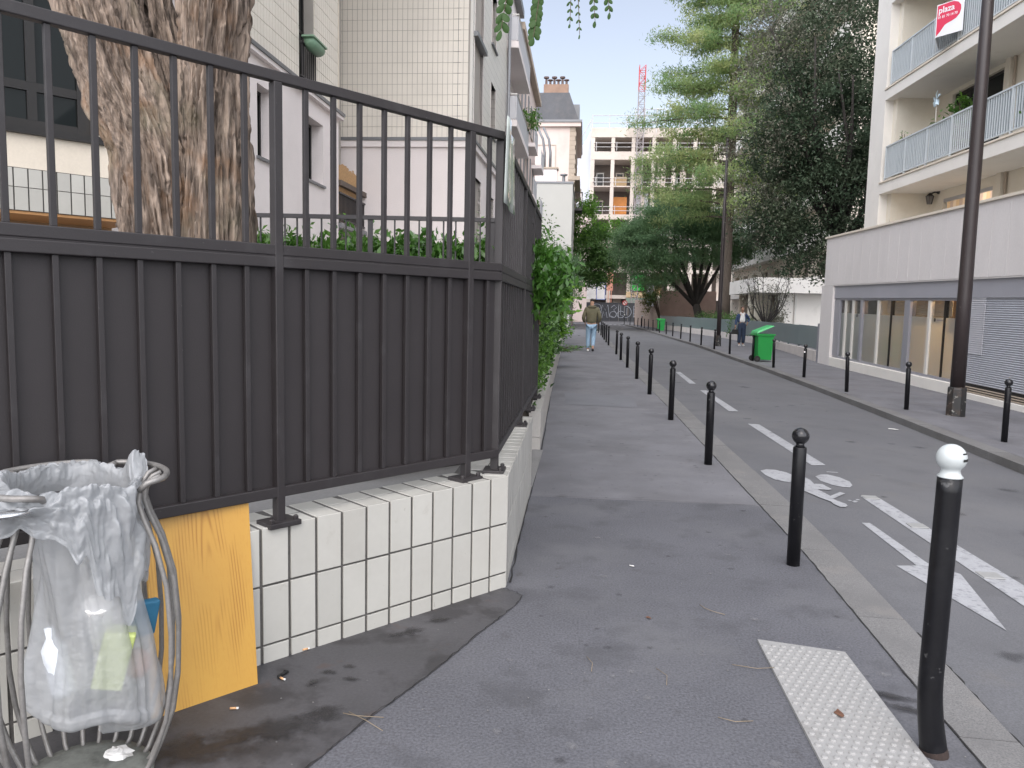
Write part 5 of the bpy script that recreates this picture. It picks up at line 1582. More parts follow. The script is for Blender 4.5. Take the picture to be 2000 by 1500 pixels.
for k in range(5):
    a = k * 2 * math.pi / 5 + .3; q = MB()
    c = Vector(pw_); u_ = Vector((0, -math.cos(a), math.sin(a))); v_ = Vector((0, math.sin(a), math.cos(a)))
    q.add([c, c + u_ * .12 + v_ * .09, c + u_ * .23, c + u_ * .12 - v_ * .05 + Vector((-.05, 0, 0))], [(0, 1, 2, 3)])
    o = q.build('vane', m_lb, pwt); o.modifiers.new('t', 'SOLIDIFY').thickness = .006
tb_ = thing('folding_table', 'white folded table leaning inside the corner of the middle balcony', 'table', RB(.75, TB + .7, 5.72))
b = MB(); b.fbox(RB, .55, 1.1, TB + .4, TB + 1.0, 6.80, 6.84); b.build('tabletop', m_wframe, tb_)
for (a, c) in ((.58, .45), (1.05, .45), (.58, .95), (1.05, .95)):
    q = MB(); q.tube([RB(a, TB + c, 5.70), RB(a, TB + c, 6.80)], .015, 5); q.build('leg', m_alu, tb_)

# estate agent board: V of two faces on the upper railing
pz = thing('agency_sign', 'red and white V shaped agency sign on the upper balcony railing', 'sign', (9.1, 21.4, 8.7))
m_sw = M('sign_white', (.74, .75, .77), .35, var=.02, fine=.01, bump=0)
m_sr = M('sign_red', (.62, .03, .085), .35, var=.03, fine=.01, bump=0)
SA, SBb = Vector((8.80, 21.50, 0)), Vector((9.22, 20.95, 0))
dirS = (SBb - SA).normalized(); SL = (SBb - SA).length; ZB, ZH = 8.72, .80
SG = F(SA.x, SA.y, math.degrees(math.atan2(dirS.y, dirS.x)))
b = MB(); b.fbox(SG, 0, SL, 0, .012, ZB, ZB + ZH); b.build('face', m_sw, pz)
b = MB(); SG2 = F(SA.x, SA.y, 62); b.fbox(SG2, .02, .95, -.012, 0, ZB - .02, ZB + ZH); b.build('face', m_sw, pz)
sc_ = SL
poly = [(.02, .02), (.02, .77), (.30, .785), (.42, .78), (.53, .73), (.60, .64), (.61, .54), (.58, .43), (.50, .35), (.40, .31), (.28, .28), (.22, .25), (.13, .13)]
poly = [(x / .68 * SL, ZB + y) for x, y in poly]
b = MB(); b.prism(poly[::-1], -.004, -.001, SG); b.build('emblem', m_sr, pz)
def text(s, parent, mat, fr, S0, Z0, size, T_=-.006, xs=1.0, bold=.0, align='LEFT'):
    cu = bpy.data.curves.new('lettering', 'FONT'); cu.body = s; cu.size = size; cu.extrude = .001; cu.offset = bold; cu.align_x = align
    ob = bpy.data.objects.new('tmp', cu); COL.objects.link(ob)
    dg = bpy.context.evaluated_depsgraph_get()
    me = bpy.data.meshes.new_from_object(ob.evaluated_get(dg)); bpy.data.objects.remove(ob)
    me.name = 'lettering'; me.materials.clear()
    o = link('lettering', me, mat, parent)
    m = Matrix.Rotation(rad(fr.deg), 4, 'Z') @ Matrix.Rotation(rad(90), 4, 'X') @ Matrix.Diagonal((xs, 1, 1, 1))
    o.matrix_local = Matrix.Translation(Vector(fr(S0, T_, Z0)) - wloc(parent)) @ m
    return o
text('plaza', pz, m_sw, SG, .05, ZB + .575, .215, bold=.004, xs=.95)
text('01 81 70 14 70', pz, m_sw, SG, .045, ZB + .445, .088, bold=.0015, xs=.92)

# ------------------------------------------------------------------ right-hand garden fence on its plinth
FP = [(8.10, 27.3), (8.42, 31), (8.72, 36), (8.82, 42), (8.70, 48), (8.2, 55), (7.5, 63), (6.9, 70.5)]
m_gfence = M('grey_green_fence', (.17, .215, .22), .5, var=.06, world=True)
m_gpanel = M('grey_green_sheet', (.145, .19, .195), .35, var=.08, vscale=.6, world=True)
m_wplinth = M('white_plinth', (.58, .54, .51), .8, var=.08, world=True, tints=(((.40, .36, .33), 1.4, .55, .72, .5),))
gf = thing('garden_fence', 'low grey green railing on a white plinth along the right pavement', 'fence', (8.4, 32, 0))
for i, (p, q) in enumerate(zip(FP[:-1], FP[1:])):
    L = math.hypot(q[0] - p[0], q[1] - p[1]); dg_ = math.degrees(math.atan2(q[1] - p[1], q[0] - p[0]))
    fr = F(p[0], p[1], dg_, shear=.004)
    b = MB(); b.fbox(fr, 0, L, -.10, .12, -.2, .30 if i < 4 else .36); b.build('plinth', m_wplinth, gf)
    b = MB(); b.fbox(fr, 0, L, -.02, .03, 1.10, 1.14); b.fbox(fr, 0, L, -.015, .02, .36, .39); b.build('rail', m_gfence, gf)
    b = MB(); b.fbox(fr, 0, L, .03, .04, .39, 1.10); b.build('panel', m_gpanel, gf)
    n_ = int(L / .13)
    b = MB()
    for k in range(n_): b.fbox(fr, k * L / n_ + .05, k * L / n_ + .065, -.008, .008, .39, 1.10)
    o = b.build('bars', m_gfence, gf); o['kind'] = 'stuff'
    for s in np.arange(0, L - .3, 2.0):
        b = MB(); b.fbox(fr, s, s + .05, -.03, .03, .30, 1.15); b.build('post', m_gfence, gf)
b = MB(); b.box(7.98, 8.10, 27.05, 27.2, -.06, 1.25); b.build('end_post', m_alu, gf)

# lamp posts (thing > column, base, lantern)
m_lamp = M('lamp_paint', (.030, .022, .022), .45, var=.1, vscale=5, fine=.1, bump=.1, world=True, tints=(((.10, .09, .085), 14, .66, .72, .6),))
m_base = M('lamp_base_paint', (.022, .022, .022), .5, var=.2, vscale=9, world=True, tints=(((.32, .31, .28), 11, .60, .65, .8), ((.08, .05, .035), 5, .5, .6, .4)))
def lamp(x, y, z, r, h, label, base_mat):
    t = thing('street_lamp', label, 'street lamp', (x, y, z), 'street lamps on the right pavement')
    b = MB(); b.lathe([(r * 1.40, -.05), (r * 1.38, .02), (r * 1.33, .46), (r * 1.28, .49), (r, .50)], 8 if r > .1 else 10, (x, y, z)); b.build('base', base_mat, t)
    b = MB(); b.lathe([(r, .49), (r * .96, 2.0), (r * .88, h * .5), (r * .55, h)], 16, (x, y, z)); b.build('column', m_lamp, t, smooth=True)
    b = MB(); b.lathe([(r * .5, -.12), (r * .62, -.06), (r * .62, .0), (r * .3, .06)], 12, (x, y, z + h + .1)); b.build('finial', m_lamp, t, smooth=True)
    return t
lamp(6.41, 13.74, zr(6.41, 13.74), .115, 10.5, 'thick dark brown lamp post with flaking black base in front of the shop window', m_base)
lamp(6.231, 36.3, 0, .10, 9.2, 'thinner dark lamp post further down the right pavement near the walking woman', m_base)
# ------------------------------------------------------------------ bollards
m_bol = M('bollard_black', (.006, .006, .0075), .36, spec=.3, var=.15, vscale=6, fine=.15, fscale=60, bump=.12, bscale=60, tints=(((.10, .10, .10), 16, .64, .69, .6), ((.022, .022, .024), 3, .5, .7, .6)))
m_bolg = M('bollard_gloss', (.012, .012, .014), .18, var=.1, bump=.02)
m_bolw = M('bollard_white', (.46, .49, .49), .25, var=.03, vscale=6, fine=.02, bump=.02)
def bollard(x, y, z, label, group, h=.86):
    t = thing('bollard', label, 'bollard', (x, y, z), group)
    b = MB(); b.lathe([(.040, -.06), (.040, .735), (.037, .742)], 20, (x, y, z)); b.build('shaft', m_bol, t, smooth=False, bevel=0)
    b = MB(); b.lathe([(.030, .742), (.023, .757), (.026, .765)] + [(.0515 * math.cos(a), .810 + .0515 * math.sin(a)) for a in np.linspace(-1.05, 1.5, 14)], 20, (x, y, z)); b.build('ball_head', m_bolg, t, smooth=True)
    for p in [o for o in bpy.data.objects if o.parent == t and o.name.startswith('shaft')]:
        p.data.polygons.foreach_set('use_smooth', [len(q.vertices) == 4 for q in p.data.polygons])
    return t
GL, GR = 'black bollards along the left kerb', 'black bollards along the right kerb'
LB = [(1.343, 4.786), (1.315, 7.903), (1.291, 11.104), (1.27, 14.464), (1.25, 17.671), (1.225, 21.101), (1.20, 24.313), (1.19, 27.379), (1.13, 34.2), (1.12, 37.4), (1.11, 40.6), (1.10, 43.8), (1.09, 47.4), (1.05, 52.6), (1.0, 58)]
pb_ = None
for i, (x, y) in enumerate(LB):
    lab = '%s black ball headed bollard beyond the white headed one on the left kerb' % ORD[i]
    if pb_ is None: pb_ = bollard(x, y, 0, lab, GL)
    else: copy_tree(pb_, (x, y, 0), lab).rotation_euler = (rnd.gauss(0, .008), rnd.gauss(0, .008), rnd.uniform(0, 6))
RBo = [(5.742, 10.894), (5.797, 14.229), (5.68, 17.031), (5.718, 20.407), (5.70, 23.55), (5.68, 26.344), (5.6, 30.0), (5.55, 33.2), (5.52, 36.7), (5.58, 40.9), (5.6, 45), (5.62, 49.2), (5.6, 52.9), (5.5, 56.6), (5.5, 61.8), (5.48, 66), (5.45, 70), (5.4, 73), (5.3, 76.4), (5.2, 80), (5.0, 84)]
for i, (x, y) in enumerate(RBo):
    lab = '%s black bollard of the right kerb counted from the viewer' % ORD[i]
    if i == 3: lab = 'fourth black bollard of the right kerb with a white sticker below its ball'
    o = copy_tree(pb_, (x, y, zr(x, y)), lab); o['group'] = GR
    if i != 3: o.rotation_euler = (rnd.gauss(0, .010), rnd.gauss(0, .010), rnd.uniform(0, 6))
    if i == 3:
        b = MB(); b.tube([(x - .03, y - .036, zr(x, y) + .66), (x - .03, y - .044, zr(x, y) + .66)], .022, 10); b.build('sticker', m_white, o)
# white headed bollard, bent at the foot
X, Y_ = 1.272, 2.735
wb = thing('white_bollard', 'tall black bollard with white ball head and a bent foot at the crossing', 'bollard', (X, Y_, 0))
cx = lambda z: (X - .012 + .035 * max(0, (.26 - z) / .26) ** 1.6 * (1) - .0 + .020 * z, Y_ + .01 * z, z)
path = [cx(z) for z in (-.06, 0, .03, .07, .11, .15, .19, .23, .28, .4, .6, .8, .95, 1.0)]
b = MB(); b.tube(path, [.045, .045, .0445, .0435, .0425, .042, .041, .0405, .040, .040, .040, .040, .040, .040], 28)
o = b.build('shaft', m_bol, wb); o.data.polygons.foreach_set('use_smooth', [len(q.vertices) == 4 for q in o.data.polygons])
hx = cx(1.0)
b = MB(); b.lathe([(.0405, 0), (.041, .004), (.034, .012), (.030, .022), (.031, .028)] + [(.0485 * math.cos(a), .068 + .0485 * math.sin(a)) for a in np.linspace(-.85, 1.5, 18)], 28, hx)
b.build('ball_head', m_bolw, wb, smooth=True)
for (dz, hh) in ((.088, .003), (.066, .0045)):
    r = math.sqrt(max(.0001, .0490 ** 2 - (dz - .068) ** 2)) + .0004
    mbx = MB(); V = []
    for k in range(8):
        a = rad(-68 + k * 9)
        V += [(hx[0] + r * math.cos(a), hx[1] + r * math.sin(a), hx[2] + dz - hh), (hx[0] + r * math.cos(a), hx[1] + r * math.sin(a), hx[2] + dz + hh)]
    mbx.add(V, [(2 * k, 2 * k + 2, 2 * k + 3, 2 * k + 1) for k in range(7)])
    mbx.build('black_mark', m_black, wb)
b = MB(); b.tube([(X + .0215, Y_, -.004), (X + .0205, Y_, .010), (X + .018, Y_, .022)], [.050, .0475, .0455], 24); b.build('foot_rust', m_rust, wb)

# ------------------------------------------------------------------ wheelie bins
m_green = M('bin_green', (.018, .27, .055), .4, var=.06, vscale=3, fine=.03, bump=.05)
m_green_l = M('bin_lid_green', (.05, .40, .13), .35, var=.05)
def wheelie(name, x, y, z, ang, label, open_deg):
    t = thing(name, label, 'bin', (x, y, z))
    fr = F(x, y, ang)
    def ring(w0, w1, d0, d1, z0): return [fr(w0, d0, z + z0), fr(w1, d0, z + z0), fr(w1, d1, z + z0), fr(w0, d1, z + z0)]
    b = MB(); A_ = ring(-.23, .23, -.22, .22, .06); B_ = ring(-.28, .28, -.27, .27, .90); C_ = ring(-.255, .255, -.245, .245, .90); D_ = ring(-.21, .21, -.2, .2, .12)
    b.add(A_ + B_ + C_ + D_, [(3, 2, 1, 0)] + [(i, (i + 1) % 4, 4 + (i + 1) % 4, 4 + i) for i in range(4)] + [(4 + i, 4 + (i + 1) % 4, 8 + (i + 1) % 4, 8 + i) for i in range(4)] + [(8 + i, 8 + (i + 1) % 4, 12 + (i + 1) % 4, 12 + i) for i in range(4)] + [(12, 13, 14, 15)])
    b.build('body', m_green, t, bevel=.015)
    b = MB(); b.fbox(fr, -.31, .31, -.30, -.272, z + .86, z + .92); b.fbox(fr, -.31, .31, .272, .33, z + .86, z + .92); b.fbox(fr, -.31, -.282, -.27, .27, z + .86, z + .92); b.fbox(fr, .282, .31, -.27, .27, z + .86, z + .92)
    b.build('rim', m_green, t, bevel=.008)
    # lid hinged at the back (t=+.30)
    ca, sa = math.cos(rad(open_deg)), math.sin(rad(open_deg))
    def lp(w, d, h): # d from hinge forwards
        dd = d * ca - h * sa; hh = d * sa + h * ca
        return fr(w, .32 - dd, z + .925 + hh)
    b = MB(); P0 = [lp(-.31, 0, 0), lp(.31, 0, 0), lp(.31, .64, 0), lp(-.31, .64, 0)]; P1_ = [lp(-.27, .05, .07), lp(.27, .05, .07), lp(.27, .58, .05), lp(-.27, .58, .05)]
    b.add(P0 + P1_, [(0, 1, 2, 3), (7, 6, 5, 4)] + [(i, 4 + i, 4 + (i + 1) % 4, (i + 1) % 4) for i in range(4)])
    b.build('lid', m_green_l if open_deg > 5 else m_green, t, bevel=.012)
    for w in (-.25, .25):
        q = MB(); c = Vector(fr(w, .26, z + .10)); ax = Vector(fr.d + (0,))
        q.tube([c - ax * .03, c + ax * .03], .10, 16); wo_ = q.build('wheel', m_black, t, bevel=.01)
        q = MB(); q.tube([c - ax * .034, c + ax * .034], .045, 10); q.build('hub', m_rail, wo_)
    b = MB(); b.tube([fr(-.22, .37, z + .9), fr(.22, .37, z + .9)], .014, 8); b.build('handle', m_green, t)
    return t
wheelie('wheelie_bin', 5.98, 26.3, zr(5.9, 26.3), 98, 'green wheelie bin with half open lid beside the walking woman', 24)
wheelie('wheelie_bin', 6.0, 60.7, 0, 95, 'closed green wheelie bin far down the right pavement', 0)
b = MB(); b.fbox(F(5.98, 26.3, 98), -.06, .03, -.262, -.258, .5, .72); 

# ------------------------------------------------------------------ far end of the street
m_hoard = M('hoarding_grey', (.045, .048, .055), .6, var=.12, vscale=.8, world=True)
m_chalk = M('graffiti_white', (.34, .36, .40), .7)
m_redg = M('graffiti_red', (.26, .035, .05), .7)
hb = thing('hoarding', 'dark grey site hoarding with white bubble graffiti across the end of the street', 'hoarding', (4, 106.5, 0))
x = -9.0
while x < 11.5:
    b = MB(); b.box(x + .01, x + 1.24, 106.4 + rnd.uniform(0, .02), 106.46, .05, 2.55); b.build('panel', m_hoard, hb); x += 1.25
b = MB(); b.box(-9, 11.5, 106.37, 106.40, 2.50, 2.58); b.build('top_rail', m_hoard, hb)
def gtube(pts, r, m, closed=False):
    b = MB(); b.tube([(px, 106.385, pz_) for px, pz_ in pts], r, 5, closed=closed); b.build('graffiti', m, hb)
def loop(cx_, cz, rx, rz, n=18, a0=0, a1=360, wob=.0):
    return [(cx_ + rx * math.cos(rad(a0 + (a1 - a0) * k / (n - 1))), cz + rz * math.sin(rad(a0 + (a1 - a0) * k / (n - 1))) ) for k in range(n)]
g = .035
gtube(loop(1.75, 1.95, .55, .40), g, m_chalk, True); gtube(loop(1.75, 1.2, .62, .36), g, m_chalk, True)
gtube([(2.2, .55), (2.5, 2.25), (2.9, 1.5), (3.25, 2.3), (3.5, .6), (3.2, .5), (3.05, 1.3), (2.85, .8), (2.65, 1.35), (2.5, .5)], g, m_chalk, True)
gtube([(3.7, 1.9), (4.1, 2.25), (4.45, 1.9), (4.05, 1.6), (4.5, 1.1), (4.2, .55), (3.7, .75)], g, m_chalk); gtube(loop(4.0, .95, .45, .42), g, m_chalk, True)
gtube([(4.7, 2.2), (4.7, .6), (5.3, .55), (5.3, .85), (5.0, .9), (5.0, 2.2)], g, m_chalk, True); gtube(loop(5.05, 1.0, .5, .45), g, m_chalk, True)
gtube([(5.5, 2.1)] + loop(5.6, 1.35, .85, .80, 14, 80, -80) + [(5.5, .6)], g, m_chalk, True); gtube([(5.85, 1.9), (5.85, .9)], g, m_chalk)
for k, z in enumerate((2.1, 1.6, 1.1, .7)):
    gtube([(6.75, z), (7.05, z + .22), (7.3, z - .05), (7.6, z + .2)], .03, m_chalk)
gtube([(6.75, .6), (6.75, 2.2)], .03, m_chalk); gtube([(7.6, 1.9), (7.0, 1.3), (7.6, .9)], .03, m_chalk)
gtube([(8.3, 1.95), (8.6, 2.2), (8.9, 1.9), (9.2, 2.25), (9.6, 2.0), (8.75, 1.0), (8.3, 1.95)], .07, m_redg); gtube([(8.5, 1.7), (9.3, 1.9), (8.7, 1.3)], .08, m_redg)

m_raw = M('raw_concrete', (.58, .51, .45), .85, var=.1, vscale=.3, fine=.05, world=True, tints=(((.36, .31, .26), .5, .5, .7, .5),))
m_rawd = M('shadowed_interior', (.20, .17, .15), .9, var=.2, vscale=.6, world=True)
cs = thing('construction_building', 'raw concrete building under construction with open bays at the street end', 'building', (10, 111, 0))
# columns and floor beams
floors = [0, 3.7, 7.4, 11.15, 15.0, 18.95, 22.75]; tops = [3.2, 6.9, 10.5, 14.3, 18.8, 22.55, 25.55]
TOPZ = 26.9
xs_ = [.3 + i * 2.83 for i in range(9)]
for i, x in enumerate(xs_):
    b = MB(); b.box(x, x + (.5 if i else .55), 111, 111.6, 0, 25.6); b.build('column', m_raw, cs)
for k in range(1, 7):
    b = MB(); b.box(.3, xs_[-1] + .5, 110.97, 112, tops[k - 1], floors[k] + .9 if k == 6 else floors[k]); b.build('floor_beam', m_raw, cs)
b = MB(); b.box(.3, xs_[-1] + .5, 110.95, 120, 25.6, TOPZ); b.build('parapet', m_raw, cs)
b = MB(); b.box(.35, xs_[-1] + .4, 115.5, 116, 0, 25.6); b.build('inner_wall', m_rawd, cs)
for k in range(7):
    b = MB(); b.box(.35, xs_[-1] + .45, 112, 115.5, floors[k] - .15, floors[k]); b.build('floor_slab', m_raw, cs)
for i, x in enumerate(xs_[:-1]):
    for k in range(3, 6):
        b = MB(); b.box(x + .9, x + 2.0, 114.6, 114.7, floors[k], floors[k] + 2.4); b.build('inner_door_frame', m_wframe if (i + k) % 2 else m_raw, cs)
        b = MB(); b.box(x + 1.05, x + 1.85, 114.5, 114.6, floors[k], floors[k] + 2.2); b.build('opening_shade_panel', m_dframe, cs)  # solid dark panel, its colour stands for shade inside the doorway
m_ply = [M('bay_board%d' % k, c, .85, var=.15, vscale=.5, world=True) for k, c in enumerate(((.42, .30, .17), (.50, .47, .42), (.30, .26, .24), (.55, .50, .36)))]
for i, x in enumerate(xs_[:-1]):
    for k in range(0, 7):
        q = rnd.random()
        if q < .30:
            w_ = rnd.uniform(.5, 1.9); b = MB(); b.box(x + .55, x + .55 + w_, 113.0, 113.06, floors[k] + .02, floors[k] + rnd.uniform(1.0, 2.7)); b.build('loose_board', m_ply[rnd.randrange(4)], cs)
        elif q < .5:
            b = MB(); b.box(x + rnd.uniform(.9, 1.8), x + 2.1, 112.2, 112.35, floors[k] + .02, tops[k] - .02); b.build('prop_wall', m_raw, cs)
m_galvp = M('scaffold_pipe', (.50, .48, .47), .4, metal=.3)
for i, x in enumerate(xs_[:-1]):
    for k in range(3, 7):
        b = MB(); zz = floors[k] + (1.0 if k == 6 else 0)
        for h in (.5, 1.05): b.tube([(x + .4, 110.9, zz + h), (x + 2.95, 110.9, zz + h)], .045, 5)
        b.tube([(x + .75, 110.9, zz), (x + .75, 110.9, zz + 1.2)], .045, 5)
        b.build('guard_rail', m_galvp, cs)
b = MB()
for z in (27.6, 28.6): b.tube([(.4, 111.2, z), (21, 111.2, z)], .05, 5)
for x in np.arange(.4, 21, 2.4): b.tube([(x, 111.2, 26.9), (x, 111.2, 28.7)], .05, 5)
b.build('roof_guard_rail', m_galvp, cs)
b = MB(); b.box(3.7, 5.6, 112.4, 112.5, 15.0, 17.6); b.build('orange_sheet', M('orange_sheet', (.50, .20, .05), .7), cs)
b = MB(); b.box(12.2, 14.2, 112.4, 112.5, 15.0, 18.4); b.build('yellow_sheet', M('yellow_sheet', (.55, .45, .25), .7), cs)
b = MB(); b.box(6.9, 8.6, 112.4, 112.5, 15.0, 18.4); b.build('grey_sheet', m_alu_l, cs)
b = MB(); b.box(6.5, 8.4, 110.85, 110.9, 4.4, 6.6); b.build('green_net', M('green_net', (.05, .48, .08), .8), cs)
b = MB(); b.box(5.9, 9.5, 110.8, 110.9, 3.4, 4.2); b.box(5.9, 9.5, 110.75, 110.9, 1.0, 3.2); b.build('cream_sheet', M('cream_sheet', (.62, .46, .28), .8, var=.1), cs)
b = MB(); b.box(5.9, 9.5, 110.7, 110.8, 2.4, 3.3); b.build('glass_strip', M('glass_strip', (.25, .32, .27), .4), cs)
# white sheeted gable and low roofs between the houses
wg = thing('sheeted_gable', 'tall white sheeted gable wall left of the construction building', 'building', (-1, 113, 0))
b = MB(); b.prism([(-2.6, 0), (.28, 0), (.28, 27), (-2.6, 21.8)], 0, 1.0, F(0, 113, 0)); b.build('wall', M('white_sheeting', (.62, .65, .70), .7, var=.06, vscale=.4, world=True), wg)
b = MB()
for k in range(5): b.tube([(-2.6 + k * .7, 112.9, 22.0 + k * 1.27), (-2.6 + k * .7, 112.9, 23.4 + k * 1.27)], .05, 5)
b.tube([(-2.6, 112.9, 23.2), (.28, 112.9, 28.4)], .05, 5); b.build('guard_rail', m_galvp, wg)
lh = thing('low_house', 'small grey roofed house with chimneys right of the mansard house', 'building', (-1.5, 98, 0))
b = MB(); b.box(-4, .3, 98, 104, 0, 14.2); b.build('wall', m_pink, lh)
b = MB(); b.box(-4.1, .4, 97.8, 104, 14.2, 14.6); b.build('roof', m_zinc, lh)
for (x, h) in ((-1.6, 2.4), (-.9, 1.4), (-2.2, 1.2)):
    b = MB(); b.box(x - .25, x + .25, 98.6, 99.2, 14.6, 14.6 + h); b.build('chimney', m_render, lh)
    b = MB(); b.lathe([(.16, 0), (.12, .5), (.25, .55)], 8, (x, 98.9, 14.6 + h)); b.build('chimney_pot', m_stone, lh)
# crane mast
cr = thing('crane_mast', 'lattice crane mast with red top section behind the street end', 'crane', (6.9, 109.6, 0))
m_cr = M('crane_grey', (.30, .27, .27), .5); m_crr = M('crane_red', (.50, .06, .06), .5)
def mast(z0, z1, m, name):
    b = MB(); w = .42; c = (6.98, 109.6)
    for sx in (-1, 1):
        for sy in (-1, 1): b.tube([(c[0] + sx * w, c[1] + sy * w, z0), (c[0] + sx * w, c[1] + sy * w, z1)], .055, 5)
    z = z0; k = 0
    while z < z1 - .1:
        e = min(z + .85, z1); s1 = 1 if k % 2 else -1
        for sy in (-1, 1): b.tube([(c[0] - s1 * w, c[1] + sy * w, z), (c[0] + s1 * w, c[1] + sy * w, e)], .035, 4)
        for sx in (-1, 1): b.tube([(c[0] + sx * w, c[1] - s1 * w, z), (c[0] + sx * w, c[1] + s1 * w, e)], .035, 4)
        for sy in (-1, 1): b.tube([(c[0] - w, c[1] + sy * w, z), (c[0] + w, c[1] + sy * w, z)], .035, 4)
        z = e; k += 1
    b.build(name, m, cr)
mast(.04, 31.5, m_cr, 'mast_section'); mast(31.5, 34.8, m_crr, 'top_section')
b = MB()
for x in (6.3, 7.6, 9.2, 10.4): b.tube([(x, 110.2, 26.0), (x, 110.2, 29.3)], .05, 5)
for z in (27.4, 28.3, 29.2): b.tube([(6.3, 110.2, z), (10.4, 110.2, z)], .05, 5)
b.build('platform_cage', m_galvp, cr)
# boards and signs at the site
b = MB(); b.box(-.1, 1.55, 106.2, 106.3, 3.0, 5.1); tag(b.build('site_board', m_white, None), 'large white site notice board above the dark hoarding', 'sign')
t = thing('site_plan_board', 'white board with blue border beside the larger white site board', 'sign', (2.2, 106.2, 3)); 
b = MB(); b.box(1.62, 2.85, 106.2, 106.28, 2.95, 5.3); b.build('panel', m_white, t)
b = MB()
for (a, c, d, e) in ((1.62, 2.85, 2.95, 3.03), (1.62, 2.85, 5.22, 5.3), (1.62, 1.70, 3.03, 5.22), (2.77, 2.85, 3.03, 5.22)): b.box(a, c, 106.17, 106.2, d, e)
b.build('border', M('blue_border', (.15, .22, .50), .6), t)
b = MB(); b.box(3.05, 3.85, 106.5, 106.6, 4.2, 7.2); b.box(3.2, 3.3, 106.5, 106.6, .05, 4.2); b.box(3.6, 3.7, 106.5, 106.6, .05, 4.2)
tag(b.build('orange_panel', M('salmon_panel', (.60, .28, .20), .7), None), 'salmon orange upright panel on posts behind the hoarding', 'sign')
t = thing('no_entry_sign', 'round white traffic sign with red ring at the end of the right pavement', 'traffic sign', (4.6, 88.5, 0))
b = MB(); b.tube([(4.6, 88.5, -.1), (4.6, 88.5, 2.7)], .035, 6); b.build('post', m_galv, t)
b = MB(); b.tube([(4.6, 88.45, 2.4), (4.6, 88.42, 2.4)], .27, 20); b.build('disc', m_white, t)
b = MB(); b.tube([(4.6 + .25 * math.cos(a), 88.41, 2.4 + .25 * math.sin(a)) for a in np.linspace(0, 2 * math.pi, 20, endpoint=False)], .045, 5, closed=True); b.tube([(4.42, 88.41, 2.58), (4.78, 88.41, 2.22)], .04, 5); b.build('red_ring', m_crr, t)
for (x, y, lab) in ((4.55, 87.2, 'small white ball headed post just before the round traffic sign'), (5.9, 79, 'white headed post at the far right pavement near the pink wall')):
    t = thing('white_headed_post', lab, 'bollard', (x, y, 0)); b = MB(); b.lathe([(.04, -.05), (.04, 1.0)], 8, (x, y, 0)); b.build('shaft', m_bol, t)
    b = MB(); b.ball((x, y, 1.06), .075, 10, 7); b.build('ball_head', m_bolw, t)
b = MB(); b.tube([(-1.55, 45.5, 0), (-1.52, 45.5, 2.1)], .05, 6); tag(b.build('white_post', m_white, None), 'thin white post standing at the end of the left hedge', 'post')

# pink wall and box on the right, modern pavilion, cream tower behind the trees
pk = thing('pink_garden_wall', 'pinkish garden wall with a grey meter box at the far end of the grey green fence', 'wall', (7, 73, 0))
b = MB(); b.box(6.95, 12, 72, 72.3, 0, 3.45); b.build('wall', M('pink_wall', (.46, .32, .27), .85, var=.12, world=True), pk)
b = MB(); b.add([(6.9, 72, 0), (5.7, 88, 0), (6.1, 88, 0), (7.3, 72.2, 0), (6.9, 72, 2.75), (5.7, 88, 2.75), (6.1, 88, 2.75), (7.3, 72.2, 2.75)], [(0, 4, 5, 1), (4, 7, 6, 5), (1, 5, 6, 2), (0, 3, 7, 4)]); b.build('side_wall', M('pink_wall_light', (.55, .43, .36), .85, var=.1, world=True), pk)
b = MB(); b.box(6.0, 6.6, 74.5, 76, 2.0, 4.4); b.build('meter_box', m_alu_l, pk)
pv = thing('modern_pavilion', 'low modern white pavilion with flat canopy behind the grey green fence', 'building', (11, 45, 0))
b = MB(); b.box(9.5, 16, 44.2, 52, 2.72, 3.55); b.build('canopy', m_white_r, pv)
b = MB(); b.box(11.0, 16, 45, 45.3, 0, 2.715); b.build('wall', m_white_r, pv)
b = MB(); b.tube([(9.9, 47.2, 0), (9.9, 47.2, 2.71)], .16, 10); b.box(10.0, 10.9, 46.5, 46.7, 0, 2.715); b.build('recessed_wall', m_ivory, pv)
b = MB(); b.box(9.8, 16, 50, 50.3, 0, 2.715); b.build('back_wall', m_stone, pv)
b = MB(); b.box(11.85, 11.95, 44.93, 44.995, 0, 2.7); b.build('downpipe', m_wframe, pv)
b = MB(); b.box(11.3, 11.38, 44.9, 44.995, 2.45, 2.65); b.build('wall_lamp', m_dframe, pv)
cb_ = thing('cream_tower', 'tall cream apartment block with balcony bands seen through the trees on the right', 'building', (18, 60, 0))
CT = F(15.5, 84, -90)
mb = MB(); ops = [(a, a + 2.2, z + .2, z + 2.1) for z in np.arange(3, 24, 2.9) for a in np.arange(2, 36, 4.0)]
wall_open(mb, CT, 0, 0, 38, 0, 26, ops, .4); mb.build('wall', m_cream, cb_)
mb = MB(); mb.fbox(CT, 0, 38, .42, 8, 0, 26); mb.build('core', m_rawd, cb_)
for z in np.arange(3, 24, 2.9):
    b = MB(); b.fbox(CT, 1, 37, -.9, 0, z - .1, z + .08); o = b.build('balcony', m_white_r, cb_)
    b = MB(); b.fbox(CT, 1, 37, -.9, -.86, z + .1, z + 1.0); b.build('balcony_front', m_white_r, o)
b = MB(); b.box(15.5, 24, 46, 46.1, 0, 26); b.box(14.9, 15.4, 45.8, 47.2, 0, 26.2); b.build('gable', m_cream, cb_)
mb = MB(); mb.fbox(CT, -.2, 38, -.3, 8, 26, 26.4); mb.build('roof', m_zinc, cb_)
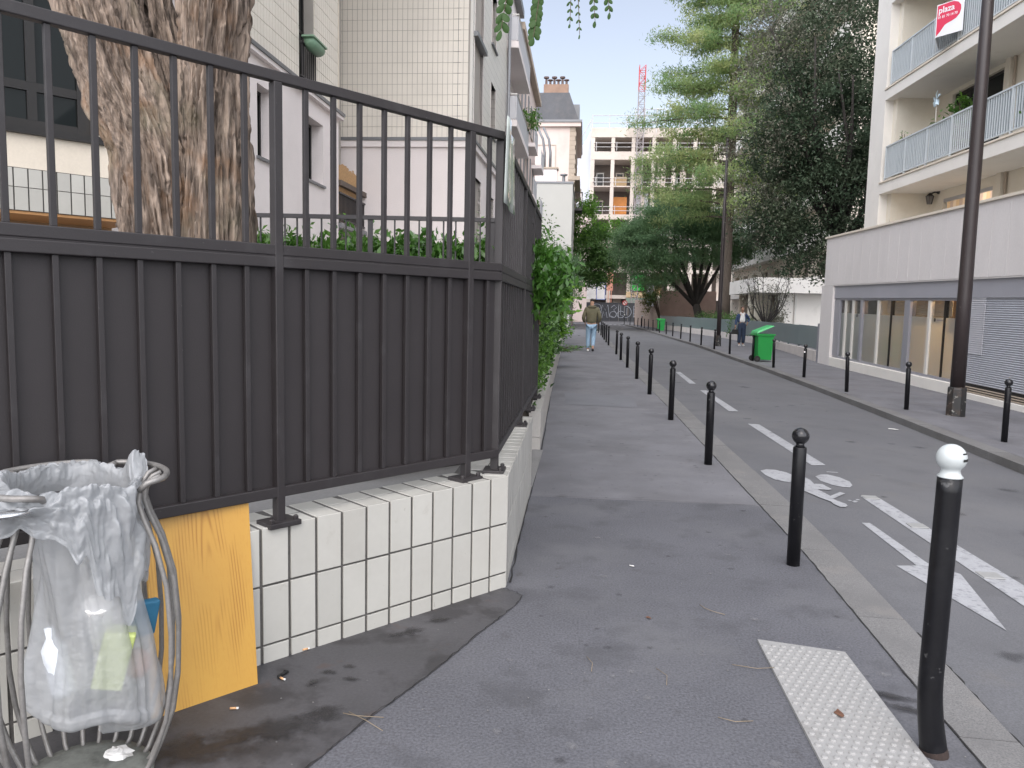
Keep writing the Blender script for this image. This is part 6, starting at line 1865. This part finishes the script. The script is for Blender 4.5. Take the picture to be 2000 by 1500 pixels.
# ------------------------------------------------------------------ trees on the right and far left
m_trunk = M('tree_bark', (.085, .068, .055), .9, var=.25, vscale=3, fine=.25, fscale=40, bump=.8, bscale=30, stretch=(1, 1, .3), bdist=.02)
m_trunk_d = M('dark_bark', (.035, .030, .026), .9, var=.25, vscale=3, fine=.2, bump=.6, bscale=25)
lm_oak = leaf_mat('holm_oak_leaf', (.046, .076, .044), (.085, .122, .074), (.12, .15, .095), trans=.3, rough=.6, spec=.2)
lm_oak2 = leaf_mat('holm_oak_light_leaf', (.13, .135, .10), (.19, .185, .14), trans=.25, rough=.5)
lm_con = leaf_mat('conifer_needle', (.24, .35, .14), (.35, .43, .20), (.42, .45, .20), trans=.6, rough=.6)
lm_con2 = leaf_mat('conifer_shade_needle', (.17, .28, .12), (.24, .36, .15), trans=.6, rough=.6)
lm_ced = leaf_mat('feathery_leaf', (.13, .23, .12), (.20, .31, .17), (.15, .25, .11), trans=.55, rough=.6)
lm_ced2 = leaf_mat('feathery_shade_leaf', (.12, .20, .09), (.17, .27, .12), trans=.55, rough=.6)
lm_yel = leaf_mat('yellowish_leaf', (.11, .14, .03), (.17, .18, .04), trans=.35)
lm_far = leaf_mat('far_dark_leaf', (.08, .17, .055), (.15, .26, .085), (.10, .20, .055), trans=.5)
lm_far2 = leaf_mat('far_green_leaf', (.12, .27, .045), (.18, .34, .06), trans=.5)

# holm oak beside the white block
ok = thing('holm_oak', 'big dark grey green evergreen oak crowding the left edge of the white balcony block', 'tree', (10.6, 34, 0))
b = MB()
b.tube([(10.6, 34, -.1), (10.55, 34, 2.5), (10.5, 33.9, 5.0)], [.34, .28, .24], 10)
tips = []
for k in range(16):
    a = k * 2.4; z0 = 4.2 + (k % 5) * .5
    e = (9.8 + 2.6 * math.cos(a), 34 + 2.4 * math.sin(a), z0 + 2.2 + 5 * rnd.random())
    mid = Vector((10.5, 33.9, z0)).lerp(Vector(e), .5) + Vector((rnd.uniform(-.5, .5), rnd.uniform(-.5, .5), rnd.uniform(-.2, .6)))
    b.tube([(10.5, 33.9, z0), mid, e], [.13, .08, .03], 6)
b.build('trunk', m_trunk_d, ok, smooth=True)
blobs = [(10.1, 34, 6.2, 3.2, 2.7, 2.4, 30), (10.0, 34, 9.3, 3.3, 2.8, 2.7, 34), (10.3, 34.2, 12.6, 2.9, 2.6, 2.6, 24), (10.9, 34.2, 15.2, 2.0, 2.0, 1.8, 9), (8.0, 33.6, 8.6, 1.5, 1.6, 1.9, 6), (7.7, 33.6, 5.2, 1.2, 1.4, 1.4, 6), (12.2, 33.5, 8.5, 2.2, 2, 3.2, 10), (9.6, 33.2, 3.6, 1.5, 1.2, .7, 4), (11.2, 33.0, 3.3, 1.2, 1.0, .7, 4)]
P, cc = clump_points(blobs, 1150, 62, .27, shell=.45, squash=.8)
leaves('crown', P, .15, lm_oak, ok, asp=.48, flat=.5)
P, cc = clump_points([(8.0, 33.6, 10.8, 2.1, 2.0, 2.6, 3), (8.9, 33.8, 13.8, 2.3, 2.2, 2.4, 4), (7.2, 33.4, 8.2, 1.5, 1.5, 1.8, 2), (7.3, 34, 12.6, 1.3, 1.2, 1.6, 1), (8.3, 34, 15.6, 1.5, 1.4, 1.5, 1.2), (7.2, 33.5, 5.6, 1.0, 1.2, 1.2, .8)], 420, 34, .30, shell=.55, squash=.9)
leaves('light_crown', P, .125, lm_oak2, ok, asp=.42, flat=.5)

# tall conifer
cf = thing('tall_conifer', 'tall yellowish green conifer with layered open branches and a straight bare lower trunk', 'tree', (10.1, 57, 0))
b = MB(); b.tube([(10.1, 57, -.2), (10.1, 57, 3), (10.05, 57, 12), (9.95, 57, 22), (9.9, 57, 31)], [.46, .40, .33, .24, .05], 12)
b.build('trunk', m_trunk, cf, smooth=True)
bm_br = MB(); PN = []; PS = []
def conifer_branch(z, an, L, lift):
    p0 = Vector((10.05 - .006 * z, 57, z)); d = Vector((math.cos(an), math.sin(an), 0))
    pts = [p0 + d * L * t + Vector((0, 0, L * (lift * t - .28 * t * t + .12 * t ** 3))) for t in np.linspace(0, 1, 6)]
    bm_br.tube(pts, [.085, .065, .05, .035, .022, .01], 5)
    sd = Vector((-d.y, d.x, 0))
    for k in range(15):
        t = .22 + .78 * (k + rnd.random()) / 15
        q = p0 + d * L * t + Vector((0, 0, L * (lift * t - .28 * t * t + .12 * t ** 3)))
        w = (1.15 - .55 * t) * L * .24
        sg = rnd.uniform(-1, 1)
        c = q + sd * sg * w + Vector((0, 0, rnd.uniform(-.05, .22)))
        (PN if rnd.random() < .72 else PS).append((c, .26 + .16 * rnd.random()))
for i in range(62):
    z = 8.0 + 22 * (i / 62) + rnd.uniform(-.3, .3)
    f = max(0.0, (z - 8) / 22)
    L = (6.9 - 4.8 * f ** 1.2) * rnd.uniform(.7, 1.12)
    an = i * 2.39996 + rnd.uniform(-.2, .2)
    conifer_branch(z, an, L, .20 - .1 * f)
for (z, L) in ((15.2, 7.3), (17.2, 5.6), (20.6, 5.6), (12.2, 6.6), (23.5, 4.6), (10.2, 6.4)):
    conifer_branch(z, math.pi + rnd.uniform(-.25, .25), L, .16)
bm_br.build('branches', m_trunk, cf)
def needles(PL, n, name, m):
    C = np.array([list(c) for c, s in PL]); S_ = np.array([s for c, s in PL])
    pts = C[:, None, :] + rng.normal(size=(len(C), n, 3)) * S_[:, None, None] * np.array([1.25, 1.25, .8])
    pts = pts.reshape(-1, 3)
    leaves(name, pts, .30, m, cf, asp=.2, axis=np.array([0, 0, .3]), flat=.3)
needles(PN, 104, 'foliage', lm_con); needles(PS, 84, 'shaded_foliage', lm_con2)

# feathery spreading tree
ce = thing('feathery_tree', 'spreading feathery blue green tree with dark forking trunk leaning over the far right pavement', 'tree', (9.6, 65, 0))
b = MB()
b.tube([(9.6, 65, -.1), (9.5, 65, 1.2), (9.2, 65, 2.2)], [.42, .36, .30], 10)
for e in ((3.8, 64, 6.4), (5.2, 65.5, 7.6), (6.6, 63.5, 8.6), (8.0, 66.5, 9.2), (9.4, 64.5, 9.4), (10.8, 66, 8.8), (12.0, 64.5, 7.6), (6.0, 66, 6.8)):
    m_ = Vector((9.2, 65, 2.1)).lerp(Vector(e), .5) + Vector((rnd.uniform(-.2, .5), 0, .25))
    b.tube([(9.2, 65, 2.0), m_, e], [.20, .12, .04], 7)
b.build('trunk', m_trunk_d, ce, smooth=True)
bl = []
for k in range(58):
    a = rnd.uniform(0, 2 * math.pi); r = math.sqrt(rnd.random())
    x = 7.9 + 5.2 * r * math.cos(a); y = 65 + 4.0 * r * math.sin(a)
    z = 10.5 - 4.2 * r ** 2.2 + rnd.uniform(-.6, .4)
    bl.append((x, y, z, 1.25, 1.2, .42, 1))
P, cc = clump_points(bl, 1150, 46, .27, shell=.2, squash=.5)
leaves('crown', P, .24, lm_ced, ce, asp=.22, flat=1.0)
P = []
d_ = unit(rng.normal(size=(2600, 3))); d_ = d_[(d_[:, 2] > -.15)][:1150]
lump = (.72 + .55 * fbm(d_ * 2.6 + 7, 3, 77))[:, None]
cc = np.array([7.8, 65, 6.0]) + d_ * np.array([5.3, 4.3, 4.6]) * lump * rng.uniform(.72, 1.08, (len(d_), 1))
lo_ = rng.uniform(size=(260, 3)); lo_ = np.stack([3.0 + 4.6 * lo_[:, 0], 62.5 + 3 * lo_[:, 1], 3.4 + 2.6 * lo_[:, 2] + .25 * np.abs(4.6 * lo_[:, 0] - 2.3)], 1)
cc = np.concatenate([cc[cc[:, 2] > 4.0 + .9 * np.sin(cc[:, 0] * 1.7)], lo_])
P = (cc[:, None] + rng.normal(size=(len(cc), 34, 3)) * np.array([.42, .42, .14])).reshape(-1, 3)
leaves('outer_crown', P, .23, lm_ced, ce, asp=.24, flat=.8)
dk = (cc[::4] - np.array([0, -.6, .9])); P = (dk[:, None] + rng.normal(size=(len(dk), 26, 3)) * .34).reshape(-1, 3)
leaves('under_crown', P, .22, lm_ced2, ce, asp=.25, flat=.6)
yb_ = thing('yellow_shrub', 'yellowish green shrub hanging over the pink wall beside the meter box', 'shrub', (6.2, 70, 0))
P, cc = clump_points([(6.0, 71, 3.6, 1.0, .9, 1.3, 2), (5.7, 71, 2.4, .7, .7, .9, 1), (7.4, 71, 4.8, 1.1, .9, 1.0, 1)], 120, 30, .2, shell=.5)
leaves('foliage', P, .18, lm_yel, yb_, asp=.35, flat=.4)
b = MB()
for k in range(6): b.tube([(7.2, 71.3, 0), (6.6 + rnd.uniform(-.5, .5), 71, 2.6), (6.1 + rnd.uniform(-.8, .8), 71, 4.0)], [.05, .04, .015], 5)
b.build('stems', m_twig, yb_)

# bare shrub, bushes behind the grey green fence
bs = thing('bare_shrub', 'open dark shrub with bare spreading branches in front of the modern pavilion', 'shrub', (9.55, 42, 0))
b = MB(); TP = []
b.tube([(9.7, 42, -.1), (9.62, 42, .9)], [.11, .09], 7)
for k in range(15):
    a = k * 2.4; e = Vector((9.55 + 1.35 * math.cos(a) * rnd.uniform(.5, 1.1), 42 + 1.0 * math.sin(a), 2.2 + 1.5 * rnd.random()))
    s0 = Vector((9.62, 42, .7 + .02 * k)); m_ = s0.lerp(e, .5) + Vector((.2 * math.cos(a), .2 * math.sin(a), -.1))
    b.tube([s0, m_, e], [.05, .032, .01], 5)
    for q in range(5):
        f = m_.lerp(e, rnd.random()); t_ = f + Vector((rnd.uniform(-.4, .4), rnd.uniform(-.3, .3), rnd.uniform(.1, .6))); b.tube([f, t_], [.014, .004], 4); TP.append(t_)
b.build('branches', m_trunk_d, bs)
C = np.array([list(t) for t in TP]); C = (C[:, None] + rng.normal(size=(len(C), 12, 3)) * .14).reshape(-1, 3)
leaves('foliage', C, .13, lm_oak2, bs, asp=.32)
for (x, y, r, h, lab, m_) in ((9.4, 60.5, 1.1, 1.55, 'dark bush at the foot of the feathery tree behind the fence', lm_far), (9.7, 55.5, 1.1, 1.45, 'dark bush left of the conifer trunk behind the fence', lm_far), (9.75, 50.5, .9, 1.4, 'dark bush right of the conifer trunk behind the fence', lm_far),
                              (9.35, 46.6, .6, 1.3, 'dark bush behind the head of the walking woman', lm_far), (10.5, 43.8, .7, 1.65, 'spiky green bush in the dark recess of the pavilion', lm_oak2), (10.3, 30.5, .5, 1.5, 'thin reddish shrub in the gap beside the white block', lm_oak2)):
    t = thing('garden_bush', lab, 'bush', (x, y, 0))
    P, cc = clump_points([(x, y, h * .55, r, r * .9, h * .5, 1)], 70, 26, .16, shell=.6); leaves('foliage', P[P[:, 2] > .02], .14, m_, t, asp=.35)
    b = MB()
    for k in range(5): b.tube([(x, y, -.05), (x + rnd.uniform(-.5, .5) * r, y, h * .8)], [.03, .01], 4)
    b.build('stems', m_twig, t)

# left far trees
lt = thing('far_street_tree', 'dark leafy tree with sparse upper crown left of the construction site', 'tree', (-1.6, 76, 0))
b = MB(); b.tube([(-1.9, 76, -.1), (-1.7, 76, 3), (-1.0, 76, 5.5)], [.22, .18, .14], 8)
for e in ((-3.2, 76, 9), (-1.4, 76, 11.5), (.4, 76, 11), (1.8, 76, 9), (2.2, 76, 6.5), (-2.6, 76, 6.6)):
    b.tube([(-1.2, 76, 5.0), Vector((-1.2, 76, 5)).lerp(Vector(e), .55) + Vector((0, 0, .4)), e], [.10, .06, .02], 6)
b.build('trunk', m_trunk_d, lt, smooth=True)
P, cc = clump_points([(-.4, 76, 6.9, 3.2, 2.4, 2.3, 12), (1.4, 76, 5.7, 2.0, 1.7, 1.8, 6), (-2.4, 76, 6.0, 1.9, 1.6, 1.8, 5), (-2.4, 76, 8.8, 1.6, 1.4, 1.8, 3), (1.3, 75.5, 8.2, 1.8, 1.5, 1.6, 5), (.2, 76, 4.6, 1.6, 1.4, .9, 2)], 640, 34, .28, shell=.5)
leaves('crown', P, .23, lm_far, lt, asp=.5)
P, cc = clump_points([(-.2, 75.6, 9.6, 1.5, 1.2, 2.3, 3), (.2, 75.6, 11.6, .8, .7, 1.2, 1), (2.4, 75.5, 9.2, 2.0, 1.2, 1.0, 1.6), (-2.2, 75.4, 10.2, 1.2, 1, 1.0, .7)], 190, 30, .24, shell=.4)
leaves('light_crown', P, .22, lm_far2, lt, asp=.5)
yw = thing('dark_yew', 'dark green feathery conifer bush above the hedge behind the bright shrub', 'tree', (-1.1, 31, .4))
b = MB(); b.tube([(-1.35, 31, .2), (-1.3, 31, 2.2), (-1.2, 31, 3.6)], [.12, .09, .03], 7)
for k in range(10):
    a = k * 2.4; b.tube([(-1.3, 31, 1.4 + .2 * k), (-1.3 + .9 * math.cos(a), 31 + .9 * math.sin(a), 1.8 + .22 * k)], [.035, .01], 5)
b.build('trunk', m_trunk_d, yw)
P, cc = clump_points([(-1.15, 31, 2.9, .95, 1.3, 1.0, 3), (-1.4, 32, 3.3, 1.1, 1.3, .9, 2), (-.75, 30.6, 2.3, .55, .9, .7, 1), (-1.7, 29, 2.7, .7, 1.2, .8, 1)], 260, 34, .16, shell=.5, squash=.6)
leaves('crown', P, .16, lm_ced, yw, asp=.2, flat=.4)
P, cc = clump_points([(-2.6, 30, 4.4, .8, 1.2, .9, 1), (-2.3, 33, 4.6, 1.0, 1.0, .8, 1)], 50, 22, .18, shell=.4)
st_ = thing('slender_tree', 'slender sparse tree rising behind the hedge before the grey gable wall', 'tree', (-2.5, 31, .4))
leaves('crown', P, .13, lm_far, st_, asp=.45)
b = MB(); b.tube([(-2.5, 31, .2), (-2.5, 31, 3), (-2.4, 31.4, 5.2)], [.07, .05, .01], 6)
for k in range(6): b.tube([(-2.5, 31, 2.8 + .3 * k), (-2.5 + rnd.uniform(-.6, .6), 31 + rnd.uniform(-1, 1), 3.6 + .3 * k)], [.02, .006], 4)
b.build('trunk', m_trunk_d, st_)
fh = thing('far_hedge', 'leafy shrubs along the far left planter between the hedge and the white post', 'hedge', (-1.4, 36, .4))
P, cc = clump_points([(pwx(y) - .45, y, 1.0 + .3 * math.sin(y), .42, .9, .75, 1) for y in np.arange(22.5, 45, 1.4)], 260, 30, .13, shell=.6)
leaves('foliage', P[P[:, 2] > .3], .11, lm_far, fh, asp=.45)

# ------------------------------------------------------------------ people
m_skin = M('skin', (.42, .25, .17), .6, var=.05)
m_skin_d = M('skin_tan', (.34, .19, .125), .6, var=.05)
m_hair = M('dark_hair', (.018, .012, .009), .6, var=.2, fine=.3)
def skinned(name, nodes, edges, mat, parent, base, rz, sc_, sub=1, flat=None):
    names = list(nodes)
    me = bpy.data.meshes.new(name)
    me.from_pydata([nodes[n][0] for n in names], [(names.index(a), names.index(c)) for a, c in edges], [])
    tmp = bpy.data.objects.new('tmp', me); COL.objects.link(tmp)
    sk = tmp.modifiers.new('skin', 'SKIN'); sk.use_smooth_shade = True
    for i, n in enumerate(names):
        r = nodes[n][1]
        me.skin_vertices[0].data[i].radius = r if isinstance(r, tuple) else (r, r)
    me.skin_vertices[0].data[0].use_root = True
    sb_ = tmp.modifiers.new('sub', 'SUBSURF'); sb_.levels = sub; sb_.render_levels = sub
    dg = bpy.context.evaluated_depsgraph_get()
    out = bpy.data.meshes.new_from_object(tmp.evaluated_get(dg))
    bpy.data.objects.remove(tmp); out.name = name
    mt = Matrix.Rotation(rz, 4, 'Z') @ Matrix.Scale(sc_, 4)
    out.transform(mt)
    out.materials.clear()
    o = link(name, out, mat, parent, True)
    o.location = Vector(base) - wloc(parent)
    return o
def chain(*n): return list(zip(n[:-1], n[1:]))

def hand_nodes(N, E, wrist, tag_, d, side, curl=.02):
    w = Vector(N[wrist][0]); d = Vector(d).normalized(); side = Vector(side).normalized(); nrm = d.cross(side)
    palm = w + d * .055; N[tag_ + 'palm'] = (tuple(palm), (.034, .020)); E.append((wrist, tag_ + 'palm'))
    for k, (off, L) in enumerate(((-.030, .062), (-.010, .075), (.010, .072), (.028, .056))):
        a = palm + d * .035 + side * off; c = a + d * L * .5 + nrm * curl * .5; e = a + d * L * .85 + nrm * curl * 1.6
        N[tag_ + 'k%d' % k] = (tuple(a), .0095); N[tag_ + 'm%d' % k] = (tuple(c), .0088); N[tag_ + 't%d' % k] = (tuple(e), .0075)
        E += chain(tag_ + 'palm', tag_ + 'k%d' % k, tag_ + 'm%d' % k, tag_ + 't%d' % k)
    a = palm - d * .01 - side * .04; c = a + d * .035 - side * .012
    N[tag_ + 'th'] = (tuple(a), .011); N[tag_ + 'tt'] = (tuple(c), .009); E += chain(tag_ + 'palm', tag_ + 'th', tag_ + 'tt')

# the man walks away from the viewer, hands in his jacket pockets
mp_ = Vector((.30, 28.6, 0)); SCM = 1.10
man = thing('person', 'man walking away in olive hooded jacket and light blue jeans on the left pavement', 'person', mp_)
N = {'pelvis': ((0, 0, .96), (.155, .11)), 'belly': ((0, .0, 1.12), (.145, .105)), 'chest': ((0, .01, 1.30), (.165, .115)), 'neckb': ((0, .01, 1.46), (.075, .07)), 'neck': ((0, .03, 1.53), .055), 'jaw': ((0, .045, 1.59), (.068, .078)), 'skull': ((0, .035, 1.68), (.078, .092)), 'crown': ((0, .03, 1.745), (.045, .055)),
     'nose': ((0, .135, 1.625), .014),
     'shl': ((-.19, .0, 1.42), .062), 'ell': ((-.265, -.05, 1.14), .047), 'wrl': ((-.225, .10, .99), .032), 'shr': ((.19, .0, 1.42), .062), 'elr': ((.265, -.05, 1.14), .047), 'wrr': ((.225, .10, .99), .032),
     'hil': ((-.09, .0, .88), .092), 'knl': ((-.10, .05, .50), .062), 'anl': ((-.095, .02, .09), .042), 'tol': ((-.10, .15, .04), .036),
     'hir': ((.09, .0, .88), .092), 'knr': ((.075, .03, .50), .062), 'anr': ((.06, -.17, .15), .042), 'tor': ((.065, -.12, .05), .034)}
E = chain('pelvis', 'belly', 'chest', 'neckb', 'neck', 'jaw', 'skull', 'crown') + [('jaw', 'nose')] + chain('chest', 'shl', 'ell', 'wrl') + chain('chest', 'shr', 'elr', 'wrr') + chain('pelvis', 'hil', 'knl', 'anl', 'tol') + chain('pelvis', 'hir', 'knr', 'anr', 'tor')
hand_nodes(N, E, 'wrl', 'L', (.25, .6, -.75), (0, .8, .6)); hand_nodes(N, E, 'wrr', 'R', (-.25, .6, -.75), (0, .8, .6))
skinned('body', N, E, m_skin, man, mp_, 0, SCM)
J = {'hem': ((0, 0, .93), (.20, .155)), 'waist': ((0, 0, 1.05), (.205, .16)), 'mid': ((0, 0, 1.2), (.20, .16)), 'chest': ((0, .0, 1.34), (.205, .155)), 'collar': ((0, .0, 1.485), (.115, .10)),
     'shl': ((-.195, .0, 1.425), .085), 'ell': ((-.28, -.06, 1.14), .072), 'wrl': ((-.235, .08, .99), .058), 'shr': ((.195, .0, 1.425), .085), 'elr': ((.28, -.06, 1.14), .072), 'wrr': ((.235, .08, .99), .058)}
m_olive = M('olive_jacket', (.115, .105, .062), .8, var=.12, vscale=9, fine=.08, bump=.35, bscale=22, bdist=.02)
skinned('jacket', J, chain('hem', 'waist', 'mid', 'chest', 'collar') + chain('chest', 'shl', 'ell', 'wrl') + chain('chest', 'shr', 'elr', 'wrr'), m_olive, man, mp_, 0, SCM)
H_ = {'c': ((0, -.10, 1.47), (.13, .07)), 'l': ((-.11, -.03, 1.50), .055), 'r': ((.11, -.03, 1.50), .055), 'lf': ((-.08, .08, 1.50), .04), 'rf': ((.08, .08, 1.50), .04)}
skinned('hood', H_, [('c', 'l'), ('c', 'r'), ('l', 'lf'), ('r', 'rf')], M('hood_olive', (.09, .082, .05), .85, var=.12), man, mp_, 0, SCM)
m_jean = M('light_jeans', (.26, .38, .50), .85, var=.14, vscale=7, fine=.08, bump=.3, bscale=40)
Jn = {'pel': ((0, 0, .95), (.165, .125)), 'hil': ((-.09, .0, .86), .112), 'knl': ((-.10, .05, .50), .084), 'anl': ((-.097, .025, .10), .064), 'hir': ((.09, .0, .86), .112), 'knr': ((.075, .03, .50), .084), 'anr': ((.06, -.15, .17), .064)}
skinned('jeans', Jn, chain('pel', 'hil', 'knl', 'anl') + chain('pel', 'hir', 'knr', 'anr'), m_jean, man, mp_, 0, SCM)
skinned('hair', {'a': ((0, -.005, 1.665), (.083, .075)), 'b': ((0, .02, 1.735), (.075, .08)), 'c': ((0, .07, 1.755), (.05, .05))}, chain('a', 'b', 'c'), m_hair, man, mp_, 0, SCM)
def shoe(nm, heel, toe, mats, parent, base, rz, s_):
    up_ = skinned(nm, {'h': (heel, (.042, .045)), 'm': (tuple((Vector(heel) + Vector(toe)) / 2), (.046, .04)), 't': (toe, (.040, .030))}, chain('h', 'm', 't'), mats, parent, base, rz, s_)
    return up_
shoe('shoe', (-.097, -.02, .05), (-.10, .19, .038), m_white, man, mp_, 0, SCM)
shoe('shoe', (.06, -.20, .12), (.065, -.06, .035), M('dark_shoe', (.03, .03, .035), .6), man, mp_, 0, SCM)

# the woman comes towards the viewer along the right pavement
wp = Vector((7.40, 37.0, 0)); SCW = 1.07; RZ = math.pi + .12
wo_ = thing('person', 'woman in dark blue denim jacket carrying a black bag behind the green bin', 'person', wp)
N = {'pelvis': ((0, 0, .96), (.15, .105)), 'belly': ((0, .0, 1.12), (.125, .095)), 'chest': ((0, .01, 1.30), (.145, .105)), 'neckb': ((0, .01, 1.44), (.065, .06)), 'neck': ((0, .02, 1.50), .048), 'jaw': ((0, .04, 1.56), (.058, .070)), 'skull': ((0, .03, 1.645), (.072, .085)), 'crown': ((0, .02, 1.70), (.042, .05)), 'nose': ((0, .122, 1.595), .013),
     'shl': ((-.165, .0, 1.39), .052), 'ell': ((-.33, -.05, 1.18), .040), 'wrl': ((-.225, .07, 1.03), .028), 'shr': ((.165, .0, 1.39), .052), 'elr': ((.24, -.02, 1.12), .040), 'wrr': ((.29, .06, .88), .028),
     'hil': ((-.085, .0, .88), .088), 'knl': ((-.09, .03, .50), .058), 'anl': ((-.09, -.02, .09), .038), 'tol': ((-.095, .10, .035), .032), 'hir': ((.085, .0, .88), .088), 'knr': ((.09, .05, .50), .058), 'anr': ((.10, .06, .09), .038), 'tor': ((.105, .18, .035), .032)}
E = chain('pelvis', 'belly', 'chest', 'neckb', 'neck', 'jaw', 'skull', 'crown') + [('jaw', 'nose')] + chain('chest', 'shl', 'ell', 'wrl') + chain('chest', 'shr', 'elr', 'wrr') + chain('pelvis', 'hil', 'knl', 'anl', 'tol') + chain('pelvis', 'hir', 'knr', 'anr', 'tor')
hand_nodes(N, E, 'wrl', 'L', (.12, -.25, -1), (0, 1, -.2)); hand_nodes(N, E, 'wrr', 'R', (.05, .1, -1), (0, 1, 0), .035)
skinned('body', N, E, m_skin_d, wo_, wp, RZ, SCW)
m_denim = M('dark_denim', (.03, .055, .12), .85, var=.18, vscale=8, fine=.1, bump=.3, bscale=35)
for sg in (-1, 1):
    J = {'a': ((sg * .10, .0, 1.00), (.085, .125)), 'b': ((sg * .095, .0, 1.2), (.085, .125)), 'c': ((sg * .095, .0, 1.35), (.085, .12)), 'sh': ((sg * .17, .0, 1.395), .072),
         'el': ((-.335, -.05, 1.18), .060) if sg < 0 else ((.245, -.02, 1.12), .060), 'wr': ((-.235, .07, 1.06), .050) if sg < 0 else ((.285, .05, .91), .050)}
    skinned('jacket_side', J, chain('a', 'b', 'c', 'sh', 'el', 'wr'), m_denim, wo_, wp, RZ, SCW)
skinned('jacket_back', {'a': ((0, -.06, 1.0), (.13, .06)), 'b': ((0, -.06, 1.2), (.13, .06)), 'c': ((0, -.05, 1.38), (.12, .06))}, chain('a', 'b', 'c'), m_denim, wo_, wp, RZ, SCW)
skinned('shirt', {'a': ((0, .03, 1.00), (.165, .16)), 'b': ((0, .03, 1.18), (.15, .135)), 'c': ((0, .02, 1.38), (.11, .09)), 'd': ((0, .02, 1.46), (.08, .075))}, chain('a', 'b', 'c', 'd'), m_white, wo_, wp, RZ, SCW)
skinned('collar', {'c': ((0, -.05, 1.46), (.09, .045)), 'l': ((-.085, .03, 1.445), .04), 'r': ((.085, .03, 1.445), .04), 'lf': ((-.06, .10, 1.40), .028), 'rf': ((.06, .10, 1.40), .028)}, [('c', 'l'), ('c', 'r'), ('l', 'lf'), ('r', 'rf')], m_white, wo_, wp, RZ, SCW)
Jn = {'top': ((0, .01, 1.07), (.175, .15)), 'pel': ((0, .01, .97), (.185, .15)), 'hil': ((-.09, .0, .84), .115), 'knl': ((-.095, .03, .50), .10), 'anl': ((-.095, -.01, .12), .085), 'hir': ((.09, .0, .84), .115), 'knr': ((.095, .05, .50), .10), 'anr': ((.105, .06, .12), .085)}
skinned('jeans', Jn, chain('pel', 'top') + chain('pel', 'hil', 'knl', 'anl') + chain('pel', 'hir', 'knr', 'anr'), M('dark_jeans', (.022, .035, .065), .85, var=.25, vscale=6), wo_, wp, RZ, SCW)
skinned('hair', {'a': ((0, -.03, 1.60), (.078, .06)), 'b': ((0, -.02, 1.69), (.08, .07)), 'c': ((0, .035, 1.722), (.06, .055))}, chain('a', 'b', 'c'), M('brown_hair', (.045, .022, .014), .6), wo_, wp, RZ, SCW)
shoe('shoe', (-.09, -.05, .05), (-.095, .13, .038), m_white, wo_, wp, RZ, SCW); shoe('shoe', (.10, .02, .05), (.105, .21, .038), m_white, wo_, wp, RZ, SCW)
mt_ = Matrix.Translation(wp) @ Matrix.Rotation(RZ, 4, 'Z') @ Matrix.Scale(SCW, 4)
bgp = mt_ @ Vector((.31, .08, .52))
hbg = thing('handbag', 'black handbag hanging from the right hand of the woman in denim', 'bag', bgp)
b = MB(); b.prism([(-.17, 0), (.17, 0), (.12, .22), (-.12, .22)], -.06, .06, F(bgp.x, bgp.y, 0, z0=bgp.z)); b.build('pouch', m_black, hbg, bevel=.02)
b = MB(); b.tube([bgp + Vector((-.08, 0, .21)), bgp + Vector((-.03, 0, .31)), bgp + Vector((.03, 0, .31)), bgp + Vector((.08, 0, .21))], .012, 6); b.build('handle', m_black, hbg)
